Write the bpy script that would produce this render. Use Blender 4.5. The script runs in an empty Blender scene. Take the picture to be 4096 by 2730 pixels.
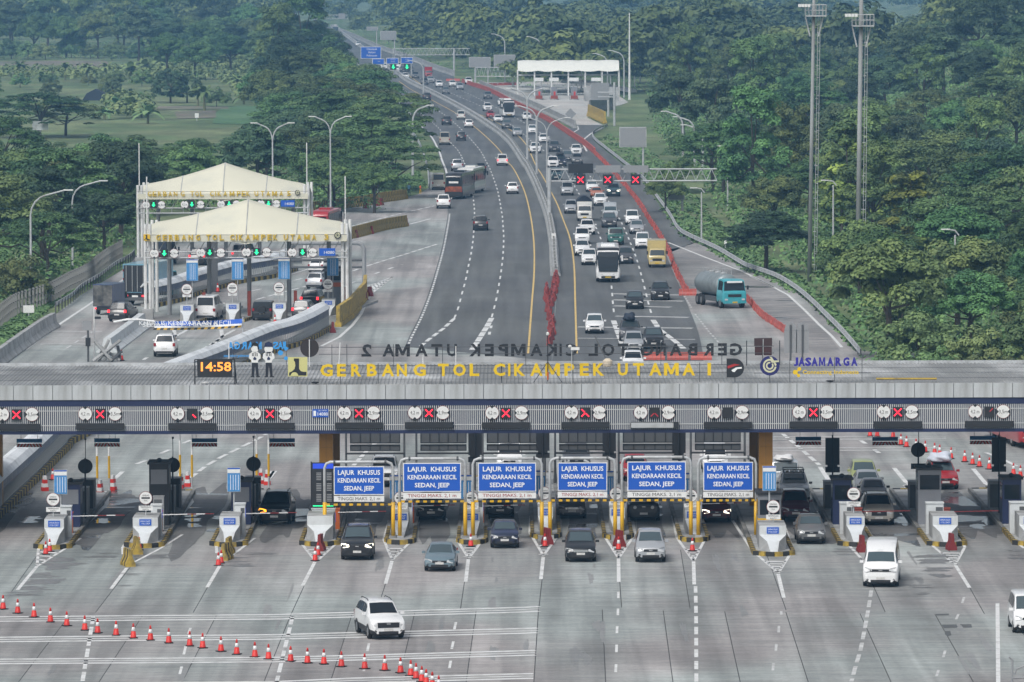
import bpy,bmesh,math,random
import numpy as np
from mathutils import Vector,Matrix
from mathutils.geometry import tessellate_polygon
random.seed(7)
rng=np.random.default_rng(11)
S=bpy.context.scene
COL=S.collection
R=math.radians
# ------------------------------------------------------------------ camera, sky, sun, exposure
CAM_H=33.7
FPX,CX,CY=24371.0,2048.0,1365.0
PITCH=math.atan(894/14000)
ROLL=0.0029
fwd=Vector((0,math.cos(PITCH),-math.sin(PITCH)))
up0=Vector((0,math.sin(PITCH),math.cos(PITCH)))
rt0=Vector((1,0,0))
CR=rt0*math.cos(ROLL)-up0*math.sin(ROLL)
CU=up0*math.cos(ROLL)+rt0*math.sin(ROLL)
cam=bpy.data.objects.new('camera',bpy.data.cameras.new('camera'))
COL.objects.link(cam)
cam.matrix_world=Matrix(((CR.x,CU.x,-fwd.x,0),(CR.y,CU.y,-fwd.y,0),(CR.z,CU.z,-fwd.z,CAM_H),(0,0,0,1)))
cam.data.sensor_width=36
cam.data.lens=36*FPX/4096
cam.data.clip_start=1
cam.data.clip_end=20000
S.camera=cam
W=bpy.data.worlds.new('World');S.world=W;W.use_nodes=True
wn=W.node_tree.nodes;wl=W.node_tree.links
sky=wn.new('ShaderNodeTexSky');sky.sky_type='NISHITA';sky.sun_disc=False
SUN_EL,SUN_AZ=50,208
sky.sun_elevation=R(SUN_EL);sky.sun_rotation=R(SUN_AZ)
sky.air_density=1.0;sky.dust_density=4.0;sky.ozone_density=1.0
hsv=wn.new('ShaderNodeHueSaturation');hsv.inputs['Saturation'].default_value=0.36
wl.new(sky.outputs[0],hsv.inputs['Color'])
bg=wn['Background'];wl.new(hsv.outputs[0],bg.inputs[0]);bg.inputs[1].default_value=0.12
sun=bpy.data.objects.new('sun',bpy.data.lights.new('sun','SUN'));COL.objects.link(sun)
sun.data.energy=1.5;sun.data.angle=R(24);sun.data.color=(1.0,0.97,0.93)
az=R(SUN_AZ)
sdir=Vector((math.sin(az)*math.cos(R(SUN_EL)),math.cos(az)*math.cos(R(SUN_EL)),math.sin(R(SUN_EL))))
sun.rotation_euler=sdir.to_track_quat('Z','Y').to_euler()
S.view_settings.view_transform='Standard';S.view_settings.look='None'
S.view_settings.exposure=0.2;S.view_settings.gamma=1
S.cycles.max_bounces=4;S.cycles.diffuse_bounces=2;S.cycles.glossy_bounces=2
S.cycles.transmission_bounces=2;S.cycles.volume_bounces=0;S.cycles.transparent_max_bounces=6
S.cycles.caustics_reflective=False;S.cycles.caustics_refractive=False
# ------------------------------------------------------------------ pixel to ground
ZO={'z1':(0,0,.4719),'z2':(1000,0,.4719),'z3':(2000,0,.4719),'z4':(3000,0,.472),'z5':(0,600,.5102),'z6':(1000,600,.5102),'z7':(2000,600,.5102),'z8':(3000,600,.51024),'w1':(0,1350,.47826),'w2':(1000,1350,.47826),'w3':(2000,1350,.47826),'w4':(3000,1350,.47839),'w5':(0,2000,.4675),'w6':(1000,2000,.4675),'w7':(2000,2000,.4675),'w8':(3000,2000,.46579),'ov':(0,0,1.7408),'fp':(0,0,1.0),'a1':(150,1780,.2975),'a2':(2950,1760,.2975),'a3':(3500,1760,.2551),'a4':(1200,1740,.2975),'a5':(550,700,.38265),'a6':(350,1080,.425)}
def px(k,x,y):
 o=ZO[k]
 return o[0]+x*o[2],o[1]+y*o[2]
def ray(k,x,y):
 a,b=px(k,x,y)
 return fwd*FPX+CR*(a-CX)+CU*(CY-b)
def G(k,x,y,z=0.0):
 d=ray(k,x,y);t=(z-CAM_H)/d.z
 return Vector((d.x*t,d.y*t,z))
def AT(k,x,y,D):
 d=ray(k,x,y);t=D/d.y
 return Vector((d.x*t,D,CAM_H+d.z*t))
def GL(k,pts,z=0.0):
 return [G(k,a,b,z) for a,b in pts]
 # ------------------------------------------------------------------ mesh helpers
class MB:
 def __init__(s):s.v=[];s.f=[];s.m=[]
 def add(s,vs,fs,mi=0):
  o=len(s.v);s.v+=[tuple(v) for v in vs]
  for f in fs:s.f.append([i+o for i in f]);s.m.append(mi)
  return s
 def box(s,x0,x1,y0,y1,z0,z1,mi=0,M=None):
  vs=[Vector(p) for p in ((x0,y0,z0),(x1,y0,z0),(x1,y1,z0),(x0,y1,z0),(x0,y0,z1),(x1,y0,z1),(x1,y1,z1),(x0,y1,z1))]
  if M:vs=[M@v for v in vs]
  return s.add(vs,[(0,3,2,1),(4,5,6,7),(0,1,5,4),(1,2,6,5),(2,3,7,6),(3,0,4,7)],mi)
 def cbox(s,c,d,mi=0,M=None):
  return s.box(c[0]-d[0]/2,c[0]+d[0]/2,c[1]-d[1]/2,c[1]+d[1]/2,c[2]-d[2]/2,c[2]+d[2]/2,mi,M)
 def tube(s,pts,r,n=6,mi=0,cap=True):
  pts=[Vector(p) for p in pts];rs=r if isinstance(r,(list,tuple)) else [r]*len(pts)
  base=len(s.v);u=None
  for i,p in enumerate(pts):
   t=(pts[min(i+1,len(pts)-1)]-pts[max(i-1,0)])
   if t.length<1e-6:t=Vector((0,0,1))
   t.normalize()
   if u is None:u=t.orthogonal().normalized()
   else :
    u=u-t*u.dot(t)
    u=u.normalized() if u.length>1e-6 else t.orthogonal().normalized()
   w=t.cross(u)
   for k in range(n):
    a=2*math.pi*(k+.5)/n
    s.v.append(tuple(p+(u*math.cos(a)+w*math.sin(a))*rs[i]))
  for i in range(len(pts)-1):
   for k in range(n):
    k2=(k+1)%n
    s.f.append([base+i*n+k,base+i*n+k2,base+(i+1)*n+k2,base+(i+1)*n+k]);s.m.append(mi)
  if cap:
   s.f.append([base+k for k in range(n)][::-1]);s.m.append(mi)
   s.f.append([base+(len(pts)-1)*n+k for k in range(n)]);s.m.append(mi)
  return s
 def prism(s,poly,z0,z1,mi=0,M=None,top_mi=None):
  """poly: list of (x, y); extruded from z0 to z1"""
  n=len(poly)
  vs=[Vector((p[0],p[1],z0)) for p in poly]+[Vector((p[0],p[1],z1)) for p in poly]
  if M:vs=[M@v for v in vs]
  o=len(s.v);s.v+=[tuple(v) for v in vs]
  tris=tessellate_polygon([[Vector((p[0],p[1],0)) for p in poly]])
  for t in tris:
   a,b,c=t
   A,B,C=poly[a],poly[b],poly[c]
   if (B[0]-A[0])*(C[1]-A[1])-(B[1]-A[1])*(C[0]-A[0])<0:a,b,c=a,c,b
   s.f.append([o+n+a,o+n+b,o+n+c]);s.m.append(mi if top_mi is None else top_mi)
   s.f.append([o+a,o+c,o+b]);s.m.append(mi)
  for i in range(n):
   j=(i+1)%n
   s.f.append([o+i,o+j,o+n+j,o+n+i]);s.m.append(mi)
  return s
 def lathe(s,prof,n=12,mi=0,c=(0,0,0),M=None):
  o=len(s.v)
  for(r,z) in prof:
   for k in range(n):
    a=2*math.pi*k/n
    v=Vector((c[0]+r*math.cos(a),c[1]+r*math.sin(a),c[2]+z))
    if M:v=M@v
    s.v.append(tuple(v))
  for i in range(len(prof)-1):
   for k in range(n):
    k2=(k+1)%n
    s.f.append([o+i*n+k,o+i*n+k2,o+(i+1)*n+k2,o+(i+1)*n+k]);s.m.append(mi)
  s.f.append([o+k for k in range(n)][::-1]);s.m.append(mi)
  s.f.append([o+(len(prof)-1)*n+k for k in range(n)]);s.m.append(mi)
  return s
 def mesh(s,name,mats,smooth=False):
  me=bpy.data.meshes.new(name);me.from_pydata(s.v,[],s.f)
  for m in (mats if isinstance(mats,(list,tuple)) else [mats]):me.materials.append(m)
  if len(set(s.m))>1:me.polygons.foreach_set('material_index',s.m)
  if smooth:me.polygons.foreach_set('use_smooth',[True]*len(s.f))
  me.update()
  return me
 def build(s,name,mats,parent=None,smooth=False,loc=None,rz=0):
  return link(name,s.mesh(name,mats,smooth),parent,loc,rz)
def link(name,me,parent=None,loc=None,rz=0,rot=None,scale=None):
 o=bpy.data.objects.new(name,me);COL.objects.link(o)
 if parent:o.parent=parent
 if loc is not None:o.location=loc
 if rz:o.rotation_euler=(0,0,rz)
 if rot:o.rotation_euler=rot
 if scale is not None:o.scale=(scale,)*3 if isinstance(scale,(int,float)) else scale
 return o
def tag(o,label,cat=None,group=None,kind=None):
 if label:o['label']=label
 if cat:o['category']=cat
 if group:o['group']=group
 if kind:o['kind']=kind
 return o
def struct(o):o['kind']='structure';return o
def stuff(o):o['kind']='stuff';return o
def empty(name,loc=(0,0,0),rz=0,label=None,cat=None,group=None):
 o=bpy.data.objects.new(name,None);COL.objects.link(o);o.location=loc;o.rotation_euler=(0,0,rz)
 o.empty_display_size=.3
 return tag(o,label,cat,group)
def copy_tree(o,parent=None):
 c=o.copy();COL.objects.link(c);c.parent=parent
 for ch in o.children:copy_tree(ch,c)
 return c
def setmat(o,m,slot=0):
 o.material_slots[slot].link='OBJECT';o.material_slots[slot].material=m
def ordinal(n):
 return ['first','second','third','fourth','fifth','sixth','seventh','eighth','ninth','tenth','eleventh','twelfth','thirteenth','fourteenth','fifteenth','sixteenth','seventeenth','eighteenth','nineteenth','twentieth'][n] if n<20 else ('twenty' if n<29 else 'thirty')+('-'+['','first','second','third','fourth','fifth','sixth','seventh','eighth','ninth'][(n+1)%10] if (n+1)%10 else '')
 # ------------------------------------------------------------------ materials
def mat(name,col,rough=.6,metal=0.0,var=0.0,vscale=3.0,dirt=None,damt=.35,dscale=1.2,rnd=0.0,emit=0,spec=.5,coat=0,stretch=None):
 """principled material; var: fine noise in value, dirt: second colour in broad stains, rnd: change from object to object"""
 m=bpy.data.materials.new(name);m.use_nodes=True
 nt=m.node_tree;b=nt.nodes['Principled BSDF'];L=nt.links
 b.inputs['Roughness'].default_value=rough;b.inputs['Metallic'].default_value=metal
 b.inputs['Specular IOR Level'].default_value=spec
 if coat:b.inputs['Coat Weight'].default_value=coat;b.inputs['Coat Roughness'].default_value=.08
 c=(*col,1);b.inputs['Base Color'].default_value=c
 m.diffuse_color=c
 src=None
 if var or dirt or rnd:
  tc=nt.nodes.new('ShaderNodeTexCoord');vec=tc.outputs['Object']
  if stretch:
   mp=nt.nodes.new('ShaderNodeMapping');mp.inputs['Scale'].default_value=stretch
   L.new(vec,mp.inputs[0]);vec=mp.outputs[0]
 def noise(sc,det):
  n=nt.nodes.new('ShaderNodeTexNoise');n.inputs['Scale'].default_value=sc;n.inputs['Detail'].default_value=det
  L.new(vec,n.inputs['Vector']);return n.outputs['Fac']
 def mix(f,a,bb,t='MIX'):
  x=nt.nodes.new('ShaderNodeMix');x.data_type='RGBA';x.blend_type=t
  for s_,v in ((x.inputs['Factor'],f),(x.inputs[6],a),(x.inputs[7],bb)):
   if isinstance(v,(int,float)):s_.default_value=v
   elif isinstance(v,tuple):s_.default_value=v
   else :L.new(v,s_)
  return x.outputs[2]
 def ramp(f,lo,hi):
  r=nt.nodes.new('ShaderNodeMapRange');r.inputs[1].default_value=lo;r.inputs[2].default_value=hi
  L.new(f,r.inputs[0]);return r.outputs[0]
 cur=c
 if dirt:cur=mix(ramp(noise(dscale,5),.62-damt*.5,.62+.12),cur,(*dirt,1))
 if var:
  f=noise(vscale,4)
  cur=mix(1.0,cur,mix(f,(1-var,1-var,1-var,1),(1+var,1+var,1+var,1)),'MULTIPLY')
 if rnd:
  oi=nt.nodes.new('ShaderNodeObjectInfo')
  cur=mix(1.0,cur,mix(oi.outputs['Random'],(1-rnd,1-rnd,1-rnd,1),(1+rnd,1+rnd,1+rnd,1)),'MULTIPLY')
 if not isinstance(cur,tuple):L.new(cur,b.inputs['Base Color'])
 if emit:
  b.inputs['Emission Color'].default_value=c;b.inputs['Emission Strength'].default_value=emit
 return m
def ground_mat(name,col,tint_a,tint_b,wet=0.0,streak=.12,rough=.75,patch=.18,rnd=.0,fine=.1,lane=0.0):
 m=bpy.data.materials.new(name);m.use_nodes=True
 nt=m.node_tree;b=nt.nodes['Principled BSDF'];L=nt.links;N=nt.nodes.new
 geo=N('ShaderNodeNewGeometry');P=geo.outputs['Position']
 def noise(scale,det,st=(1,1,1),dist=0):
  mp=N('ShaderNodeMapping');mp.inputs['Scale'].default_value=st;L.new(P,mp.inputs[0])
  n=N('ShaderNodeTexNoise');n.inputs['Scale'].default_value=scale;n.inputs['Detail'].default_value=det;n.inputs['Distortion'].default_value=dist
  L.new(mp.outputs[0],n.inputs['Vector']);return n.outputs['Fac']
 def rmp(f,a,bb,lo=0,hi=1):
  r=N('ShaderNodeMapRange');L.new(f,r.inputs[0])
  for i,v in ((1,a),(2,bb),(3,lo),(4,hi)):r.inputs[i].default_value=v
  return r.outputs[0]
 def mix(f,a,bb,t='MIX'):
  x=N('ShaderNodeMix');x.data_type='RGBA';x.blend_type=t
  for s_,v in ((x.inputs['Factor'],f),(x.inputs[6],a),(x.inputs[7],bb)):
   if isinstance(v,(int,float)):s_.default_value=v
   elif isinstance(v,tuple):s_.default_value=v
   else :L.new(v,s_)
  return x.outputs[2]
 def grey(f,a):return mix(f,(1-a,)*3+(1,),(1+a,)*3+(1,))
 cur=(*col,1)
 cur=mix(rmp(noise(.06,3,(1,.5,1)),.42,.58),(*tint_a,1),(*tint_b,1))
 cur=mix(1.0,cur,grey(rmp(noise(.12,4,(1,.35,1),.6),.3,.7),patch),'MULTIPLY')
 cur=mix(1.0,cur,grey(rmp(noise(1.0,4,(.28,1.5,1),.8),.3,.7),streak),'MULTIPLY')
 cur=mix(1.0,cur,grey(rmp(noise(3.5,4),.3,.7),fine),'MULTIPLY')
 if lane:cur=mix(1.0,cur,grey(rmp(noise(.75,3,(1,.025,1),.3),.36,.64),lane),'MULTIPLY')
 if rnd:
  oi=N('ShaderNodeObjectInfo')
  cur=mix(1.0,cur,mix(oi.outputs['Random'],(1-rnd,1-rnd*.9,1-rnd*.88,1),(1+rnd,1+rnd*.92,1+rnd*.92,1)),'MULTIPLY')
 if wet:
  w=rmp(noise(.16,5,(.55,.8,1),1.2),.66-wet*.1,.70-wet*.1)
  cur=mix(w,cur,mix(1.0,cur,(.5,.51,.53,1),'MULTIPLY'))
  L.new(rmp(w,0,1,rough,.13),b.inputs['Roughness'])
 else :b.inputs['Roughness'].default_value=rough
 L.new(cur,b.inputs['Base Color'])
 bp=N('ShaderNodeBump');bp.inputs['Strength'].default_value=.25;bp.inputs['Distance'].default_value=.02
 L.new(noise(6,3),bp.inputs['Height']);L.new(bp.outputs[0],b.inputs['Normal'])
 return m
M={}
M['concrete']=ground_mat('concrete_paving',(.34,.35,.345),(.280,.267,.261),(.272,.296,.286),wet=.0,streak=.17,rnd=.10,patch=.30,lane=.2)
M['concrete_wet_shade']=ground_mat('wet_shaded_concrete',(.13,.13,.13),(.125,.125,.125),(.155,.158,.158),wet=.9,streak=.15,lane=.2)  # wet concrete, darkened further to carry the shade under the canopy
M['damp']=ground_mat('damp_concrete',(.17,.17,.17),(.165,.165,.165),(.185,.187,.186),streak=.15,rough=.45)
M['puddle']=mat('standing_water',(.05,.055,.06),.04,spec=.8)
M['concrete_pale']=ground_mat('pale_concrete',(.45,.45,.43),(.46,.44,.41),(.43,.44,.42),streak=.1)
M['concrete_dark']=ground_mat('stained_concrete',(.2,.2,.2),(.25,.24,.235),(.20,.2,.195),streak=.4,patch=.3,wet=.3)
M['asphalt']=ground_mat('asphalt',(.07,.075,.08),(.118,.125,.124),(.100,.106,.110),streak=.08,patch=.16,rough=.8,fine=.16,lane=.16)
M['grass']=ground_mat('grass',(.09,.14,.05),(.095,.15,.055),(.155,.19,.085),streak=.1,patch=.35,rough=.9,fine=.4)
M['soil']=ground_mat('field_soil',(.2,.17,.13),(.2,.17,.14),(.15,.16,.1),streak=.3,patch=.3,rough=.9)
M['paint']=mat('white_road_paint',(.72,.73,.72),.6,dirt=(.45,.45,.44),damt=.3,dscale=1.5,var=.08)
M['paint_worn']=mat('worn_road_paint',(.62,.63,.62),.65,dirt=(.36,.36,.355),damt=.5,dscale=1.1,var=.1)
M['paint_yellow']=mat('yellow_road_paint',(.72,.5,.16),.6,var=.1,dirt=(.5,.38,.16),dscale=1)
M['joint']=mat('joint_sealant',(.05,.05,.05),.8)
M['silver']=mat('silver_cladding',(.52,.545,.56),.45,.1,rnd=.05,var=.05,vscale=.8,dirt=(.36,.37,.37),damt=.4,dscale=2.2,stretch=(1,1,.15))
M['tank']=mat('dull_tank_metal',(.27,.31,.32),.4,.3,var=.12,vscale=1.0,dirt=(.16,.18,.18),damt=.3,dscale=.8)
M['track']=ground_mat('oily_concrete',(.2,.2,.2),(.225,.226,.222),(.245,.25,.246),streak=.15,rough=.55)
M['roofmetal']=mat('weathered_roof_sheet',(.235,.24,.237),.6,.1,var=.25,vscale=.5,dirt=(.55,.56,.56),damt=.3,dscale=.25,stretch=(1,.35,1))
M['navy']=mat('navy_cladding',(.016,.025,.08),.45)
M['slat']=mat('white_slat',(.56,.58,.59),.5,var=.05)
M['black']=mat('black_metal',(.02,.021,.024),.55,var=.15)
M['darkgrey']=mat('dark_grey_metal',(.09,.095,.1),.6,var=.1)
M['grey']=mat('grey_painted_metal',(.28,.29,.3),.5,var=.08)
M['galv']=mat('galvanised_steel',(.48,.5,.51),.5,.15,var=.1,dirt=(.3,.3,.29),damt=.2)
M['white']=mat('white_paint',(.78,.79,.78),.45,var=.03,dirt=(.6,.6,.58),damt=.15)
M['offwhite']=mat('off_white_concrete',(.60,.63,.64),.6,var=.06,dirt=(.42,.43,.42),damt=.3,dscale=.9)
M['conc']=mat('cast_concrete',(.40,.41,.41),.75,var=.12,dirt=(.2,.2,.19),damt=.45,dscale=.7)
M['conc_dirty']=mat('dirty_cast_concrete',(.3,.3,.29),.8,var=.15,dirt=(.1,.1,.09),damt=.7,dscale=.8)
M['yellow']=mat('yellow_paint',(.72,.42,.01),.5,var=.06,dirt=(.45,.3,.06),damt=.2)
M['yellow_dirty']=mat('grimy_yellow_paint',(.55,.38,.05),.65,var=.15,dirt=(.12,.1,.05),damt=.55,dscale=2)
M['kerb_black']=mat('kerb_black_paint',(.03,.03,.028),.7,var=.2)
M['letter_gold']=mat('gold_letter_face',(.62,.43,.03),.5)
M['letter_yellow']=mat('yellow_letter_face',(.80,.55,.01),.45)
M['orange_col']=mat('orange_column_tile',(.46,.22,.03),.45,var=.06,rnd=.05)
M['orange']=mat('orange_paint',(.55,.12,.02),.5,var=.1)
M['brown_red']=mat('rust_red_paint',(.25,.045,.025),.55,var=.1)
M['sign_blue']=mat('blue_sign_face',(.012,.10,.50),.4)
M['pale_blue']=mat('faded_blue_print',(.06,.25,.55),.5,var=.3,vscale=4)
M['red']=mat('red_plastic',(.62,.03,.02),.5,rnd=.12)
M['water_red']=mat('faded_red_plastic',(.47,.085,.06),.55,rnd=.12,var=.1,dirt=(.4,.1,.08),damt=.4)
M['maroon_plastic']=mat('maroon_plastic',(.2,.02,.02),.55)
M['rubber']=mat('black_rubber',(.018,.018,.018),.8)
M['cone_white']=mat('cone_white_sleeve',(.75,.75,.75),.5)
M['glass']=mat('tinted_car_glass',(.012,.016,.02),.1,spec=.45)
M['glass_light']=mat('clear_car_glass',(.06,.085,.095),.07,spec=.7)
M['glass_mid']=mat('grey_car_glass',(.03,.042,.048),.08,spec=.65)
M['lamp']=mat('headlamp_lens',(.55,.57,.58),.15,spec=.8)
M['lamp_on']=mat('lit_headlamp',(1,.93,.75),.3,emit=2.5)
M['tail']=mat('tail_lamp',(.28,.01,.01),.25)
M['tail_on']=mat('lit_brake_lamp',(1,.03,.04),.3,emit=2.2)
M['amber_on']=mat('lit_amber_lamp',(1,.35,.02),.3,emit=3)
M['chrome']=mat('chrome',(.6,.62,.63),.2,.9)
M['rim']=mat('alloy_rim',(.3,.31,.32),.35,.7)
M['plate']=mat('licence_plate',(.6,.6,.58),.5,var=.3,vscale=14)
M['plate_y']=mat('yellow_licence_plate',(.6,.42,.03),.5,var=.25,vscale=14)
M['trim']=mat('black_trim',(.02,.02,.022),.5)
M['canvas']=mat('navy_tarpaulin',(.02,.03,.05),.7,var=.2)
M['membrane']=mat('cream_membrane',(.66,.645,.52),.55,var=.03,vscale=.6,dirt=(.52,.53,.46),damt=.25,dscale=.25)
M['membrane_far']=mat('pale_membrane',(.7,.71,.66),.6,var=.03)
M['walk_roof']=mat('walkway_roof_sheet',(.76,.79,.81),.5,var=.08,dirt=(.42,.44,.45),damt=.3,dscale=.5)
M['walk_blue']=mat('walkway_blue_panel',(.06,.085,.16),.5,var=.2,dirt=(.15,.17,.2))
M['led_red']=mat('red_led',(1,.02,.05),.4,emit=1.6)
M['led_dim']=mat('dim_red_led',(.3,.01,.02),.4,emit=.35)
M['led_green']=mat('green_led',(.02,.9,.3),.4,emit=1.4)
M['led_amber']=mat('amber_led',(1,.33,.05),.4,emit=.95)
M['led_screen']=mat('blue_lit_screen',(.02,.06,.5),.4,emit=.6)
M['lamp_head']=mat('lamp_diffuser',(.7,.72,.7),.4)
M['skin']=mat('skin',(.25,.13,.08),.6)
M['hair']=mat('hair',(.01,.01,.01),.7)
M['vest']=mat('orange_vest',(.8,.13,.03),.6)
M['shirt_blue']=mat('light_blue_shirt',(.2,.45,.65),.7)
M['trousers']=mat('dark_trousers',(.02,.022,.03),.8)
M['bark']=mat('bark',(.09,.075,.06),.9,var=.3,vscale=4)
M['pu_yellow']=mat('logo_pale_yellow',(.62,.6,.25),.5)
M['pu_gold']=mat('logo_gold',(.75,.48,.02),.5)
M['logo_navy']=mat('logo_navy',(.02,.02,.13),.5)
M['logo_cream']=mat('logo_cream',(.62,.62,.42),.5)
M['logo_blue']=mat('logo_royal_blue',(.03,.02,.30),.5)
M['logo_sky']=mat('logo_sky_blue',(.05,.33,.75),.5)
M['red_text']=mat('red_print',(.35,.03,.02),.6)
M['txt_dark']=mat('dark_print',(.06,.05,.05),.6)
M['txt_white']=mat('white_print',(.85,.87,.87),.5)
M['stripe_red']=mat('dark_red_stripe',(.42,.03,.03),.5)
M['sign_ring']=mat('red_sign_ring',(.16,.02,.02),.5)
M['cabin']=mat('cabin_grey_panel',(.22,.23,.25),.5,var=.06)
M['pole_white']=mat('white_pole_paint',(.72,.73,.72),.5,dirt=(.5,.5,.48),damt=.2)
# ------------------------------------------------------------------ ground, roads and paving
def poly_sheet(name,pts,z,m,kind='structure',parent=None):
 b=MB();pts=[(p[0],p[1]) for p in pts]
 tris=tessellate_polygon([[Vector((p[0],p[1],0)) for p in pts]])
 fs=[]
 for a,bb,c in tris:
  A,B,C=pts[a],pts[bb],pts[c]
  fs.append((a,bb,c) if (B[0]-A[0])*(C[1]-A[1])-(B[1]-A[1])*(C[0]-A[0])>0 else (a,c,bb))
 b.add([(p[0],p[1],z) for p in pts],fs)
 o=b.build(name,m,parent)
 if kind:o['kind']=kind
 return o
def smooth(pts,n=6):
 """Catmull-Rom through 3D points"""
 P=[Vector(p) for p in pts];out=[]
 for i in range(len(P)-1):
  p0,p1,p2,p3=P[max(i-1,0)],P[i],P[i+1],P[min(i+2,len(P)-1)]
  for k in range(n):
   t=k/n
   out.append(.5*((2*p1)+(-p0+p2)*t+(2*p0-5*p1+4*p2-p3)*t*t+(-p0+3*p1-3*p2+p3)*t**3))
 out.append(P[-1]);return out
def resample(pts,step,start=0.0):
 out=[];d=-start
 pts=[Vector(p) for p in pts]
 for a,b in zip(pts,pts[1:]):
  l=(b-a).length
  if l<1e-6:continue
  while d<=l:
   if d>=0:out.append((a+(b-a)*(d/l),(b-a).normalized()))
   d+=step
  d-=l
 return out
def sub_path(pts,s0,s1):
 out=[];d=0
 for a,b in zip(pts,pts[1:]):
  l=(b-a).length
  if l<1e-6:continue
  if d+l>=s0 and d<=s1:
   t0=max(0,(s0-d)/l);t1=min(1,(s1-d)/l)
   if not out:out.append(a+(b-a)*t0)
   out.append(a+(b-a)*t1)
  d+=l
 return out
def plen(pts):return sum((b-a).length for a,b in zip(pts,pts[1:]))
def ribbon(b,pts,w,z):
 n=len(pts);L_=[];R_=[]
 for i,p in enumerate(pts):
  t=pts[min(i+1,n-1)]-pts[max(i-1,0)];t=Vector((t.x,t.y,0))
  t=t.normalized() if t.length>1e-6 else Vector((0,1,0))
  s_=Vector((-t.y,t.x,0))*(w/2)
  L_.append((p.x+s_.x,p.y+s_.y,z));R_.append((p.x-s_.x,p.y-s_.y,z))
 fs=[(n+i,n+i+1,i+1,i) for i in range(n-1)]
 b.add(L_+R_,fs)
def line(name,pts,w,m='paint',z=.02,dash=None,gap=None):
 b=MB();pts=[Vector((p[0],p[1],0)) for p in pts]
 if dash:
  s=0;T=plen(pts)
  while s<T:
   q=sub_path(pts,s,min(s+dash,T))
   if len(q)>1:ribbon(b,q,w,z)
   s+=dash+gap
 else :ribbon(b,pts,w,z)
 return struct(b.build(name,M[m]))
 # terrain sheet: flat by the roads, rising on the right and far behind
def terr(x,y):
 z=0.0
 xr=22+(y-620)*.075
 if y>560:
  d=max(0,min(1,(x-xr)/35))
  z+=d*d*(3-2*d)*max(0,min(y,1500)-850)*.026
 return z-.06
b=MB()
xs=[-1600,-900,-500,-320]+list(range(-240,245,12))+[320,500,900,1600]
ys=[-250,100,300]+list(range(420,1500,40))+list(range(1500,3200,100))+[3600,4400,5600]
for y in ys:
 for x in xs:b.v.append((x,y,terr(x,y)))
nx=len(xs)
for j in range(len(ys)-1):
 for i in range(nx-1):b.f.append([j*nx+i,j*nx+i+1,(j+1)*nx+i+1,(j+1)*nx+i]);b.m.append(0)
struct(b.build('ground',M['grass'],smooth=True))
# plaza of the toll station
plaza=GL('ov',[(-260,2400),(2600,2400),(2900,1000),(2200,812),(1962,806),(1932,770),(1900,737),(1866,703),(1828,671),(1783,645),(1706,615),(1648,580),(1590,554),(1545,545),(1518,548),(1300,560),(1150,500),(1029,462),(1012,400),(984,395),(985,433),(962,446),(932,455),(715,494),(480,502),(330,560),(296,612),(188,677),(126,724),(0,815),(-420,1100)])
struct(poly_sheet('toll_plaza',plaza,0.0,M['concrete']))
# asphalt carriageways
Ledge=[('z6',1215,1545),('z6',1240,1480),('z6',1330,1300),('z6',1400,1120),('z6',1450,960),('z6',1500,780),('z6',1530,630),('z6',1550,500),('z6',1545,400),('z6',1528,190),('z6',1490,80),('z2',1590,1290),('z2',1530,1170),('z2',1475,1115),('z2',1400,1030),('z2',1330,950),('z2',1240,860),('z2',1130,760),('z2',1000,640),('z2',880,520),('z2',760,420),('z2',640,320),('z2',520,230)]
Medn=[('ov',1262,830),('ov',1268,740),('z7',435,990),('z7',425,850),('z7',420,750),('z7',390,570),('z7',350,440),('z7',280,270),('z7',220,150),('z2',2331,1400),('z2',2200,1210),('z2',2050,1090),('z2',1850,960),('z2',1650,850),('z2',1500,775),('z2',1350,702),('z2',1250,630),('z2',1150,560),('z2',1050,480),('z2',930,395),('z2',800,300),('z2',690,225)]
YelL=[('z7',220,1600),('z7',225,1540),('z7',250,1200),('z7',268,950),('z7',265,720),('z7',240,520),('z7',200,350),('z7',150,230),('z7',100,140),('z2',2180,1370),('z2',2110,1270),('z2',2000,1160),('z2',1900,1075),('z2',1750,965),('z2',1540,850),('z2',1380,770),('z2',1260,690)]
YelR=[('z7',604,1600),('z7',600,1540),('z7',590,1200),('z7',580,900),('z7',550,700),('z7',500,560),('z7',450,430),('z7',400,330),('z7',330,200),('z7',280,120),('z2',2331,1215),('z2',2200,1100),('z2',2010,1000),('z2',1890,950),('z2',1745,868),('z2',1600,790),('z2',1450,715),('z2',1330,630)]
RedB=[('z7',1470,1130),('z7',1440,1080),('z7',1380,960),('z7',1320,800),('z7',1260,690),('z7',1180,570),('z7',1100,440),('z7',1000,310),('z7',900,195),('z3',850,1350),('z3',720,1235),('z3',600,1155),('z3',450,1055),('z3',300,975),('z3',150,902),('z2',2200,870),('z2',2100,815),('z2',2000,768),('z2',1880,730),('z2',1800,700)]
GuardR=[('z8',860,1630),('z8',800,1555),('z8',700,1440),('z8',600,1340),('z8',480,1220),('z8',350,1112),('z8',200,1022),('z8',0,950),('z7',1900,925),('z7',1700,805),('z7',1500,712),('z7',1400,652),('z7',1340,552),('z7',1300,490),('z7',1220,380),('z7',1150,280),('z7',1080,210),('z3',1060,1410),('z3',900,1282),('z3',800,1200),('z3',785,1150),('z3',830,1115),('z3',905,1085)]
def GP(lst):return smooth([G(*t) for t in lst],5)
gLedge,gMed,gYL,gYR,gRed,gGuard=map(GP,(Ledge,Medn,YelL,YelR,RedB,GuardR))
def off(pts,d):
 out=[]
 for i,p in enumerate(pts):
  t=pts[min(i+1,len(pts)-1)]-pts[max(i-1,0)];t=Vector((t.x,t.y,0)).normalized()
  out.append(p+Vector((t.y,-t.x,0))*d)
 return out
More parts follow.
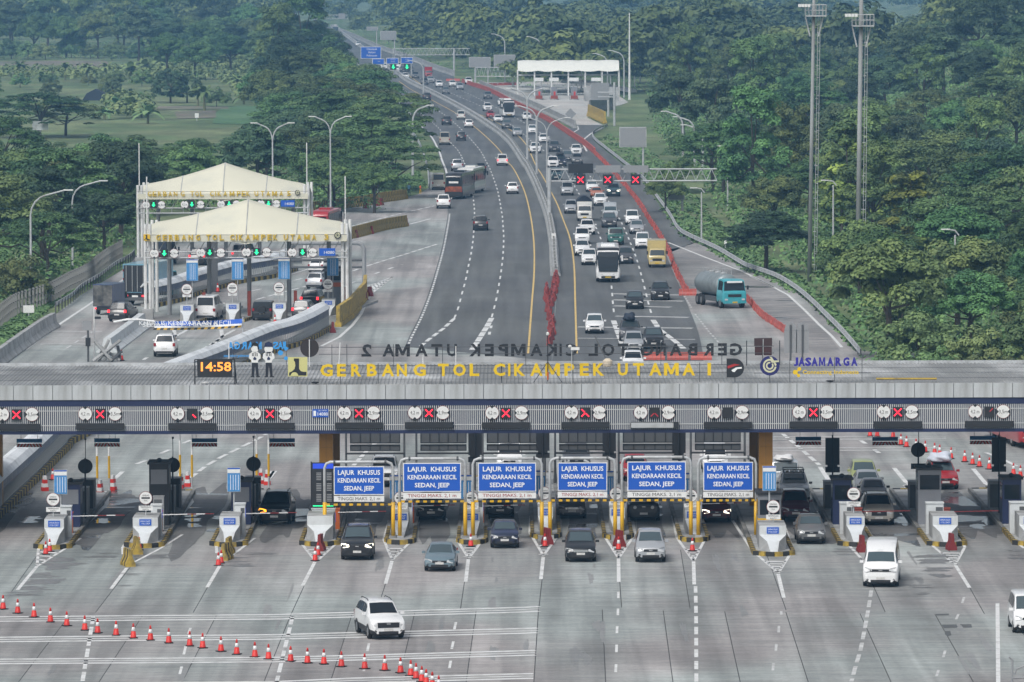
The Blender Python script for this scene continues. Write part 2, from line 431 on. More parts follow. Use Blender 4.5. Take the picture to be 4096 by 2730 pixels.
def between(name,A,B,z,m,n=160):
 A=[p for p,_ in resample(A,plen(A)/n)][:n];B=[p for p,_ in resample(B,plen(B)/n)][:n]
 k=min(len(A),len(B));b=MB()
 b.add([(p.x,p.y,z) for p in A[:k]]+[(p.x,p.y,z) for p in B[:k]],[(i,k+i,k+i+1,i+1) for i in range(k-1)])
 return struct(b.build(name,m))
between('carriageway_left',gLedge,off(gMed,.2),.006,M['asphalt'])
rb=GP([('ov',1616,830),('ov',1613,800),('ov',1600,750),('ov',1571,680),('ov',1534,595)]+RedB[4:]+[('z2',1730,655),('z2',1600,600),('z2',1400,530),('z2',1130,437),('z2',1000,380),('z2',880,326),('z2',770,275)])
between('carriageway_right',off(gMed,.25),rb,.006,M['asphalt'])
# slip road beyond the red barriers
between('slip_road',GP([('ov',1530,585)]+RedB[4:13]),GP([('ov',1600,556),('z7',1500,720),('z7',1340,560),('z7',1220,390),('z7',1080,215),('z3',1060,1415),('z3',900,1285),('z3',800,1200),('z3',780,1150),('z3',700,1100)]),.008,M['asphalt'])
struct(poly_sheet('slip_road_mouth',GL('z3',[(590,1160),(660,1100),(650,1060),(880,1063),(870,1085),(720,1160),(705,1225),(740,1290),(690,1240)]),.012,M['asphalt']))
struct(poly_sheet('far_toll_plaza',GL('z3',[(650,1062),(880,1065),(740,1000),(790,940),(1010,895),(1090,870),(900,740),(500,690),(0,700),(-200,700),(-120,745),(0,775),(300,880),(500,985)]),.010,M['concrete_pale']))
struct(poly_sheet('stained_apron',GL('ov',[(1532,575),(1600,562),(1700,622),(1760,650),(1810,680),(1850,715),(1895,760),(1930,805),(1850,806),(1780,745),(1712,690),(1640,690),(1578,672)]),.008,M['concrete_dark']))
# fields on the left
for nm,pts,m_ in (('field_plot',[(0,525),(900,515),(960,600),(0,640)],'soil'),('field_strip',[(1250,905),(1930,905),(1940,925),(1250,935)],'soil'),('dirt_track',[(1480,945),(1830,940),(1830,1000),(1500,1010)],'soil')):
 struct(poly_sheet(nm,GL('z1',pts),.05,M[m_]))
M['paddy']=ground_mat('rice_field',(.1,.2,.08),(.07,.16,.06),(.1,.19,.08),patch=.12,streak=.05)
struct(poly_sheet('rice_field',GL('z1',[(1900,905),(2300,900),(2300,1060),(1800,1050),(1830,960)]),.04,M['paddy']))
# --- slabs of the near plaza, lane by lane
struct(poly_sheet('joint_base',GL('fp',[(-700,2900),(4700,2900),(4500,2200),(-200,2200)]),.004,M['joint']))
zone2=[((-420,2462),(-760,2729)),((-120,2462),(-420,2729)),((280,2462),(75,2729)),((573,2462),(397,2729)),((867,2462),(729,2729)),((1163,2462),(1056,2729)),((1409,2460),(1322,2729)),((1659,2456),(1594,2729)),((1905,2448),(1865,2729)),((2155,2440),(2136,2729)),((2410,2440),(2423,2729)),((2654,2444),(2692,2729)),((2900,2448),(2961,2729)),((3145,2452),(3233,2729)),((3442,2458),(3564,2729)),((3744,2464),(3893,2729)),((4050,2470),(4220,2729)),((4360,2475),(4560,2729))]
zone1=[((-250,2200),(-520,2462)),((165,2200),(-20,2462)),((575,2200),(374,2462)),((916,2200),(767,2462)),((1283,2200),(1163,2462)),((1586,2200),(1505,2452)),((1877,2200),(1841,2444)),((2182,2200),(2155,2438)),((2470,2200),(2487,2440)),((2722,2200),(2762,2446)),((3060,2200),(3147,2450)),((3428,2200),(3544,2457)),((3794,2200),(3938,2458)),((4110,2200),(4300,2470)),((4460,2200),(4700,2475))]
def ext(a,b,y):t=(y-a[1])/(b[1]-a[1]);return (a[0]+(b[0]-a[0])*t,y)
slab_root=empty('paving');slab_root['kind']='structure'
gap_=.022
for zone,ends,zt_ in ((zone1,None,.012),(zone2,2900,.0105)):
 for(a0,a1),(b0,b1) in zip(zone,zone[1:]):
  if ends:a1=ext(a0,a1,ends);b1=ext(b0,b1,ends)
  p=[G('fp',*a0),G('fp',*b0),G('fp',*b1),G('fp',*a1)]
  c=sum(p,Vector())/4
  for i,q in enumerate(p):
   s_=gap_ if i in (0,3) else -gap_
   p[i]=Vector((q.x+s_,q.y+(1.2 if ends and i<2 else 0),0))
  o_=MB().prism([(q.x,q.y) for q in p][::-1],.005,zt_).build('slab',M['concrete'],slab_root)
  # wet lane tracks, canopy shade put into their colour, and puddles with ragged edges
def blob(name,k_,x,y,L_,w_,seed,m,z):
 g=random.Random(seed);c=G(k_,x,y);n=44;pts=[]
 ph=[g.uniform(0,6.28) for _ in range(5)]
 for i in range(n):
  a=2*math.pi*i/n;f=1+.18*math.sin(3*a+ph[0])+.12*math.sin(7*a+ph[1])+.07*math.sin(11*a+ph[2])
  pts.append((c.x+w_*f*math.copysign(abs(math.cos(a))**.7,math.cos(a)),c.y+L_*f*math.copysign(abs(math.sin(a))**.8,math.sin(a))))
 return poly_sheet(name,pts,z,m)
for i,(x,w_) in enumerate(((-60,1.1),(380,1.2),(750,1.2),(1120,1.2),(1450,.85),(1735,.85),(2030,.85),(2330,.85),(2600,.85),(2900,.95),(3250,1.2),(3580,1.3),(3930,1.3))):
 blob('wet_shade_track','fp',x+(x-2048)*-.03,2060,15+(i%3)*3,w_,i,M['concrete_wet_shade'],.014+i*.0003)
for k_,x,y,L_,w_,sd in (('w5',520,560,4.5,1.0,31),('w5',380,690,3.2,.8,32),('w5',280,760,1.5,.7,33),('w5',200,815,1.0,.8,34),('w5',870,480,.7,.8,35),('w5',1300,470,1.2,1.0,36),('w5',1090,640,.3,.7,37),('w5',1070,735,.3,.5,38),('w5',2060,540,1.6,.8,39),('w8',830,430,2.2,.7,40),('w8',1560,520,3.5,.9,41),('w8',1640,640,2.4,.8,42),('w8',1480,740,1.1,.6,43),('w8',1500,810,.5,.4,44),('w8',2320,480,1.6,.7,45),('w6',90,470,.6,.7,46)):
 g=random.Random(sd)
 for q_ in range(5):blob('damp_stain',k_,x+g.uniform(-60,60)*w_,y+g.uniform(-26,26)*min(2,L_),L_*g.uniform(.1,.3),w_*g.uniform(.5,1.2),sd+q_*7,M['damp'],.0185+sd*.00004+q_*.00001)
for k_,x,y,L_,w_,sd in (('w5',870,180,4,.5,51),('w5',1640,180,9,.55,52),('w5',1810,265,.9,.4,53),('w5',250,170,4,.7,54),('w5',1880,150,2,.5,55),('w8',640,150,8,.45,56),('w8',1320,180,9,.5,57),('w8',1950,230,2.2,.5,58),('w8',2060,180,6,.5,59),('w7',830,60,3,.5,60),('w7',2080,130,7,.35,61)):
 g=random.Random(sd)
 for q_ in range(int(3+L_)):blob('puddle',k_,x+g.uniform(-45,45)*w_,y+g.uniform(-6,6)*L_,g.uniform(.25,.9),w_*g.uniform(.4,.9),sd+q_*5,M['puddle'],.0225+sd*.00003+q_*.00001)
g_=random.Random(77)
for i in range(46):
 x=g_.choice((-120,215,560,900,1210,1470,1730,2030,2320,2600,2910,3270,3640,4010))+g_.uniform(-70,70);y=g_.uniform(2230,2700);xx=2048+(x-2048)*(1+(y-2200)*.00038)
 blob('oil_streak','fp',xx,y,g_.uniform(1.0,4.5),g_.uniform(.06,.22),200+i,M['track'],.0165+i*.00002)
 # patched repairs
for q in ([(1595,982),(1705,980),(1712,995),(1600,997)],[(1645,1075),(1900,1070),(1908,1100),(1665,1106)],[(1670,1130),(1720,1128),(1730,1165),(1700,1175),(1675,1160)]):
 struct(poly_sheet('repair_patch',GL('w8',q),.016,M['asphalt']))
 # ------------------------------------------------------------------ painted markings
line('edge_line',off(gLedge,.25)[:36],.2,dash=2.4,gap=1.3)
line('edge_line',off(gLedge,.3)[44:],.3)
line('yellow_edge_line',gYL,.17,'paint_yellow');line('yellow_edge_line',gYR,.17,'paint_yellow')
L1=GP([('z6',t[0],t[1]) for t in ((1600,1325),(1628,1255),(1660,1135),(1690,1025),(1712,915),(1732,820),(1746,730),(1754,650),(1760,525),(1757,440),(1740,320),(1705,170),(1640,20))]+[('z2',1700,1210),('z2',1610,1100),('z2',1550,1045),('z2',1480,990),('z2',1380,900)])
L2=GP([('z6',t[0],t[1]) for t in ((1895,1315),(1928,1185),(1950,1070),(1968,960),(1980,860),(1987,765),(1989,680),(1984,600),(1978,520),(1967,455),(1955,385),(1935,300),(1885,160),(1850,90),(1800,0))]+[('z2',1840,1150),('z2',1740,1050),('z2',1640,970),('z2',1540,910),('z2',1420,840),('z2',1300,760)])
R1=GP([('z7',t[0],t[1]) for t in ((893,1275),(885,1205),(880,1140),(875,1080),(862,960),(842,850),(800,725),(762,630),(730,570),(680,450),(610,330),(520,180),(440,60))]+[('z3',480,1350),('z3',300,1230),('z2',2320,1140),('z2',2200,1050),('z2',2060,960),('z2',1920,885),('z2',1780,825),('z2',1600,745),('z2',1440,665)])
R2=GP([('z7',t[0],t[1]) for t in ((1185,1280),(1165,1210),(1150,1150),(1120,1030),(1090,920),(1060,825),(1022,730),(985,640),(935,540),(865,425),(800,330),(700,200),(580,70))]+[('z3',540,1280),('z3',420,1180),('z3',200,1040),('z3',20,940),('z2',2080,910),('z2',1970,855),('z2',1860,800),('z2',1700,735),('z2',1540,660)])
for l_ in (L1,L2,R1,R2):line('lane_dashes',l_,.17,dash=6,gap=7.2)
line('lane_dashes',GL('z6',[(1600,1325),(1520,1400),(1400,1490),(1340,1540)]),.35,dash=5,gap=2)
line('lane_line',GL('z6',[(1895,1320),(1850,1400),(1780,1510),(1740,1570)]),.5,dash=6,gap=1)
line('lane_dashes',GL('z6',[(1892,1380),(1870,1470)]),.25,dash=4,gap=5)
line('lane_line',GL('z7',[(890,1340),(950,1500),(975,1560)]),.5,dash=6,gap=1)
line('lane_line',GL('z7',[(1200,1335),(1250,1410),(1370,1500),(1440,1560)]),.5,dash=6,gap=1)
for y0,x0,x1 in ((1130,880,1420),(1178,885,1440),(1225,890,1340),(1305,905,1480),(1390,610,1510),(1478,610,1530)):
 line('rumble_strip',GL('z7',[(x0,y0),(x1,y0+10)]),1.1 if y0<1400 else .6,'paint_worn',z=.016)
line('slip_edge_line',GL('z8',[(720,1550),(640,1460),(540,1370),(420,1250),(300,1140),(150,1060),(0,990)]),.28)
line('slip_edge_line',GL('z7',[(2156,1080),(1900,955),(1600,840),(1320,728)]),.28)
line('slip_edge_line',GL('z3',[(595,1140),(665,1100),(655,1070)]),.3);line('slip_edge_line',GL('z3',[(735,1285),(705,1225),(715,1180),(770,1135),(870,1085),(885,1065)]),.3)
line('apron_dashes',GL('z7',[(1530,1290),(1640,1430),(1760,1560)]),.18,'paint_worn',dash=2,gap=1.5)
line('apron_dashes',GL('z7',[(1445,1150),(1500,1240)]),.18,'paint_worn',dash=2,gap=1.5)
# left plaza markings
for pts in ([(780,605),(950,560),(1200,495),(1450,440)],[(700,990),(850,935),(1000,885),(1200,825),(1470,740)]):line('lane_dashes',GL('z6',pts),.32,dash=4,gap=1)
line('lane_line',GL('z6',[(1250,585),(1410,543)]),.35)
line('lane_dashes',GL('z6',[(600,1130),(820,1037),(1000,965),(1190,900)]),.3,'paint',dash=3.4,gap=6)
line('lane_dashes',GL('z6',[(50,1175),(250,1120),(480,1060)]),.3,dash=4,gap=1.5)
line('lane_dashes',GL('z6',[(0,1110),(200,1070),(330,1030),(600,960)]),.3,dash=4,gap=6)
line('edge_line',GL('z6',[(560,1540),(700,1470),(800,1380),(870,1290),(910,1200),(960,1110)]),.3)
for a in ([(930,1070),(1115,1000)],[(960,1120),(1115,1000)]):line('chevron_edge',GL('z6',a),.3)
for i in range(6):line('chevron_bar',GL('z6',[(950+i*24,1062-i*9),(985+i*22,1098-i*15)]),.3)
line('edge_line',GL('z6',[(200,1000),(330,975),(460,935)]),.25)
line('edge_line',GL('z5',[(200,1568),(480,1360),(720,1200),(900,1070),(1010,985)]),.3)
line('edge_line',GL('z5',[(940,1568),(1060,1480),(1170,1390)]),.3)
line('lane_dashes',GL('z5',[(520,1560),(640,1480),(740,1420)]),.2,'paint_worn',dash=4,gap=3)
line('stop_line',GL('z5',[(380,1425),(800,1425)]),.8,'paint_worn');line('stop_line',GL('z5',[(320,1525),(740,1525)]),.8,'paint_worn')
for a,b_ in ((1365,1430),(1735,1430)):
 line('chevron_edge',GL('z5',[(a-0,1412),(a+8,1475)]),.35)
 line('chevron_edge',GL('z5',[(a+105,1412),(a-10,1475),(a-70,1530)]),.35)
 for i in range(4):line('chevron_bar',GL('z5',[(a+3,1420+i*14),(a+85-i*22,1420+i*14)]),.22)
line('lane_dashes',GL('w1',[(1520,192),(1700,100),(1850,10)]),.35,dash=3.2,gap=1.6)
line('lane_dashes',GL('w1',[(1200,190),(1260,150)]),.3,dash=3,gap=6)
# plaza seen under the canopy
for k_,pts,d in (('w1',[(960,1185),(1025,1125)],None),('w1',[(1140,1062),(1222,1032)],None),('w1',[(1340,975),(1418,942)],None),('w1',[(1590,1180),(1720,1080),(1850,1003),(2160,850),(2230,810)],(3.6,1.4)),('w1',[(2240,1195),(2300,1120)],None),('w1',[(1530,890),(1600,860)],None),('w2',[(865,1075),(900,1035),(960,970),(1050,885)],(2.4,1.0)),('w2',[(125,1225),(190,1120)],None),('w4',[(275,810),(420,930),(580,1070)],(3.5,1.3)),('w4',[(585,1085),(668,1215)],None),('w4',[(1205,1095),(1305,1215)],None),('w4',[(1865,1100),(1975,1230)],None),('w4',[(1970,965),(2110,1020),(2230,1080)],None),('w4',[(2150,860),(2240,890)],None),('w4',[(925,865),(968,892)],None),('w4',[(1030,935),(1080,970)],None)):
 line('lane_line',GL(k_,pts),.3,dash=d[0] if d else None,gap=d[1] if d else None)
for dy in (833,845,857):line('transverse_line',GL('w4',[(185,dy),(1640,dy+5)]),.35)
for dy in (925,937,950):line('transverse_line',GL('w4',[(185,dy),(1720,dy+3)]),.35)
# transverse triple lines in front
rows=[([(0,1005),(1200,995),(2353,986)],[(0,984),(880,966),(2353,923)],[(0,920),(335,915)],1.0),([(0,1180),(1200,1168),(2353,1158)],[(0,1158),(880,1140),(2353,1105)],[(0,1105),(318,1100)],1.0),([(0,1368),(1200,1360),(2353,1352)],[(0,1355),(880,1335),(2353,1295)],[(0,1300),(302,1292)],1.0),([(0,1580),(1200,1570),(2353,1560)],[(0,1545),(880,1530),(2353,1492)],[(0,1502),(285,1492)],1.0)]
for r5,r6,r7,_ in rows:
 for k in range(3):
  pts=[G('w5',a,b_+k*19) for a,b_ in r5]+[G('w6',a,b_+k*20) for a,b_ in r6[1:]]+[G('w7',a,b_+k*20) for a,b_ in r7[1:]]
  line('transverse_line',pts,.5,'paint_worn' if k==1 else 'paint')
line('edge_line',GL('fp',[(820*.4675-10,2468),(330,2729),(322,2760)]),.2,dash=3.6,gap=1.2)
line('edge_line',GL('w6',[(365,1000),(225,1575)]),.2,dash=3.8,gap=1.3)
for k_,pts in (('w5',[(1630,1100),(1612,1150)]),('w5',[(1590,1255),(1572,1328)]),('w5',[(1555,1430),(1538,1495)]),('w6',[(1018,1232),(1004,1298)]),('w6',[(984,1400),(974,1470)]),('w6',[(1762,1050),(1748,1112)]),('w6',[(1740,1215),(1726,1280)]),('w6',[(1718,1380),(1706,1445)]),('w7',[(1013,790),(1012,845)]),('w7',[(1010,935),(1008,990)]),('w7',[(1003,1085),(1000,1145)]),('w7',[(998,1243),(996,1308)]),('w7',[(993,1410),(990,1478)]),('w8',[(268,960),(269,990)]),('w8',[(249,1085),(246,1142)]),('w8',[(226,1242),(222,1302)]),('w8',[(202,1408),(196,1470)]),('w8',[(1676,1298),(1660,1355)]),('w8',[(1620,1465),(1600,1520)]),('w8',[(1838,840),(1822,890)]),('w8',[(1790,985),(1770,1030)])):
 line('lane_dash',GL(k_,pts),.13,'paint_worn' if k_=='w8' else 'paint')
line('lane_dashes',GL('w7',[(1673,742),(1678,1000),(1680,1560),(1681,1640)]),.19,dash=3.3,gap=1.6)
line('lane_dashes',GL('w8',[(1042,780),(1018,930),(990,1090),(950,1290),(905,1440),(870,1565)]),.2,'paint_worn',dash=3.4,gap=1.5)
line('edge_line',GL('w8',[(2125,890),(2132,1567),(2135,1700)]),.2)
# chevrons before the island noses: (zoom, left leg, right leg, stem)
chev=[('w5',[(410,305),(330,410),(318,560)],[(690,330),(560,420),(318,572)],[(318,570),(148,775)],[(440,335),(468,440),(495,395),(522,350)]),('w5',[(1140,270),(1050,410),(1052,470)],[(1560,300),(1370,420),(1150,535)],[(1085,585),(950,765)],[(470,1140,1300)]),('w5',[(1915,285),(1850,400),(1855,460)],[(2180,330),(2090,400),(1970,490)],[(1885,560),(1772,752)],[]),('w6',[(500,210),(435,370),(555,520)],[(870,250),(770,350),(580,520)],[(555,535),(450,738)],[]),('w6',[(1190,180),(1145,345),(1215,510)],[(1440,190),(1390,345),(1220,515)],[(1215,525),(1160,722)],[]),('w6',[(1815,160),(1770,345),(1865,495)],[(2050,170),(2010,320),(1875,500)],[(1868,510),(1845,705)],[]),('w7',[(262,140),(255,285),(368,475)],[(520,170),(510,290),(372,480)],[(370,490),(350,682)],[]),('w7',[(880,130),(890,310),(1010,495)],[(1135,180),(1155,300),(1020,495)],[(1014,505),(1016,706)],[]),('w7',[(1475,140),(1515,330),(1650,520)],[(1745,200),(1765,320),(1660,520)],[(1656,530),(1662,728)],[]),('w8',[(-150,180),(20,440),(235,625)],[(290,215),(370,430),(245,630)],[(242,640),(290,845)],[]),('w8',[(680,60),(790,330),(950,500)],[(990,230),(1060,350)],None,[]),('w8',[(1340,50),(1490,330),(1745,550)],[(1770,235),(1845,410),(1760,560)],[(1765,565),(1885,758)],[]),('w8',[(2080,100),(2200,290),(2353,420)],None,None,[])]
for k_,a,b_,st,bars in chev:
 line('nose_marking',GL(k_,a),.17)
 if b_:line('nose_marking',GL(k_,b_),.17)
 if st:line('nose_stem',GL(k_,st),.2)
def bars(k_,A,B,n,t0=.25,t1=.92):
 for i in range(n):
  t=t0+(t1-t0)*i/max(1,n-1)
  p=G(k_,A[0][0]+(A[1][0]-A[0][0])*t,A[0][1]+(A[1][1]-A[0][1])*t);q=G(k_,B[0][0]+(B[1][0]-B[0][0])*t,B[0][1]+(B[1][1]-B[0][1])*t)
  line('nose_bar',[p,q],.55,'paint_worn' if i%2 else 'paint')
bars('w5',[(330,410),(318,560)],[(560,425),(330,562)],4);bars('w6',[(460,400),(555,520)],[(720,390),(580,520)],4);bars('w6',[(1165,390),(1215,510)],[(1350,390),(1222,512)],4)
bars('w6',[(1800,390),(1865,495)],[(1960,385),(1875,500)],4);bars('w7',[(310,370),(368,475)],[(450,370),(372,480)],3);bars('w7',[(940,380),(1010,495)],[(1100,380),(1020,495)],4)
bars('w7',[(1560,400),(1650,520)],[(1735,400),(1660,520)],4);bars('w8',[(90,500),(235,625)],[(330,500),(245,630)],5);bars('w8',[(1600,430),(1745,550)],[(1830,430),(1760,555)],5)
# rear chevrons of the islands on the right and left
for k_,a,b_ in (('w4',[(668,1215),(690,1245)],[(645,1330),(662,1230)]),('w4',[(1305,1215),(1352,1250)],[(1285,1390),(1308,1235)]),('w4',[(1975,1230),(2065,1275)],[(1995,1390),(1980,1250)]),('w1',[(880,1290),(905,1300),(890,1400)],[(890,1400),(720,1568)]),('w1',[(1530,1285),(1570,1290),(1605,1380),(1450,1568)],[(1530,1310),(1560,1310)])):
 line('nose_marking',GL(k_,a),.25);line('nose_marking',GL(k_,b_),.25)
bars('w4',[(672,1225),(648,1330)],[(692,1250),(695,1330)],5,.1,.9);bars('w4',[(1312,1225),(1290,1330)],[(1352,1252),(1350,1330)],5,.15,.9);bars('w4',[(1990,1240),(1995,1340)],[(2065,1280),(2068,1340)],5,.1,.9)
# ------------------------------------------------------------------ lettering
_tm={}
def text_mesh(body,size=1.0,depth=.02,bold=0.0,m=None,align='CENTER',spacing=1.0):
 key=(body,size,depth,bold,m.name if m else '',align,spacing)
 if key in _tm:return _tm[key]
 c=bpy.data.curves.new('lettering','FONT');c.body=body;c.size=size;c.extrude=depth;c.offset=0 if 'M' in body else bold*size
 c.align_x=align;c.align_y='CENTER';c.resolution_u=2;c.space_character=spacing
 o=bpy.data.objects.new('lettering',c);me=bpy.data.meshes.new_from_object(o)
 bpy.data.objects.remove(o);bpy.data.curves.remove(c)
 me.materials.clear();me.materials.append(m)
 _tm[key]=me
 return me
FACE=(math.pi/2,0,0)
BACKF=(math.pi/2,0,math.pi)
def put_text(body,loc,size,m,parent=None,depth=.004,bold=.0,align='CENTER',spacing=1.0,rot=FACE,width=None,name='lettering'):
 me=text_mesh(body,size,depth,bold,M[m],align,spacing)
 o=link(name,me,parent,loc,rot=rot)
 if width:
  w=max(v.co.x for v in me.vertices)-min(v.co.x for v in me.vertices)
  o.scale.x=width/w
 return o
def fit_letter(ch,cx,z0,z1,Y,w,m,parent,rot=FACE,depth=.06,bold=.035):
 """one cut-out letter filling height z0..z1"""
 me=text_mesh(ch,1.0,depth,bold,M[m]) if ch!='M' else MB().prism([(0,0),(.22,0),(.22,.6),(.42,.1),(.58,.1),(.78,.6),(.78,0),(1,0),(1,1),(.74,1),(.5,.42),(.26,1),(0,1)],-depth,depth).mesh('letter',M[m])
 xs=[v.co.x for v in me.vertices];ys=[v.co.y for v in me.vertices]
 sy=(z1-z0)/(max(ys)-min(ys));sx=w/(max(xs)-min(xs))
 flip=-1 if rot==BACKF else 1
 return link('letter',me,parent,(cx-flip*sx*(max(xs)+min(xs))/2,Y,(z0+z1)/2-sy*(max(ys)+min(ys))/2),rot=rot,scale=(sx,sy,1))
 # ------------------------------------------------------------------ main toll gate canopy
YF,YB=352.0,370.0
zP1=AT('ov',1176,883,YF).z;zP0=AT('ov',1176,917,YF).z;zS1=AT('ov',1176,932,YF).z;zS0=AT('ov',1176,988,YF).z;zN0=AT('ov',1176,995.5,YF).z
X0,X1=-37.0,37.0
canopy=empty('toll_gate_canopy',(0,YF,0),0,'long grey roofed toll gate canopy with navy slatted fascia spanning all lanes','toll gate')
def cb(mb,name,m,parent=canopy,smooth=False):
 o=mb.build(name,m,parent,smooth);o.location=(0,-YF,0);return o
 # roof: corrugated sheet
b=MB();pitch=.23;n=int((X1-X0)/pitch);prof=[]
for i in range(n):
 x=X0+i*pitch;prof+=[(x,0),(x+.05,.045),(x+.1,.045),(x+.15,0)]
prof.append((X1,0));zr0=zP1-.06;zr1=zP1-.10
b.add([(x,YF+.05,zr0+z) for x,z in prof]+[(x,YB,zr1+z) for x,z in prof],[(i,i+1,len(prof)+i+1,len(prof)+i) for i in range(len(prof)-1)])
cb(b,'roof_sheet',M['roofmetal'])
for yy in (YF+4.5,YF+9.2,YF+13.6):cb(MB().box(X0,X1,yy,yy+.09,zr1+.045+(zr0-zr1)*(1-(yy-YF)/(YB-YF)),zr1+.06+(zr0-zr1)*(1-(yy-YF)/(YB-YF))),'sheet_lap',M['darkgrey'])
cb(MB().box(X0,X1,YF+.4,YB-.2,zN0+.25,zr1-.2),'ceiling',M['cabin'])
b=MB();b.box(X0,X1,YF+.12,YF+.38,zN0,zP0+.0);cb(b,'fascia_beam',M['navy'])
cb(MB().box(X0,X1,YF+.02,YF+.115,zN0-.01,zS0-.01),'fascia_lower_rail',M['navy']);cb(MB().box(X0,X1,YF+.02,YF+.115,zS1+.01,zP0-.01),'fascia_upper_rail',M['navy'])
b=MB();sx=X0+.02
while sx<X1:b.box(sx,sx+.05,YF+.03,YF+.10,zS0-.005,zS1+.005);sx+=.118
stuff(cb(b,'slat_screen',M['slat']))
b=MB()
for zz in (zS0+(zS1-zS0)*.82,zS0+(zS1-zS0)*.22):b.box(X0,X1,YF+.005,YF+.028,zz-.02,zz+.02)
stuff(cb(b,'slat_rail',M['slat']))
seam0=AT('w1',112,460,YF).x;pw=1.1345
k0=math.floor((X0-seam0)/pw)
me_p=MB().box(.016,pw-.016,0,.1,0,zP1-zP0-.015).mesh('panel',M['silver'])
for i in range(int((X1-X0)/pw)):
 link('panel',me_p,canopy,(seam0+(k0+1+i)*pw,-.06,zP0+.01))
cb(MB().box(X0,X1,YF+.045,YF+.12,zP0+.01,zP1-.02),'fascia_backing',M['darkgrey'])
me_p2=MB().box(.006,pw-.006,0,.25,0,.26).mesh('parapet_panel',M['silver'])
zb1=AT('ov',1176,832,YB).z
for i in range(int((X1-X0)/pw)):
 link('parapet_panel',me_p2,canopy,(seam0+.3+(k0+1+i)*pw,YB-YF,zb1-.26))
cb(MB().box(X0,X1,YB+.05,YB+.2,zN0+.1,zb1-.27),'rear_fascia',M['navy'])
# columns clad in tiles
for cxp,dark in ((-55,1),(750,0),(1759,0),(2497,0)):
 for Yc,mm in ((YF+2.2,'orange_col'),(YB-2.0,'orange_col')):
  X=AT('ov',cxp,1100,YF+2.2).x
  col=empty('canopy_column',(X,Yc,0),0,None)
  col.parent=canopy;col.location=(X,Yc-YF,0)
  MB().box(-.37,.37,-.37,.37,0,zN0+.25).build('core',M['black'],col)
  for lv in range(6):
   z0=.02+lv*.98;z1=min(z0+.97,zN0+.24)
   for(a,b0,c,d) in ((-.4,-.005,-.4,-.37),(.005,.4,-.4,-.37),(-.4,-.005,.37,.4),(.005,.4,.37,.4),(-.4,-.37,-.365,.365),(.37,.4,-.365,.365)):
    MB().box(a,b0,c,d,z0,z1).build('tile',M[mm],col)
    # limit discs, signals and dark message boxes on the fascia
def disc_mesh():
 b=MB();n=28
 ring=[(.41*math.cos(2*math.pi*i/n),.41*math.sin(2*math.pi*i/n)) for i in range(n)]
 Mx=Matrix.Rotation(math.pi/2,4,'X')
 b.prism(ring,0,.03,1,Mx);b.prism([(p[0]*.93,p[1]*.93) for p in ring],.03,.036,0,Mx)
 return b
def disc_sign(loc,txt,horiz,parent,r=.41,text_m='txt_dark'):
 d=link('limit_disc',DISC,parent,loc,scale=r/.41)
 if horiz:tri=[[(-.41,.16),(-.41,-.16),(-.25,0)],[(.41,-.16),(.41,.16),(.25,0)]]
 else :tri=[[(-.16,-.41),(.16,-.41),(0,-.25)],[(.16,.41),(-.16,.41),(0,.25)]]
 for t in tri:
  bb=MB();bb.prism(t,.036,.044,0,Matrix.Rotation(math.pi/2,4,'X'));bb.build('arrow_mark',M['black'],d)
 put_text(txt,(0,-.04,-.01),.3,text_m,d,width=.5)
 return d
DISC=disc_mesh().mesh('limit_disc',[M['white'],M['sign_ring']])
lanes=[('w1',20,138,267,645),('w1',713,838,962,640),('w1',1485,1608,1730,639),('w2',37,167,292,637),('w2',788,912,1033,633),('w2',1378,1497,1612,630),('w2',2025,2140,2270,632),('w3',597,713,830,629),('w3',1176,1292,1408,629),('w3',1790,1905,2025,628),('w4',412,530,643,625),('w4',1118,1235,1352,624),('w4',1882,2000,2117,621)]
arms_on=['1111','1111','0001','1111','1111','1111','1111','1011','0011','0000','1111','1111','0100']
BOXSIG=MB().box(-.29,.29,-.06,.06,-.31,.31).mesh('signal_housing',M['black'])
state_txt={'1111':'showing a red cross','0001':'showing one red dot at lower right','1011':'showing three arms of a red cross','0011':'showing only the lower half of a red cross','0000':'switched off','0100':'showing one dim red dot at upper right'}
ARM=MB().add([(.0,-.005,.045),(.045,-.005,0),(.24,-.005,.19),(.19,-.005,.24),(.215,-.03,.215)],[(0,1,2,3),(0,4,1),(1,4,2),(2,4,3),(3,4,0)])
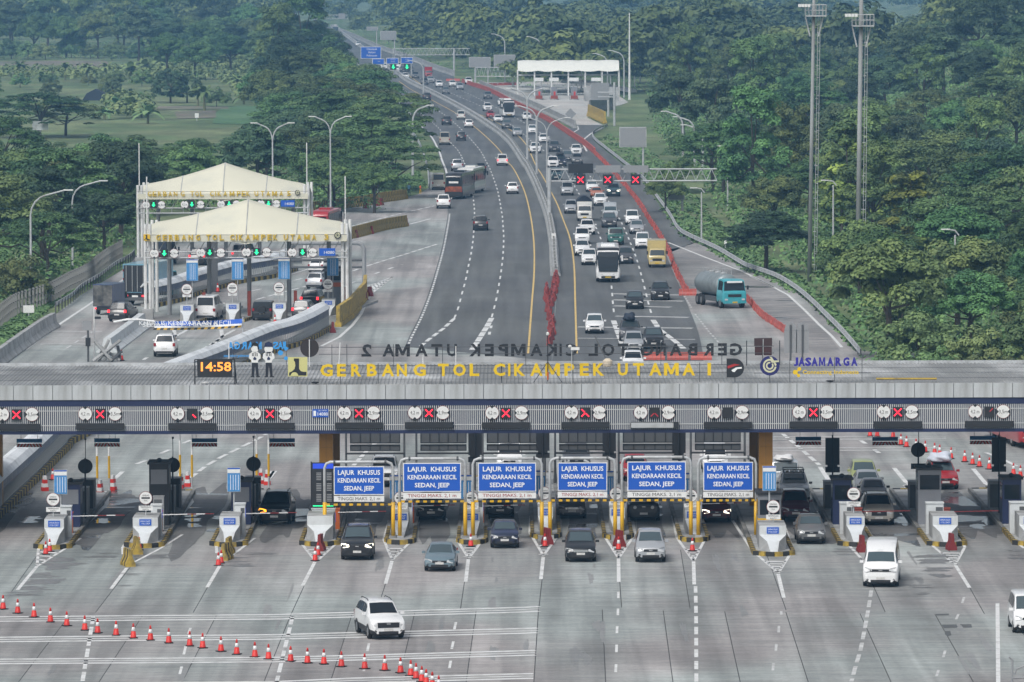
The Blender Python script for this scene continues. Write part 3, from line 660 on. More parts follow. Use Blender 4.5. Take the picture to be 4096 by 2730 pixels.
for i,(k_,d1,xx,d2,yy) in enumerate(lanes):
 nth=ordinal(i)
 y0=YF-.02
 p1=AT(k_,d1,yy,y0);p2=AT(k_,d2,yy,y0);px_=AT(k_,xx,yy+3,y0)
 w_txt='2,9m' if 4<=i<=9 else '3,5m'
 for p,t_,hz,desc in ((p1,'4,2 m',False,'height limit disc reading 4,2 m'),(p2,w_txt,True,'width limit disc reading '+w_txt)):
  e=empty('limit_sign',p,0,f'round white {desc} on the fascia, {nth} lane from left','sign','limit discs on the canopy fascia')
  disc_sign((0,0,0),t_,hz,e)
  MB().box(-.03,.03,0,.1,-.5,-.36).build('bracket',M['black'],e)
 e=empty('lane_signal',px_,0,f'lane signal {state_txt[arms_on[i]]}, {nth} lane from left','lane signal','lane signals on the canopy fascia')
 link('housing',BOXSIG,e)
 for k,a in enumerate(arms_on[i]):
  if a=='1':
   rot=[(0,0,0),(0,-math.pi/2,0),(0,math.pi/2,0),(0,math.pi,0)][k]
   # order: upper left, upper right, lower left, lower right
   ang=[-math.pi/2,0,math.pi,math.pi/2][k]
   mm='led_dim' if arms_on[i] in ('0011','0100') else 'led_red'
   me=ARM.mesh('led_arm',M[mm]);link('led_arm',me,e,(0,-.061,0),rot=(0,ang,0))
 pb=AT(k_,xx,yy+105,y0)
 e=empty('message_box',pb,0,f'{"pale reflective" if i == 8 else "black"} message box under the signal of the {nth} lane from left','message board','message boxes on the canopy fascia')
 MB().box(-1.4,1.4,-.12,.06,-.18,.18).build('case',M['black'],e)
 MB().box(-1.36,1.36 if i!=8 else 1.1,-.135,-.121,-.15,.15).build('screen',M['galv'] if i==8 else M['darkgrey'] if False else M['black'],e)
p=AT('w2',588,635,YF-.03)
e=empty('call_centre_sign',p,0,'small blue phone number sign reading 14080 on the fascia slats','sign')
MB().box(-.46,.46,0,.03,-.24,.24).build('board',M['sign_blue'],e);put_text('14080',(.12,-.006,-.06),.27,'txt_white',e,bold=.015,width=.6);put_text('CALL CENTER',(.12,-.006,.15),.1,'txt_white',e,width=.5)
MB().box(-.4,-.25,-.008,-.001,-.16,.14).build('phone_mark',M['txt_white'],e)
# hanging wayfinding strips under the canopy
for i,(k_,x,y) in enumerate((('w1',245,866),('w1',895,862),('w1',1710,862),('w2',268,862),('w4',488,848),('w4',1130,850),('w4',1945,842))):
 Yh=366.0;p=AT(k_,x,y,Yh);p2=AT(k_,x,y+38,Yh)
 e=empty('hanging_sign',p,0,f'narrow blue sign over a red and white striped strip hanging under canopy, {ordinal(i)} from left','sign','hanging signs under the canopy')
 MB().box(-.77,.77,0,.04,-.12,.12).build('blue_board',M['pale_blue'],e)
 put_text('TINGGI MAKS & KARTU TOL',(0,-.006,0),.13,'sign_blue',e,width=1.3)
 MB().box(-.77,.77,0,.04,p2.z-p.z-.11,p2.z-p.z+.11).build('strip',M['white'],e)
 for k in range(8):
  s_=1 if k<4 else -1;xx=-.66+k*.19
  MB().add([(xx-.05+s_*-.06,-.004,p2.z-p.z-.1),(xx+.05+s_*-.06,-.004,p2.z-p.z-.1),(xx+.05+s_*.06,-.004,p2.z-p.z+.1),(xx-.05+s_*.06,-.004,p2.z-p.z+.1)],[(0,1,2,3)]).build('stripe',M['red'],e)
 for sx_ in (-.5,.5):MB().tube([(sx_,.02,.12),(sx_,.02,zN0-p.z+.3)],.012,4).build('hanger',M['darkgrey'],e)
 # ------------------------------------------------------------------ roof signs
YL=353.2
def Z(k_,y,Y):return AT(k_,1150,y,Y).z
zl0=AT('w2',1150,327,YL).z;zl1=AT('w2',1150,222,YL).z
e=empty('roof_letter_sign',(0,YL,0),0,'yellow cut-out letters reading GERBANG TOL CIKAMPEK UTAMA 1 on roof front','sign')
def par(o,e_):o.location=Vector(o.location)-e_.location;return o
def letters(seq,zlo,zhi,Y,m,root,rot=FACE,wbase=.62):
 for ch,k_,x in seq:
  w={'I':.13,'1':.2,'M':.85,'T':.62,'L':.55,'E':.52,'A':.72,'K':.64,'G':.72,'O':.74,'C':.68}.get(ch,.58)*(zhi-zlo)/.72
  p=AT(k_,x,280,Y)
  par(fit_letter(ch,p.x,zlo,zhi,Y,w,m,root,rot),root)
seq1=[(c,'w2',x) for c,x in zip('GERBANGTOLCIK',(640,765,888,1020,1153,1270,1418,1617,1752,1877,2085,2168,2255))]+[(c,'w3',x) for c,x in zip('AMPEKUTAMA1',(305,440,580,705,825,1027,1157,1300,1433,1578,1750))]
letters(seq1,zl0,zl1,YL,'letter_yellow',e)
b=MB();xa=AT('w2',590,280,YL).x;xb=AT('w3',2030,280,YL).x
for f in (.25,.85):b.tube([(xa,.08,zl0+(zl1-zl0)*f),(xb,.08,zl0+(zl1-zl0)*f)],.018,5)
b.build('support_rail',M['darkgrey'],e)
for k_,x in (('w2',755),('w2',1072),('w2',1598),('w2',2105),('w3',10),('w3',610),('w3',1170),('w3',1670)):
 X=AT(k_,x,300,YL).x;MB().tube([(X,.1,zr0),(X,.1,zl1+.02)],.022,5).build('support_post',M['darkgrey'],e)
YL2=368.6
zk0=AT('w2',1150,161,YL2).z;zk1=AT('w2',1150,58,YL2).z
e=empty('roof_letter_sign',(0,YL2,0),0,'black backs of mirrored letters GERBANG TOL CIKAMPEK UTAMA 2 along the rear roof edge','sign')
seq2=[(c,'w2',x) for c,x in zip('2AMATUKEPM',(975,1160,1277,1435,1562,1690,1880,2002,2118,2245))]+[(c,'w3',x) for c,x in zip('AKICOTGNABREG',(305,430,508,600,905,1030,1235,1345,1470,1610,1745,1860,1975))]+[('L','w3',780)]
letters(seq2,zk0,zk1,YL2,'black',e,BACKF)
xa=AT('w2',575,100,YL2).x;xb=AT('w3',2290,100,YL2).x
b=MB()
for y_ in (82,140):zz=AT('w2',1150,y_,YL2).z;b.tube([(xa,-.1,zz),(xb,-.1,zz)],.02,5)
b.build('support_rail',M['darkgrey'],e)
for k_,x in (('w2',685),('w2',810),('w2',1200),('w2',1610),('w3',215),('w3',610),('w3',1345),('w3',1855),('w3',2195)):
 X=AT(k_,x,100,YL2).x;MB().tube([(X,-.1,zr1),(X,-.1,zk1)],.022,5).build('support_post',M['darkgrey'],e)
def flat(name,pts,k_,Y,m,parent,th=.05):
 """a cut-out board from photo points at depth Y"""
 P=[AT(k_,x,y,Y) for x,y in pts]
 bb=MB();bb.prism([(p.x-parent.location.x,p.z-parent.location.z) for p in P],0,th,0,Matrix.Rotation(math.pi/2,4,'X'))
 o=bb.build(name,m,parent);o.location=(0,Y-parent.location.y,0);return o
def arc(cx,cy,r,a0,a1,n=14):return [(cx+r*math.cos(R(a0+(a1-a0)*i/n)),cy-r*math.sin(R(a0+(a1-a0)*i/n))) for i in range(n+1)]
# ministry logo square
def pu_logo(k_,x0,y0,s,Y,bgm,fgm,label):
 p=AT(k_,x0+s/2,y0+s,Y);e_=empty('square_logo_sign',p,0,label,'logo sign')
 q=lambda pts:[(x0+a*s,y0+b_*s) for a,b_ in pts]
 flat('board',q([(0,0),(1,0),(1,1),(0,1)]),k_,Y,M[bgm],e_)
 flat('dark_mark',q([(.3,.07),(.57,.07),(.57,.6),(.66,.72),(.8,.76),(.95,.76),(.95,.95),(.05,.95),(.06,.8),(.2,.74),(.33,.62),(.38,.45),(.36,.25),(.3,.18)]),k_,Y-.052,M[fgm],e_,.01)
 flat('disc_mark',[(x0+.33*s+(a-.33*s-x0)*1,b_) for a,b_ in arc(x0+.33*s,y0+.98*s,.2*s,0,180)],k_,Y-.064,M[bgm],e_,.01)
 return e_
e=pu_logo('w2',318,166,162,YL,'pu_yellow','black','pale yellow square logo with black curved mark left of the roof lettering')
MB().tube([(0,.05,zr0-e.location.z),(0,.05,.4)],.025,5).build('post',M['darkgrey'],e)
# red and white bird logo on black
p=AT('w3',1965,335,YL);e=empty('bird_logo_sign',p,0,'black D-shaped logo board with red and white swoosh on the roof','logo sign')
flat('board',[(1895,178),(1965,178)]+[(1962+(a-1962),b_) for a,b_ in arc(1962,257,79,88,-88)]+[(1895,336)],'w3',YL,M['black'],e)
flat('red_swoosh',[(1902,240),(1960,222),(2010,232),(1970,238),(1935,252),(1905,262)],'w3',YL-.053,M['stripe_red'],e,.01)
flat('white_swoosh',[(1935,275),(1975,252),(2022,248),(2022,262),(1985,265),(1962,292),(1945,288)],'w3',YL-.053,M['txt_white'],e,.01)
MB().tube([(0,.05,zr0-p.z),(0,.05,.3)],.025,5).build('post',M['darkgrey'],e)
# round operator logo and its name
def j_logo(k_,cx,cy,r,Y,label,ringm='logo_navy',loopm='logo_cream',simple=False):
 p=AT(k_,cx,cy+r,Y);e_=empty('round_logo_sign',p,0,label,'logo sign')
 flat('board',arc(cx,cy,r,0,354,28),k_,Y,M[ringm],e_)
 def annulus(r0,r1,a0,a1,dy=0):return arc(cx,cy+dy,r1,a0,a1,20)+arc(cx,cy+dy,r0,a1,a0,20)
 flat('outer_loop',annulus(r*.52,r*.70,60,350),k_,Y-.052,M[loopm],e_,.012)
 flat('inner_loop',annulus(r*.24,r*.40,80,400),k_,Y-.052,M[loopm],e_,.012)
 flat('cross_stroke',[(cx-.05*r,cy-.95*r),(cx+.2*r,cy-.9*r),(cx+.72*r,cy-.1*r),(cx+.55*r,cy+.05*r),(cx+.42*r,cy-.25*r)],k_,Y-.066,M[loopm],e_,.012)
 flat('cross_tail',[(cx+.1*r,cy-.5*r),(cx+.9*r,cy-.55*r),(cx+.92*r,cy-.38*r),(cx+.2*r,cy-.3*r)],k_,Y-.08,M[loopm],e_,.012)
 return e_
e=j_logo('w4',165,238,82,YL,'navy round logo with cream looping lines on the roof beside operator name')
MB().tube([(0,.05,zr0-e.location.z),(0,.05,.3)],.025,5).build('post',M['darkgrey'],e)
p=AT('w4',635,335,YL);e=empty('operator_name_sign',p,0,'royal blue JASAMARGA lettering above yellow Connecting Indonesia on the roof','sign')
zj0=AT('w4',630,240,YL).z;zj1=AT('w4',630,168,YL).z
for ch,x in zip('JASAMARGA',(385,432,487,540,603,672,740,805,872)):
 q_=AT('w4',x,200,YL);par(fit_letter(ch,q_.x,zj0,zj1,YL,.36 if ch!='J' else .26,'logo_blue',e,bold=.05),e)
for ch_txt,xa_,xb_ in (('Connecting',440,683),('Indonesia',703,908)):
 A_=AT('w4',(xa_+xb_)/2,292,YL);o=put_text(ch_txt,A_-e.location,.34,'letter_yellow',e,depth=.04,bold=.012,width=(xb_-xa_)*.47839*YL/FPX);o.name='lettering'
for(x,y,r) in ((378,292,20),(412,265,16),(406,320,14)):flat('dot_mark',arc(x,y,r,0,340,12),'w4',YL,M['letter_yellow'],e)
flat('link_mark',[(380,285),(410,262),(415,270),(392,292),(410,318),(402,324),(378,298)],'w4',YL+.01,M['letter_yellow'],e)
b=MB()
for dx in (-2.1,0.5,2.1):b.tube([(dx,.08,zr0-p.z),(dx,.08,zj1-p.z)],.02,5)
b.tube([(-4.2,.08,.25),(2.6,.08,.25)],.018,5);b.build('support_frame',M['darkgrey'],e)
# mirrored operator sign at the rear edge, round board and dark box
e=empty('operator_name_sign',AT('w2',110,190,YL2),0,'light blue back of mirrored operator lettering behind the two cut-out officers','sign')
za,zb_=AT('w1',2000,100,YL2).z,AT('w1',2000,38,YL2).z
for ch,k_,x in (('A','w1',1930),('G','w1',1985),('R','w1',2040),('A','w1',2095),('M','w1',2165),('A','w2',60),('S','w2',215),('A','w2',255),('J','w2',300)):
 q_=AT(k_,x,70,YL2);par(fit_letter(ch,q_.x,za,zb_,YL2,.34,'logo_sky',e,BACKF,bold=.03),e)
q_=AT('w1',1995,155,YL2);put_text('Connecting Indonesia',q_-e.location,.2,'logo_sky',e,depth=.03,bold=.02,rot=BACKF,width=1.8)
for x,y,r in ((255,130,22),(300,95,16),(300,175,16)):flat('dot_mark',arc(x,y,r,0,340,12),'w2',YL2,M['logo_sky'],e)
b=MB();b.tube([(-1.9,.1,.1),(1.6,.1,.1)],.02,5)
for dx in (-1.8,-.4,1.4):b.tube([(dx,.1,zr1-e.location.z),(dx,.1,1.0)],.02,5)
b.build('support_frame',M['darkgrey'],e)
p=AT('w2',498,162,YL2);e=empty('round_logo_board',p,0,'dark brown back of a round logo board at the rear roof edge','logo sign')
flat('board',arc(498,88,78,0,350,26),'w2',YL2,mat('dark_brown_back',(.03,.022,.02),.6),e);MB().tube([(0,-.12,zr1-p.z),(0,-.12,1.05)],.03,6).build('post',M['white'],e)
p=AT('w4',110,165,YL2);e=empty('roof_cabinet',p,0,'dark brown framed board above a navy box at the rear roof edge','cabinet')
flat('upper_board',[(35,8),(185,5),(185,72),(35,72)],'w4',YL2,mat('dark_maroon_back',(.05,.025,.025),.6),e)
flat('lower_board',[(40,78),(182,78),(182,150),(40,150)],'w4',YL2,mat('dark_maroon_board',(.06,.02,.02),.6),e);MB().tube([(0,-.06,-.1),(0,-.06,1.1)],.03,5).build('post',M['galv'],e)
MB().tube([(-1.0,0,zr1-p.z),(-1.0,0,1.0)],.03,5).tube([(1.0,0,zr1-p.z),(1.0,0,1.0)],.03,5).build('frame_leg',M['black'],e)
# slender white masts on the roof
for k_,x,y0,y1 in (('w1',1915,180,45),('w2',742,215,45),('w2',1447,225,145),('w2',1722,235,75)):
 p=AT(k_,x,y0,YL2-.8);top=AT(k_,x+(12 if x==742 else 0),y1,YL2-.8)
 o=MB().tube([(0,0,zr1-p.z),top-p],.03,6).build('roof_mast',M['white'],loc=p);tag(o,f'thin white mast on the roof {"beside the clock" if k_ == "w1" else "near letter E of GERBANG" if x == 742 else "below letter A of the mirrored row" if x == 1447 else "leaning by letter O of TOL"}','mast','thin white masts on the canopy roof')
 # digital clock
p=AT('w1',1797,398,YL);e=empty('digital_clock',p,0,'black digital clock showing 14:58 in amber on the roof','clock')
flat('case',[(1648,186),(1945,186),(1940,334),(1652,334)],'w1',YL,M['black'],e,.12)
c_=AT('w1',1797,249,YL);o=put_text('14:58',Vector((c_.x-p.x,-.135,c_.z-p.z)),.74,'led_amber',e,bold=.018,width=1.76);o.name='digits'
for s_ in (-1,1):
 MB().tube([(s_*1.16,0,0),(s_*1.16,0,1.48)],.04,5).tube([(s_*1.16,.0,1.45),(s_*1.22,.9,-.05)],.03,5).build('frame_leg',M['black'],e)
MB().tube([(-1.16,0,.46),(1.16,0,.46)],.03,5).tube([(-1.16,0,1.48),(1.16,0,1.48)],.03,5).build('cross_bar',M['black'],e)
# cut-out officers (flat boards)
def officer(cx,woman,label):
 p=AT('w2',cx,395,YL);e_=empty('cutout_figure',p,0,label,'cut-out figure')
 o_=cx
 flat('head_board',arc(o_,98,30 if woman else 36,0,345,16),'w2',YL,M['white'],e_)
 flat('torso_board',[(o_-22,122),(o_+22,122),(o_+46,140),(o_+50,175),(o_+30,190),(o_+26,212),(o_-26,212),(o_-30,190),(o_-50,175),(o_-46,140)],'w2',YL,M['white'],e_)
 flat('trouser_board',[(o_-25,212),(o_+26,212),(o_+34,325),(o_+14,325),(o_+2,240),(o_-6,325),(o_-26,325)],'w2',YL,M['trousers'],e_)
 flat('shoe_board',[(o_-34,325),(o_-4,325),(o_-4,334),(o_-36,334)],'w2',YL,M['black'],e_);flat('shoe_board',[(o_+10,325),(o_+44,325),(o_+46,334),(o_+10,334)],'w2',YL,M['black'],e_)
 if woman:flat('hair_board',[(o_-34,95),(o_-26,52),(o_,42),(o_+26,52),(o_+36,95),(o_+28,112),(o_+20,75),(o_-10,70),(o_-30,85)],'w2',YL-.055,M['hair'],e_,.01)
 else :flat('cap_board',[(o_-36,75),(o_-30,48),(o_,36),(o_+28,48),(o_+34,75),(o_+38,80),(o_-38,80)],'w2',YL-.055,M['navy'],e_,.01)
 for dx in (-20,-8,8,20):flat('stripe_board',[(o_+dx-3,132),(o_+dx+3,132),(o_+dx+3,158),(o_+dx-3,158)],'w2',YL-.053,M['black'],e_,.006)
 flat('hands_board',[(o_-14,178),(o_,160),(o_+14,178),(o_+10,190),(o_-10,190)],'w2',YL-.053,M['navy'],e_,.008)
 b_=MB()
 for dx in (-.1,.12):b_.tube([(dx,.03,zr0-p.z),(dx,.03,.3)],.018,5).tube([(dx,.03,.3),(dx*2,.6,zr0-p.z)],.015,5)
 b_.build('stand',M['black'],e_)
officer(40,True,'white cut-out woman officer with dark hair on the roof beside clock')
officer(156,False,'white cut-out man officer wearing a navy cap on the roof')
# clutter on the roof: lamp, tripod, yellow letters lying flat
p=AT('w3',400,370,YF+1.0);e=empty('camera_tripod',p,0,'black tripod mast standing amid roof letters of CIKAMPEK','tripod')
b=MB();b.tube([(0,0,0),(0,0,2.7)],.03,6);b.build('mast',M['black'],e)
for a in (210,330,90):MB().tube([(0,0,1.15),(.95*math.cos(R(a)),.95*math.sin(R(a)),-.02)],.02,5).build('leg',M['black'],e)
MB().lathe([(.05,0),(.09,.05),(.09,.16),(.03,.2)],10).build('lamp_globe',M['lamp_head'],e,loc=(0,0,2.68));MB().lathe([(.05,0),(.06,.3),(.05,.45)],8).build('battery_case',M['orange'],e,loc=(0,0,.1))
p=AT('w3',900,212,YF+9);e=empty('boom_lamp',p,0,'tilted boom with round cream lamp lying above the roof','lamp')
MB().tube([(0,0,0),(-.75,.6,1.55)],.04,6).build('boom',M['darkgrey'],e);MB().lathe([(.1,-.25),(.28,-.2),(.3,.1),(.12,.25)],12).build('lamp_shade',mat('cream_lamp_shade',(.6,.52,.4),.5),e)
p=AT('w3',600,380,YF+.6);e=empty('camera_post',p,0,'slim grey post with white surveillance camera on roof front','camera')
MB().tube([(0,0,-.1),(0,0,2.05)],.025,6).build('post',M['galv'],e);MB().cbox((.2,0,1.98),(.5,.16,.16)).build('camera_body',M['white'],e);MB().lathe([(.03,-.08),(.1,-.02),(.1,.06),(.03,.1)],10).build('dome',M['white'],e,loc=(-.1,0,2.1))
o=MB().tube([AT('w4',1055,347,YF+1.2),AT('w4',1562,347,YF+1.2)],.06,6).build('roof_pipe',M['yellow_dirty']);tag(o,'dull yellow pipe lying on the roof right of operator name','pipe')
for k_,x,y,lb in (('w1',1715,372,'small white dish lying on the roof under the clock'),('w2',545,362,'dark scrap lying on the roof near letter G'),('w4',670,357,'dark scrap lying on roof below operator name')):
 p=AT(k_,x,y,YF+.9);o=MB().lathe([(.04,0),(.2,.04),(.24,.1),(.1,.12)],10).build('roof_debris',M['white'] if x==1715 else M['black'],loc=(p.x,p.y,zr0+.05));tag(o,lb,'debris')
 # ------------------------------------------------------------------ toll islands
KERB_Y=MB().box(-.1,.1,0,.47,0,.26).mesh('kerb_stone',M['yellow_dirty']);KERB_K=MB().box(-.1,.1,0,.47,0,.26).mesh('kerb_stone',M['kerb_black'])
KERB_G=MB().box(-.1,.1,0,2.9,0,.25).mesh('kerb_stone',M['conc_dirty'])
def island(N,hw,L,label,front=9.0):
 e=empty('toll_island',N,0,label,'traffic island','toll islands of the main gate')
 poly=[(-hw,L),(-hw,1.5),(-hw*.8,.7),(-hw*.4,.2),(0,.08),(hw*.4,.2),(hw*.8,.7),(hw,1.5),(hw,L)]
 MB().prism([(x*.86,y+(.12 if y<L else -.1)) for x,y in poly][::1],0,.2).build('island_top',M['conc'],e)
 i=0
 for s_ in (-1,1):
  pts=[Vector((0,.08,0)),Vector((s_*hw*.4,.2,0)),Vector((s_*hw*.8,.7,0)),Vector((s_*hw,1.5,0)),Vector((s_*hw,front,0))]
  for k,(p,t) in enumerate(resample(pts,.5,0)):
   if (p.y>front-.3):break
   o=link('kerb_stone',KERB_Y if (k+(s_>0))%2 else KERB_K,e,p,rz=math.atan2(-t.x,t.y))
  y=front
  while y<L-.2:
   link('kerb_stone',KERB_G,e,(s_*hw,y,0));y+=2.93
 for k in range(max(2,int(hw*4))):
  link('kerb_stone',KERB_Y if k%2 else KERB_K,e,(-hw+.1+k*.5,L,0),rz=-math.pi/2)
 return e
def crash_block(P,hw,label,h=1.55,blue=True):
 """prow-shaped concrete guard: wide head, narrow sloping foot"""
 e=empty('crash_block',P,0,label,'crash block','crash blocks at the island noses')
 b=MB();b.box(-hw,hw,.0,3.2,.2,h-.45);b.box(-hw,hw,.0,3.2,h-.45,h);b.build('rear_body',M['conc'],e)
 f=-.02
 v=[(-hw,f,h),(hw,f,h),(hw,f,h-.52),(.34,f-.55,h-.85),(.2,f-1.75,.22),(-.2,f-1.75,.22),(-.34,f-.55,h-.85),(-hw,f,h-.52),(hw,f+.0,.2),(-hw,f+.0,.2)]
 b=MB();b.add(v[:8],[(0,7,2,1),(7,6,3,2),(6,5,4,3)]);b.build('painted_front',M['offwhite'],e)
 b=MB();b.add(v,[(2,3,8),(3,4,8),(7,9,6),(6,9,5)]);b.build('side_cheek',M['conc'],e)
 if blue:
  MB().box(-.34,.34,f-.03,f-.004,h-.46,h-.1).build('blue_plate',M['sign_blue'],e)
  put_text('SIAPKAN SALDO',(0,f-.036,h-.22),.13,'txt_white',e,width=.56);put_text('E-TOLL CUKUP',(0,f-.036,h-.36),.13,'txt_white',e,width=.5)
 return e
def stop_sign(P,label,r=.38,h=2.35):
 e=empty('round_sign',P,0,label,'sign','round toll signs on the islands')
 MB().tube([(0,0,0),(0,0,h+r)],.04,6).build('post',M['galv'],e)
 d=link('face',DISC,e,(0,-.08,h),scale=r/.41)
 MB().box(-.26,.26,-.045,-.037,-.05,.05).build('bar_mark',M['black'],d)
 put_text('GERBANG',(0,-.04,.15),.13,'txt_dark',d,width=.42);put_text('TOL',(0,-.04,-.17),.12,'txt_dark',d)
 pl=MB().box(-.4,.4,-.1,-.06,h-.72,h-.45).build('plate',M['white'],e)
 put_text('TEMPELKAN',(0,-.105,h-.53),.11,'txt_dark',e,width=.6);put_text('KARTU',(0,-.105,h-.66),.11,'txt_dark',e)
 return e
def barrier_gate(P,label,arm=3.0,s_=1,m='orange',armm=None):
 e=empty('barrier_gate',P,0,label,'barrier','barrier gates on the islands')
 MB().box(-.2,.2,-.2,.2,0,1.15).box(-.23,.23,-.23,.23,1.15,1.22).build('housing',M[m],e)
 n=6
 for k in range(n):
  a0,a1=.1+arm*k/n,.1+arm*(k+1)/n
  MB().box(min(s_*a0,s_*a1),max(s_*a0,s_*a1),-.28,-.24,1.0-.03+.01*k,1.0+.02+.01*k).build('arm_segment',M['maroon_plastic'] if (k%2 and k>2) or armm else M['white'],e)
 return e
def tariff_board(P,label,h=2.5,w=.78,bh=1.42):
 e=empty('tariff_board',P,0,label,'tariff board','blue tariff boards on the islands')
 MB().tube([(0,0,0),(0,0,h+.2)],.05,6).build('post',M['galv'],e)
 MB().box(-w/2,w/2,-.14,-.06,h,h+bh).build('frame',M['galv'],e)
 MB().box(-w/2+.03,w/2-.03,-.155,-.142,h+.03,h+bh-.33).build('blue_panel',M['pale_blue'],e)
 MB().box(-w/2+.03,w/2-.03,-.155,-.142,h+bh-.31,h+bh-.1).build('white_panel',M['white'],e)
 MB().box(-w/2+.03,w/2-.03,-.155,-.142,h+bh-.09,h+bh-.02).build('head_panel',M['sign_blue'],e)
 for k in range(4):MB().box(-.2+k*.15,-.17+k*.15,-.16,-.156,h+.12,h+bh-.42).build('price_column',M['txt_white'],e)
 return e
def machine(P,label,w=.62,d=.7,h=1.75,m='offwhite'):
 e=empty('ticket_machine',P,0,label,'ticket machine','ticket machines on the islands')
 MB().box(-w/2,w/2,-d/2,d/2,0,h).box(-w/2-.03,w/2+.03,-d/2-.05,d/2+.03,h,h+.07).build('cabinet',M[m],e)
 MB().box(w/2-.02,w/2+.012,-.2,.2,h-.75,h-.25).build('screen',M['led_screen'],e)
 MB().box(.05,w/2-.04,-d/2-.012,-d/2+.01,h-.5,h-.2).build('card_reader',M['darkgrey'],e)
 return e
def cabin(P,label,w=1.2,d=2.2,h=2.5,m='navy',win='glass_light',band=None):
 e=empty('toll_booth',P,0,label,'toll booth','toll booths on the islands')
 MB().box(-w/2,w/2,0,d,0,h).build('body',M[m],e);MB().box(-w/2-.1,w/2+.1,-.1,d+.1,h,h+.12).build('roof',M['black'],e)
 MB().box(-w/2+.1,w/2-.1,-.02,-.002,h-1.15,h-.3).build('front_window',M[win],e)
 for s_ in (-1,1):MB().box(s_*w/2-.012,s_*w/2+.012,.3,d-.5,h-1.2,h-.3).build('side_window',M[win],e)
 if band:MB().box(-w/2-.01,w/2+.01,-.014,d*.6,h-1.75,h-1.35).build('stripe_band',M[band],e)
 MB().lathe([(.1,0),(.14,.05),(.14,.16),(.06,.22)],8).build('roof_vent',M['black'],e,loc=(0,.6,h+.12))
 return e
def sign_back(P,label,round_=True,h=2.6):
 e=empty('rear_facing_sign',P,0,label,'sign','signs seen from behind on the islands')
 MB().tube([(0,0,0),(0,0,h+(1.1 if round_ else 1.7))],.05,6).build('post',M['black'],e)
 if round_:MB().lathe([(.43,0),(.44,.02),(.43,.05)],24,0,(0,0,0),Matrix.Translation((0,.1,h+.6))@Matrix.Rotation(math.pi/2,4,'X')).build('disc',M['black'],e)
 else :
  MB().box(-.42,.42,.06,.3,h-.1,h+1.5).build('cabinet',M['black'],e);MB().box(-.3,.3,.06,.26,h-.3,h-.1).build('cabinet_foot',M['black'],e)
 MB().box(-.43,.43,.06,.12,h-.55,h-.22).build('lower_plate',M['black'],e)
 MB().tube([(.02,.02,h+1),(.02,.02,h+2.2)],.022,5).build('antenna',M['black'],e);MB().lathe([(.03,0),(.07,.05),(.05,.14)],8).build('antenna_tip',M['darkgrey'],e,loc=(.02,.02,h+2.15))
 return e
def gen_box(P,label,w=.9,d=1.3,h=1.5):
 e=empty('equipment_cabinet',P,0,label,'cabinet','grey equipment cabinets on the islands')
 MB().box(-w/2,w/2,0,d,0,h).box(-w/2-.02,w/2+.02,-.02,d,h,h+.05).build('case',M['grey'],e)
 MB().box(-w/2+.05,w/2-.12,-.025,-.002,.05,h-.15).build('door',M['darkgrey'],e)
 return e
def limit_poles(P,label,sp=.75,h=5.4):
 e=empty('height_pole_pair',P,0,label,'pole pair','white and yellow pole pairs behind the islands')
 for s_ in (-1,1):
  MB().tube([(s_*sp/2,0,0),(s_*sp/2,0,h)],.06,8).build('pole',M['galv'],e)
  MB().tube([(s_*sp/2,0,.9),(s_*sp/2,0,2.3)],.075,8).build('yellow_sleeve',M['yellow'],e);MB().tube([(s_*sp/2,0,2.3),(s_*sp/2,0,3.2)],.07,8).build('white_sleeve',M['white'],e)
 return e
ZT=.2
isl=[('A','w5',440,428,.95,35),('B','w5',1225,415,1.05,35),('C','w5',1950,405,.95,35),('D','w6',590,400,1.05,43),('E','w6',1280,385,.78,43),('F','w6',1898,385,.78,43),('G','w7',393,340,.78,43),('H','w7',1015,345,.78,43),('I','w7',1668,365,.78,43),('J','w8',210,490,1.1,43),('K','w8',925,405,.95,35),('L','w8',1700,405,1.05,35),('M','w8',2430,400,.95,35)]
ISL={}
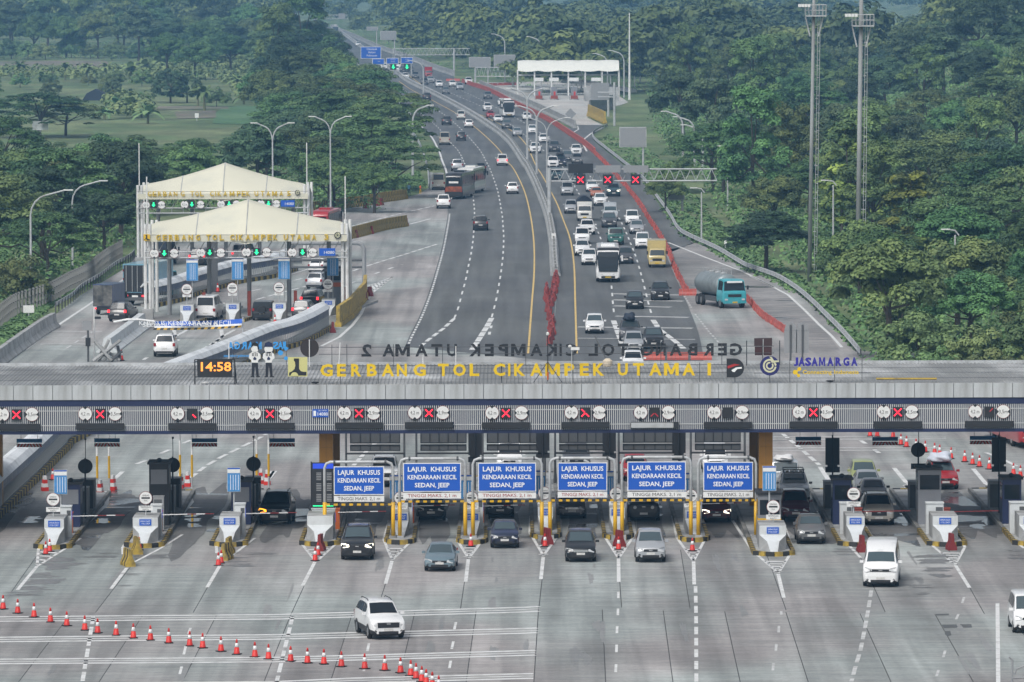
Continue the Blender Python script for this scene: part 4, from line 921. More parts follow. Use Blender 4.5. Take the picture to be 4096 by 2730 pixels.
for i,(nm,k_,x,y,hw,L) in enumerate(isl):
 N=G(k_,x,y);ISL[nm]=N
 where=f'{ordinal(i)} toll island from left'
 island(N,hw,L,f'raised concrete toll island with black and yellow kerbs, {ordinal(i)} from left')
 bhw={'A':.56,'B':.72,'C':.58,'D':.74,'J':.75,'K':.52,'L':.72,'M':.6}.get(nm,.44)
 bh=1.55 if nm not in 'EFGHI' else 1.5
 crash_block(N+Vector((0,4.1 if nm in 'EFGHI' else 2.2,0)),bhw,f'pale prow-shaped concrete crash block on the {where}',bh,nm!='D')
 if nm in 'EFGHI':
  stop_sign(N+Vector((-.05,6.0,ZT)),f'round white toll sign between portal posts on the {where}',h=1.95)
  machine(N+Vector((.3,8.0,ZT)),f'pale card machine on the {where}',m='offwhite')
  tb=tariff_board(N+Vector((-.35,9.2,ZT)),f'blue tariff board half hidden by portal on the {where}',h=1.6)
  if nm in 'FGHI':sign_back(N+Vector((0,33,ZT)),f'black message cabinet seen from behind on the {where}',False,2.3)
  barrier_gate(N+Vector((.45,11.5,ZT)),f'orange barrier gate under canopy on the {where}',2.5)
 if nm in 'ABC':
  if nm!='C':stop_sign(N+Vector((-.15 if nm=='A' else -.05,3.6,ZT)),f'round white toll sign with black bar on the {where}',h=2.35)
  machine(N+Vector((.45,5.6,ZT)),f'pale card machine behind the crash block on the {where}')
  barrier_gate(N+Vector((.45,8.0,ZT)),f'orange barrier gate with white boom on the {where}',3.1)
  if nm!='B':tariff_board(N+Vector((.05,6.8,ZT)),f'blue tariff board on a post on the {where}',h=2.35)
  cabin(N+Vector((.25,11.5,ZT)),f'navy toll booth with grey window on the {where}',1.15,2.2,3.6 if nm=='B' else 2.5,'black' if nm=='B' else 'navy','cabin')
  if nm=='B':gen_box(N+Vector((.35,9.2,ZT)),f'rust orange gate cabinet on the {where}',.62,.5,1.9)
  sign_back(N+Vector((.75,17.0,ZT)),f'black round sign seen from behind on the {where}',True,2.5)
  gen_box(N+Vector((.25,20,ZT)),f'grey equipment cabinet at the rear of the {where}');gen_box(N+Vector((.45,23,ZT)),f'taller grey equipment cabinet at the rear end of the {where}',h=1.75)
  limit_poles(N+Vector((.5,36.5,0)),f'pair of white and yellow poles behind the {where}')
 if nm in 'KLM':
  if nm=='K':stop_sign(N+Vector((0,4.2,ZT)),f'round white toll sign with black bar on the {where}',h=2.45)
  machine(N+Vector((-.35,6.0,ZT)),f'pale card machine behind the crash block on the {where}',.7 if nm=='K' else 1.0)
  barrier_gate(N+Vector((.55,9.0,ZT)),f'rust red barrier gate on the {where}',2.9,1,'brown_red',True)
  cabin(N+Vector((-.25,11.5,ZT)),f'{"grey framed" if nm == "L" else "navy"} toll booth on the {where}',1.35 if nm=='L' else 1.1,2.2,3.2 if nm=='L' else 2.6,'cabin' if nm=='L' else 'navy','glass')
  sign_back(N+Vector((-.45,18.5,ZT)),f'black {"round sign" if nm == "L" else "message cabinet"} seen from behind on the {where}',nm=='L',3.0 if nm!='L' else 3.2)
  gen_box(N+Vector((-.35,21.5,ZT)),f'grey equipment cabinet at the rear of the {where}',h=1.6)
 if nm=='J':
  stop_sign(N+Vector((.1,4.0,ZT)),f'round white toll sign with black bar on the {where}',h=2.25)
  cabin(N+Vector((0,6.5,ZT)),f'grey toll booth with orange band on the {where}',1.3,2.6,2.7,'cabin','glass','yellow')
  tariff_board(N+Vector((-.05,5.6,ZT)),f'blue tariff board on a post before the booth on the {where}',h=3.0)
 if nm=='D':
  e=empty('digital_tariff_panel',N+Vector((-.55,5.2,ZT)),0,'tall black electronic tariff panel with blue heading beside the orange column','tariff board')
  MB().box(-.02,1.3,0,.15,1.55,4.15).build('case',M['black'],e);MB().box(.05,1.23,-.012,0,3.8,4.1).build('heading',M['led_screen'],e);MB().box(.05,1.23,-.012,0,1.62,1.67).build('green_line',M['led_green'],e)
  for cx_ in (.25,.85):
   for r_ in range(3):
    for q_ in range(5):MB().box(cx_,cx_+.28,-.01,-.002,1.9+r_*.62+q_*.095,1.95+r_*.62+q_*.095).build('price_row',M['grey'],e)
  for x_ in (-.04,1.28):MB().tube([(x_,.08,0),(x_,.08,4.2)],.035,6).build('post',M['black'],e)
  machine(N+Vector((.1,5.5,ZT)),'pale grey cabinet behind the crash block on the fourth toll island from left',1.35,.6,1.45)
  barrier_gate(N+Vector((.75,8.5,ZT)),'rust orange barrier gate with grey boom beside the orange column',2.8)
  # ------------------------------------------------------------------ low portals with lane signs
YP=347.9
boards=[(('w2',700,1080),('w2',1122,1318)),(('w2',1280,1052),('w2',1765,1292)),(('w2',1907,1050),('w3',302,1290)),(('w3',482,1048),('w3',897,1283)),(('w3',1065,1040),('w3',1555,1282)),(('w3',1700,1043),('w3',2117,1283))]
poles=[(('w6',640),('w6',1225)),(('w6',1282),('w6',1842)),(('w6',1908),('w7',358)),(('w7',428),('w7',985)),(('w7',1045),('w7',1633)),(('w7',1697),('w7',2190))]
for i,(bd,pl) in enumerate(zip(boards,poles)):
 xa=AT(pl[0][0],pl[0][1],200,YP).x;xb=AT(pl[1][0],pl[1][1],200,YP).x
 a=AT(*bd[0],YP-.15);c=AT(*bd[1],YP-.15)
 cx=(xa+xb)/2;zt=a.z+.24
 e=empty('height_limit_portal',(cx,YP,0),0,f'grey pipe portal with blue LAJUR KHUSUS board and striped bar, {ordinal(i)} from left','portal','height limit portals before the narrow lanes')
 h2=(xb-xa)/2
 MB().tube([(-h2,0,.15),(-h2,0,zt-.35),(-h2+.1,0,zt-.1),(-h2+.35,0,zt),(h2-.35,0,zt),(h2-.1,0,zt-.1),(h2,0,zt-.35),(h2,0,.15)],.085,8).build('pipe_frame',M['galv'],e,smooth=True)
 for s_ in (-1,1):
  MB().tube([(s_*h2,0,.3),(s_*h2,0,2.25)],.115,10).build('yellow_sleeve',M['yellow'],e,smooth=True);MB().box(s_*h2-.22,s_*h2+.22,-.22,.22,.0,.32).build('concrete_foot',M['conc'],e)
  MB().lathe([(.08,0),(.13,.03),(.13,.1),(.08,.13)],8,0,(0,0,0),Matrix.Translation((s_*(h2-.5),0,zt))@Matrix.Rotation(math.pi/2,4,'Y')).build('pipe_flange',M['darkgrey'],e)
 w2=(c.x-a.x)/2;mx=(a.x+c.x)/2-cx;mz=(a.z+c.z)/2
 bo=MB().box(-w2,w2,0,.05,c.z-mz,a.z-mz).build('board',M['white'],e,loc=(mx,-.15,mz))
 hz=(a.z-c.z)/2
 MB().box(-w2+.05,w2-.05,-.008,0,-hz+.05,hz-.05).build('blue_face',M['sign_blue'],bo)
 W_=w2*2
 put_text('LAJUR  KHUSUS',(0,-.016,hz*.55),.38,'txt_white',bo,bold=.02,width=W_*.84);put_text('KENDARAAN KECIL',(0,-.016,0),.36,'txt_white',bo,bold=.02,width=W_*.85);put_text('SEDAN, JEEP',(0,-.016,-hz*.55),.36,'txt_white',bo,bold=.02,width=W_*.6)
 s1=c.z-.06
 st=MB().box(-w2,w2,0,.05,-.33,0).build('limit_strip',M['white'],e,loc=(mx,-.15,s1));put_text('TINGGI MAKS. 2,1 m',(0,-.006,-.165),.27,'red_text' if i in (1,2,3) else 'txt_dark',st,bold=.004,width=W_*.84)
 zb=s1-.5;n=17;L_=2*h2-.15
 for k in range(n):
  x0=-h2+.08+L_*k/n
  MB().box(x0,x0+L_/n-.004,-.1,.0,-.06+zb,.06+zb).build('striped_bar_block',M['yellow'] if k%2==0 else M['kerb_black'],e)
 for s_ in (-.5,.5):MB().tube([(mx+s_*W_*.8,-.05,s1-.3),(mx+s_*W_*.8,-.05,zb)],.015,4).build('hanger',M['darkgrey'],e)
 # rear portals seen from behind
YR=383.2
rears=[(('w2',840),('w2',1253)),(('w2',1428),('w2',1808)),(('w2',1983),('w3',338)),(('w3',498),('w3',877)),(('w3',1030),('w3',1472)),(('w3',1633),('w3',2010))]
zc0=AT('w2',1150,947,YR).z;zc1=AT('w2',1150,900,YR).z;zd0=AT('w2',1150,884,YR).z;zbar=AT('w2',1150,972,YR).z
for i,((k1,x1),(k2,x2)) in enumerate(rears):
 xa=AT(k1,x1,880,YR).x;xb=AT(k2,x2,880,YR).x;cx=(xa+xb)/2;w2=(xb-xa)/2
 e=empty('rear_portal',(cx,YR,0),0,f'back of dark grey framed portal boards behind the canopy, {ordinal(i)} from left','portal','rear portals seen from behind')
 h2=w2+.28
 MB().tube([(-h2,.1,0),(-h2,.1,4.7),(h2,.1,4.7),(h2,.1,0)],.08,8).build('pipe_frame',M['darkgrey'],e)
 for z0,z1,nm in ((zd0,zd0+1.6,'sign_board_back'),(zc0,zc1,'strip_back')):
  bk=MB().box(-w2,w2,.02,.06,z0,z1).build(nm,M['darkgrey'],e)
  for k in range(6):MB().box(-w2+2*w2*k/5-.025,-w2+2*w2*k/5+.025,-.02,.018,z0-.02,z1+.02).build('rib',M['black'],bk)
  for zz in (z0,z1):MB().box(-w2-.02,w2+.02,-.035,-.021,zz-.03,zz+.03).build('rib',M['black'],bk)
 MB().tube([(-h2,0,zbar),(h2,0,zbar)],.06,6).build('lower_bar',M['black'],e)
 # ------------------------------------------------------------------ vehicles
def ring(w,zb,zs,wt,zt):
 h=[(0,zb),(.8*w,zb),(.97*w,zb+.1),(w,zb+.35*(zs-zb)+.05),(.99*w,zs-.07),(.955*w,zs),(wt,zt-.05),(wt*.88,zt-.006),(0,zt+.012)]
 return h
class Loft:
 def __init__(s,st):
  """st: list of (y, w, zb, zs, wt, zt)"""
  s.clad=False;s.st=st;s.rings=[ring(*q[1:]) for q in st]
 def pt(s,y,idx,side):
  st=s.st
  i=0
  while i<len(st)-2 and y>st[i+1][0]:i+=1
  t=(y-st[i][0])/max(1e-6,st[i+1][0]-st[i][0]);t=max(0,min(1,t))
  a,b=s.rings[i][idx],s.rings[i+1][idx]
  return Vector((side*(a[0]+(b[0]-a[0])*t),y,a[1]+(b[1]-a[1])*t))
 def body(s):
  b=MB();n=9;full=2*n-2
  for q,r in zip(s.st,s.rings):
   for x,z in r:b.v.append((x,q[0],z))
   for x,z in r[-2:0:-1]:b.v.append((-x,q[0],z))
  for i in range(len(s.st)-1):
   for k in range(full):
    k2=(k+1)%full
    b.f.append([i*full+k,i*full+k2,(i+1)*full+k2,(i+1)*full+k])
    b.m.append(1 if k in ((0,1,full-1,full-2) if not s.clad else (0,1,2,full-1,full-2,full-3)) else 0)
  b.f.append(list(range(full)));b.m.append(0)
  b.f.append([(len(s.st)-1)*full+k for k in range(full)][::-1]);b.m.append(0)
  # faces wound for outside normals
  b.f=[f[::-1] for f in b.f]
  return b
 def patch(s,y0,y1,inset=.94,rows=3,offn=.014):
  """glass across the car between y0 and y1 (windscreen, rear window)"""
  b=MB();cols=[(6,-1,inset),(7,-1,.97),(8,1,1),(7,1,.97),(6,1,inset)];P=[]
  for r in range(rows):
   y=y0+(y1-y0)*r/(rows-1)
   for idx,sd,k in cols:
    p=s.pt(y,idx,sd);p.x*=k;P.append(p)
  n=(P[1]-P[0]).cross(P[5]-P[0])
  n=(P[5+2]-P[2]).cross(P[3]-P[2]);n.normalize()
  if n.z<0:n=-n
  fs=[]
  for r in range(rows-1):
   for c in range(4):fs.append((r*5+c,r*5+c+1,(r+1)*5+c+1,(r+1)*5+c))
  b.add([p+n*offn for p in P],fs);return b
 def side(s,y0,y1,sd,lo=.1,hi=.9,offn=.012,rows=3):
  b=MB();P=[]
  for r in range(rows):
   y=y0+(y1-y0)*r/(rows-1);a,c=s.pt(y,5,sd),s.pt(y,6,sd)
   P+=[a+(c-a)*lo,a+(c-a)*hi]
  b.add([p+Vector((sd*offn,0,.004)) for p in P],[(2*r,2*r+1,2*r+3,2*r+2) for r in range(rows-1)]);return b
PROTO={}
FA={}
def wheel_meshes(r,w=.2):
 key=('wheel',r,w)
 if key not in PROTO:
  RM=Matrix.Rotation(math.pi/2,4,'Y')
  t=MB().lathe([(r*.62,-w/2+.01),(r*.95,-w/2),(r,-w/2+.04),(r,w/2-.04),(r*.95,w/2),(r*.62,w/2-.01)],16,0,(0,0,0),RM).mesh('tyre',M['rubber'],True)
  rm=MB().lathe([(r*.1,-w/2-.002),(r*.6,-w/2+.0),(r*.66,-w/2+.015),(r*.66,w/2-.015),(r*.6,w/2),(r*.1,w/2+.002)],10,0,(0,0,0),RM).mesh('rim',M['rim'])
  PROTO[key]=(t,rm)
 return PROTO[key]
def add_wheels(root,pos,r,w=.2):
 t,rm=wheel_meshes(r,w)
 for x,y in pos:
  o=link('wheel',t,root,(x,y,r));link('rim',rm,o)
CARS={'mpv':(4.25,1.68,1.68,.84,(.98,1.06),1.80,3.80,(4.08,1.08),1.0,.31,.78,3.45,.74),'suv':(4.6,1.82,1.80,.98,(1.25,1.14),1.95,4.05,(4.42,1.15),1.08,.37,.88,3.65,.74),'xpander':(4.48,1.76,1.73,.95,(1.10,1.12),1.95,3.98,(4.32,1.12),1.02,.34,.86,3.64,.74),'sedan':(4.3,1.70,1.46,.76,(1.20,.94),2.05,3.00,(3.80,1.0),.96,.30,.82,3.37,.70),'hatch':(3.65,1.60,1.49,.82,(.88,1.0),1.62,3.10,(3.50,1.02),.92,.29,.72,3.10,.72),'calya':(4.1,1.66,1.60,.84,(.88,1.03),1.68,3.70,(3.96,1.05),.96,.29,.74,3.27,.74),'minivan':(4.05,1.67,1.90,.92,(.42,1.12),1.10,3.88,(4.0,1.15),1.0,.29,.62,3.27,.82),'van':(5.3,1.90,2.30,1.10,(.36,1.30),1.12,5.05,(5.22,1.3),1.1,.34,.95,4.05,.84),'jeep':(4.4,1.87,1.86,1.08,(1.55,1.16),1.85,4.28,(4.36,1.2),1.12,.40,.72,3.66,.86),}
def car_proto(style,view):
 """view: which end matters more only for the lamps lit; all ends are built"""
 if style in PROTO:return PROTO[style]
 L,W_,H,hf,(cy,cz),wy,ry,(gy,gz),tz,wr,fa,ra,wt=CARS[style]
 w=W_/2;belt=cz+.02;box=style in ('minivan','van')
 wtr=wt*w
 st=[(0,.80*w,.30,.56,.74*w,.64),(.05,.92*w,.24,hf-.16,.82*w,hf-.08),(.16 if not box else .14,.975*w,.2,hf-.06,.86*w,hf),((cy+.16)/2,w,.2,(hf+cz)/2-.03,.86*w,(hf+cz)/2+.02),(cy,w,.2,cz-.02,.88*w,cz+.025),(wy,w,.2,belt,wtr,H-.07),(wy+.35,w,.2,belt,wtr*1.01,H-.015),((wy+ry)/2+.2,w,.2,belt+.01,wtr*1.01,H),(ry,w,.2,belt+.04,wtr*.97,H-.05),(gy,.985*w,.22,gz-.02,.86*w,gz+.02)]
 if style=='sedan':st+=[(L-.22,.96*w,.24,tz-.06,.82*w,tz),(L-.06,.9*w,.28,tz-.2,.8*w,tz-.1),(L,.8*w,.32,.6,.74*w,.68)]
 else :st+=[(L-.07,.95*w,.26,tz-.12,.84*w,tz-.02),(L,.84*w,.3,.6,.76*w,.7)]
 if style=='van':
  st[5]=(wy,w,.2,belt,.80*w,1.86);st[6]=(wy+.75,w,.2,belt,wtr,H-.02)
 lf=Loft(st);lf.clad=style in ('suv','xpander','jeep')
 root=empty(style,(0,0,0));o0=-L/2
 bm=lf.body()
 for ax in (fa,ra):
  for sd in (-1,1):
   arc_=[(ax+wr*1.17*math.cos(R(a)),wr*.98+wr*1.17*math.sin(R(a))) for a in range(-12,193,17)]
   x=sd*(w+.006)
   bm.add([(x,y,z) for y,z in arc_],[list(range(len(arc_)))[::1 if sd<0 else -1]],1)
 def P_(mb,name,m,sm=False):
  o=mb.build(name,m,root,sm);o.location=(0,o0,0);return o
 bo=P_(bm,'body',[M['white'],M['trim']],True)
 try:bo.data.set_sharp_from_angle(angle=R(38))
 except Exception:pass
 ws0,ws1=cy+(wy-cy)*.08,cy+(wy-cy)*.93
 P_(lf.patch(ws0,ws1),'windscreen',M['glass'])
 P_(lf.patch(ry+(gy-ry)*.12,ry+(gy-ry)*.9,.9),'rear_window',M['glass'])
 span0,span1=cy+(wy-cy)*.62,ry+(gy-ry)*.25
 nwin=3 if style not in ('sedan','hatch','jeep') else 2
 for sd in (-1,1):
  for k in range(nwin):
   a=span0+(span1-span0)*k/nwin;b_=span0+(span1-span0)*(k+1)/nwin
   P_(lf.side(a+.03,b_-.04,sd),'side_window',M['glass'])
  mb=MB().cbox((sd*(w+.09),cy+.32,cz+.05),(.2,.12,.14));P_(mb,'mirror',M['white'])
  hl=MB()
  zl=hf-.13 if style!='jeep' else hf-.16
  if style=='jeep':hl.lathe([(.1,-.03),(.1,.02)],12,0,(0,0,0),Matrix.Translation((sd*.55*w,.02,zl-.05))@Matrix.Rotation(math.pi/2,4,'X'))
  elif style=='xpander':hl.add([(sd*.64*w,-.012,.52),(sd*.88*w,.03,.52),(sd*.93*w,.06,.74),(sd*.68*w,.0,.78)],[(0,1,2,3) if sd>0 else (3,2,1,0)])
  else :
   vs=[(sd*.48*w,.0,zl-.07),(sd*.86*w,.012,zl-.13),(sd*.99*w,.26,zl-.02),(sd*.98*w,.32,zl+.1),(sd*.80*w,.07,zl+.12),(sd*.5*w,.02,zl+.05)]
   hl.add(vs,[(0,1,2,3,4,5) if sd>0 else (5,4,3,2,1,0)])
   hl.v=[(x*1.006,y-.02,z) for x,y,z in hl.v]
  P_(hl,'headlight',M['lamp'])
  tl=MB().cbox((sd*.86*w,L-(.06 if style!='sedan' else .08),tz-.08 if style!='van' else 1.0),(.22*w,.14,.26 if style not in ('sedan',) else .16));P_(tl,'tail_light',M['tail'])
  if style in ('suv','xpander'):
   P_(MB().tube([(sd*wtr*.9,wy+.25,H-.02),(sd*wtr*.9,wy+.4,H+.05),(sd*wtr*.9,ry-.3,H+.05),(sd*wtr*.9,ry-.1,H-.02)],.022,5),'roof_rail',M['trim'])
  P_(MB().lathe([(.07,-.02),(.07,.02)],8,0,(0,0,0),Matrix.Translation((sd*.74*w,.02,.42))@Matrix.Rotation(math.pi/2,4,'X')),'fog_lamp',M['trim'])
 gw={'suv':.5,'xpander':.62,'jeep':.42,'van':.6}.get(style,.46)
 P_(MB().box(-gw*w,gw*w,-.012 if not box else .0,.08,hf-(.36 if style in ('suv','xpander') else .24),hf-.11),'grille',M['trim'])
 P_(MB().box(-.1,.1,-.02,.0,hf-.20,hf-.14),'badge',M['chrome'])
 P_(MB().box(-.56*w,.56*w,-.014,.06,.30,.42),'lower_intake',M['trim'])
 P_(MB().box(-.23,.23,-.03,-.013,.44,.565),'front_plate',M['plate'])
 P_(MB().box(-.23,.23,L+.002,L+.02,.62,.74),'rear_plate',M['plate'])
 P_(MB().box(-.8*w,.8*w,L-.02,L+.006,.32,.48),'rear_bumper',M['trim'])
 if style=='jeep':P_(MB().lathe([(.2,-.1),(.36,-.09),(.38,0),(.36,.09),(.2,.1)],16,0,(0,0,0),Matrix.Translation((0,L+.1,1.02))@Matrix.Rotation(math.pi/2,4,'X')),'spare_wheel',M['rubber'])
 xw=w-.09
 add_wheels(root,[(sd*xw,o0+ax) for ax in (fa,ra) for sd in (-1,1)],wr,.2)
 FA[style]=(fa-L/2,ra-L/2)
 PROTO[style]=root
 return root
def box_proto(style):
 """buses and trucks, built the same way"""
 if style in PROTO:return PROTO[style]
 root=empty(style,(0,0,0))
 def P_(mb,name,m,sm=False,par_=None):
  o=mb.build(name,m,par_ or root,sm);return o
 def cab(y0,L,W_,H,zb=.45,cz=1.35):
  w=W_/2
  lf=Loft([(y0,.9*w,zb,cz-.2,.88*w,cz-.1),(y0+.06,.98*w,zb-.1,cz-.05,.92*w,cz),(y0+.3,w,zb-.1,cz,.84*w,H-.12),(y0+.6,w,zb-.1,cz,.84*w,H),(y0+L,w,zb-.1,cz,.84*w,H)])
  bo=P_(lf.body(),'cab',[M['white'],M['trim']],True)
  try:bo.data.set_sharp_from_angle(angle=R(40))
  except Exception:pass
  P_(lf.patch(y0+.08,y0+.28,.95),'windscreen',M['glass'])
  for sd in (-1,1):
   P_(lf.side(y0+.35,y0+L-.25,sd),'side_window',M['glass'])
   P_(MB().cbox((sd*(w+.12),y0+.1,cz+.35),(.16,.1,.38)),'mirror',M['trim'])
   P_(MB().cbox((sd*.7*w,y0-.0,zb+.25),(.3,.08,.16)),'headlight',M['lamp'])
  P_(MB().box(-.55*w,.55*w,y0-.02,y0+.04,cz-.52,cz-.25),'grille',M['trim'])
  P_(MB().box(-w*.95,w*.95,y0-.06,y0+.1,zb-.12,zb+.12),'bumper',M['white']);P_(MB().box(-.24,.24,y0-.08,y0-.061,zb-.08,zb+.06),'front_plate',M['plate_y'])
  return lf
 if style in ('bus','coach'):
  L,w,H=12.0,1.25,3.55;o0=-L/2
  lf=Loft([(o0,.86*w,.42,1.1,.8*w,1.3),(o0+.1,.95*w,.36,1.25,.86*w,2.2),(o0+.35,w,.32,1.35,.88*w,3.25),(o0+.8,w,.32,1.4,.9*w,H),(o0+2,w,.32,1.4,.9*w,H),(-o0-.6,w,.32,1.4,.9*w,H),(-o0-.12,w,.34,1.4,.88*w,H-.25),(-o0,.94*w,.4,1.3,.84*w,H-.5)])
  bo=P_(lf.body(),'body',[M['white'],M['trim']],True)
  try:bo.data.set_sharp_from_angle(angle=R(40))
  except Exception:pass
  fr=MB();rows_=((1.12,-.04,.86),(1.9,.04,.95),(2.6,.16,.98),(3.12,.34,.97))
  for z_,dy,k_ in rows_:fr.v+=[(x_*w*k_,o0+dy+.16*max(0,abs(x_)-.8)/.2*(abs(x_)>.9)-.03,z_) for x_ in (-1,-.82,0,.82,1)]
  fr.f=[[r_*5+c_,r_*5+c_+1,r_*5+c_+6,r_*5+c_+5] for r_ in range(3) for c_ in range(4)];fr.m=[0]*12
  P_(fr,'windscreen',M['glass'])
  P_(lf.patch(o0+.37,o0+1.5,1.0,4,.02),'front_dome',M['trim'])
  for sd in (-1,1):
   for k in range(6):
    a=o0+.6+k*1.83;P_(lf.side(a,a+1.78,sd,.12,.86,.015,2),'side_window',M['glass'])
   P_(MB().cbox((sd*(w+.18),o0-.1,2.5),(.18,.2,.6)),'mirror',M['white'])
   P_(MB().add([(sd*.45,o0-.02,.78),(sd*1.08,o0+.0,.74),(sd*1.16,o0+.1,.95),(sd*.6,o0-.01,.9)],[(0,1,2,3) if sd>0 else (3,2,1,0)]),'headlight',M['lamp'])
   P_(MB().cbox((sd*1.05,-o0-.01,1.25),(.22,.06,.5)),'tail_light',M['tail'])
  P_(MB().box(-.9,.9,-o0-.03,-o0+.012,2.1,2.9),'rear_window',M['glass']);P_(MB().box(-.7,.7,o0-.03,o0+.05,.45,.68),'grille',M['trim'])
  P_(MB().box(-.3,.3,o0-.045,o0-.031,.5,.62),'front_plate',M['plate_y']);P_(MB().box(-.8,.8,-o0-.02,-o0+.01,.5,1.0),'engine_grille',M['trim'])
  P_(MB().box(-.7,.7,-1.6,.9,H+.0,H+.22),'roof_unit',M['white'])
  add_wheels(root,[(sd*1.08,y) for y in (o0+2.6,-o0-3.2) for sd in (-1,1)],.5,.28)
  FA[style]=(o0+2.6-2.2,-o0-.4)
 elif style=='box_truck':
  cab(-2.9,1.5,1.85,2.05,.5,1.25)
  bx=P_(MB().box(-.95,.95,-1.3,2.9,.8,2.85),'cargo_box',M['white'])
  for k in range(9):
   y=-1.2+k*.5
   for sd in (-1,1):MB().box(sd*.95-.02,sd*.95+.02,y-.04,y+.04,.82,2.84).build('rib',M['white'],bx)
  for k in range(7):MB().box(-.85+k*.28,-.8+k*.28,-1.325,-1.302,.82,2.84).build('rib',M['white'],bx)
  P_(MB().box(-.6,.6,-1.4,2.85,.45,.79),'chassis',M['trim']);add_wheels(root,[(sd*.78,y) for y in (-2.1,1.7) for sd in (-1,1)],.38,.24)
  for sd in (-1,1):P_(MB().cbox((sd*.75,2.92,.62),(.22,.05,.14)),'tail_light',M['tail'])
  P_(MB().box(-.93,-.01,2.9,2.93,.84,2.8),'rear_door',M['white']);P_(MB().box(.01,.93,2.9,2.93,.84,2.8),'rear_door',M['white'])
  FA[style]=(-2.1,1.7)
 elif style=='canvas_truck':
  cab(-2.9,1.5,1.85,2.05,.5,1.25)
  P_(MB().box(-.95,.95,-1.25,2.9,.8,1.6),'cargo_bed',M['white']);P_(MB().box(-.95,.95,-1.3,-1.2,1.6,2.4),'head_board',M['white'])
  P_(MB().prism([(-1.0,1.55),(1.0,1.55),(1.0,2.45),(.45,2.95),(0,3.1),(-.45,2.95),(-1.0,2.45)],-2.95,1.15,0,Matrix.Rotation(math.pi/2,4,'X')),'canvas_cover',M['canvas'])
  P_(MB().box(-.6,.6,-1.4,2.85,.45,.79),'chassis',M['trim']);add_wheels(root,[(sd*.78,y) for y in (-2.1,1.7) for sd in (-1,1)],.38,.24)
  FA[style]=(-2.1,1.7)
 elif style=='container_truck':
  P_(MB().box(-1.2,1.2,-4.5,4.5,1.25,3.95),'cargo_box',M['white']);P_(MB().box(-1.21,1.21,-4.51,4.51,3.95,4.0),'box_roof',M['white'])
  for sd in (-1,1):
   d=P_(MB().box(min(.01*sd,1.12*sd),max(.01*sd,1.12*sd),4.5,4.54,1.33,3.88),'rear_door',M['black'])
   for x in (.25,.85):MB().tube([(sd*x,4.57,1.35),(sd*x,4.57,3.85)],.03,5).build('lock_rod',M['galv'],d)
   P_(MB().cbox((sd*.9,4.55,.95),(.4,.06,.16)),'tail_light',M['tail_on'])
   for k in range(3):P_(MB().cbox((sd*1.16,4.53,1.7+k*.85),(.06,.05,.22)),'corner_lamp',M['tail'])
  P_(MB().box(-.9,.9,-4.6,4.4,.7,1.24),'chassis',M['trim']);P_(MB().box(-1.15,1.15,4.4,4.5,.5,.8),'rear_bumper',M['darkgrey']);P_(MB().box(-.3,.3,4.505,4.53,.82,1.0),'rear_plate',M['white'])
  lf=cab(-6.6,1.9,2.4,2.9,.6,1.7)
  add_wheels(root,[(sd*1.0,y) for y in (-5.6,2.2,3.4) for sd in (-1,1)],.5,.3);FA[style]=(-5.6,3.4)
 elif style=='tanker':
  cab(-4.6,1.9,2.4,2.75,.6,1.6)
  n=20;pr=[(.05,-2.5),(.9,-2.46),(1.15,-2.3),(1.2,-2.1),(1.2,4.2),(1.15,4.4),(.9,4.55),(.05,4.6)]
  P_(MB().lathe(pr,n,0,(0,0,0),Matrix.Translation((0,0,2.05))@Matrix.Rotation(-math.pi/2,4,'X')@Matrix.Diagonal((1,.92,1,1))),'tank',M['tank'],True)
  for y in (-1.2,.6,2.4):P_(MB().lathe([(.3,0),(.3,.14),(.1,.2)],10),'hatch',M['galv']).location=(0,y,3.1)
  b=MB()
  for sd in (-1,1):
   b.tube([(sd*.55,-1.9,3.05),(sd*.55,-1.9,3.5),(sd*.55,3.4,3.5),(sd*.55,3.4,3.05)],.025,5)
   for y in (-.5,.9,2.2):b.tube([(sd*.55,y,3.05),(sd*.55,y,3.5)],.02,4)
  P_(b,'walkway_rail',M['galv']);P_(MB().box(-.6,.6,-4,4.4,.7,1.0),'chassis',M['trim'])
  for sd in (-1,1):P_(MB().box(sd*.95-.15,sd*.95+.15,-2.2,1.2,.55,1.0),'side_guard',M['darkgrey'])
  add_wheels(root,[(sd*1.02,y) for y in (-3.6,2.2,3.45) for sd in (-1,1)],.5,.32);FA[style]=(-3.6,3.45)
  P_(MB().box(-.75,.75,-4.56,-4.52,2.42,2.6),'sun_visor_strip',M['txt_white'])
 PROTO[style]=root
 return root
_pc={}
def paint(name):
 cols={'white':(.78,.79,.79),'pearl':(.70,.70,.67),'silver':(.42,.44,.46),'lightgrey':(.5,.53,.55),'grey':(.16,.165,.17),'darkgrey':(.065,.068,.075),'black':(.012,.013,.015),'navy':(.015,.02,.045),'bluegrey':(.17,.24,.28),'red':(.36,.015,.02),'maroon':(.09,.008,.012),'green':(.02,.12,.1),'teal':(.05,.36,.42),'darkteal':(.02,.06,.07),'yellow':(.55,.45,.2),'orange':(.45,.13,.05),'beige':(.40,.38,.33),'lime':(.33,.37,.14),'blue':(.02,.05,.19),'taupe':(.17,.16,.155),'skyblue':(.2,.42,.55),'champagne':(.42,.40,.36)}
 if name not in _pc:_pc[name]=mat('car_paint_'+name,cols[name],.28,.25 if name in ('silver','grey','lightgrey','bluegrey','taupe','champagne') else 0,coat=.6,dirt=tuple(c*.7+.03 for c in cols[name]),damt=.12,dscale=1.5)
 return _pc[name]
used=set();ncar={}
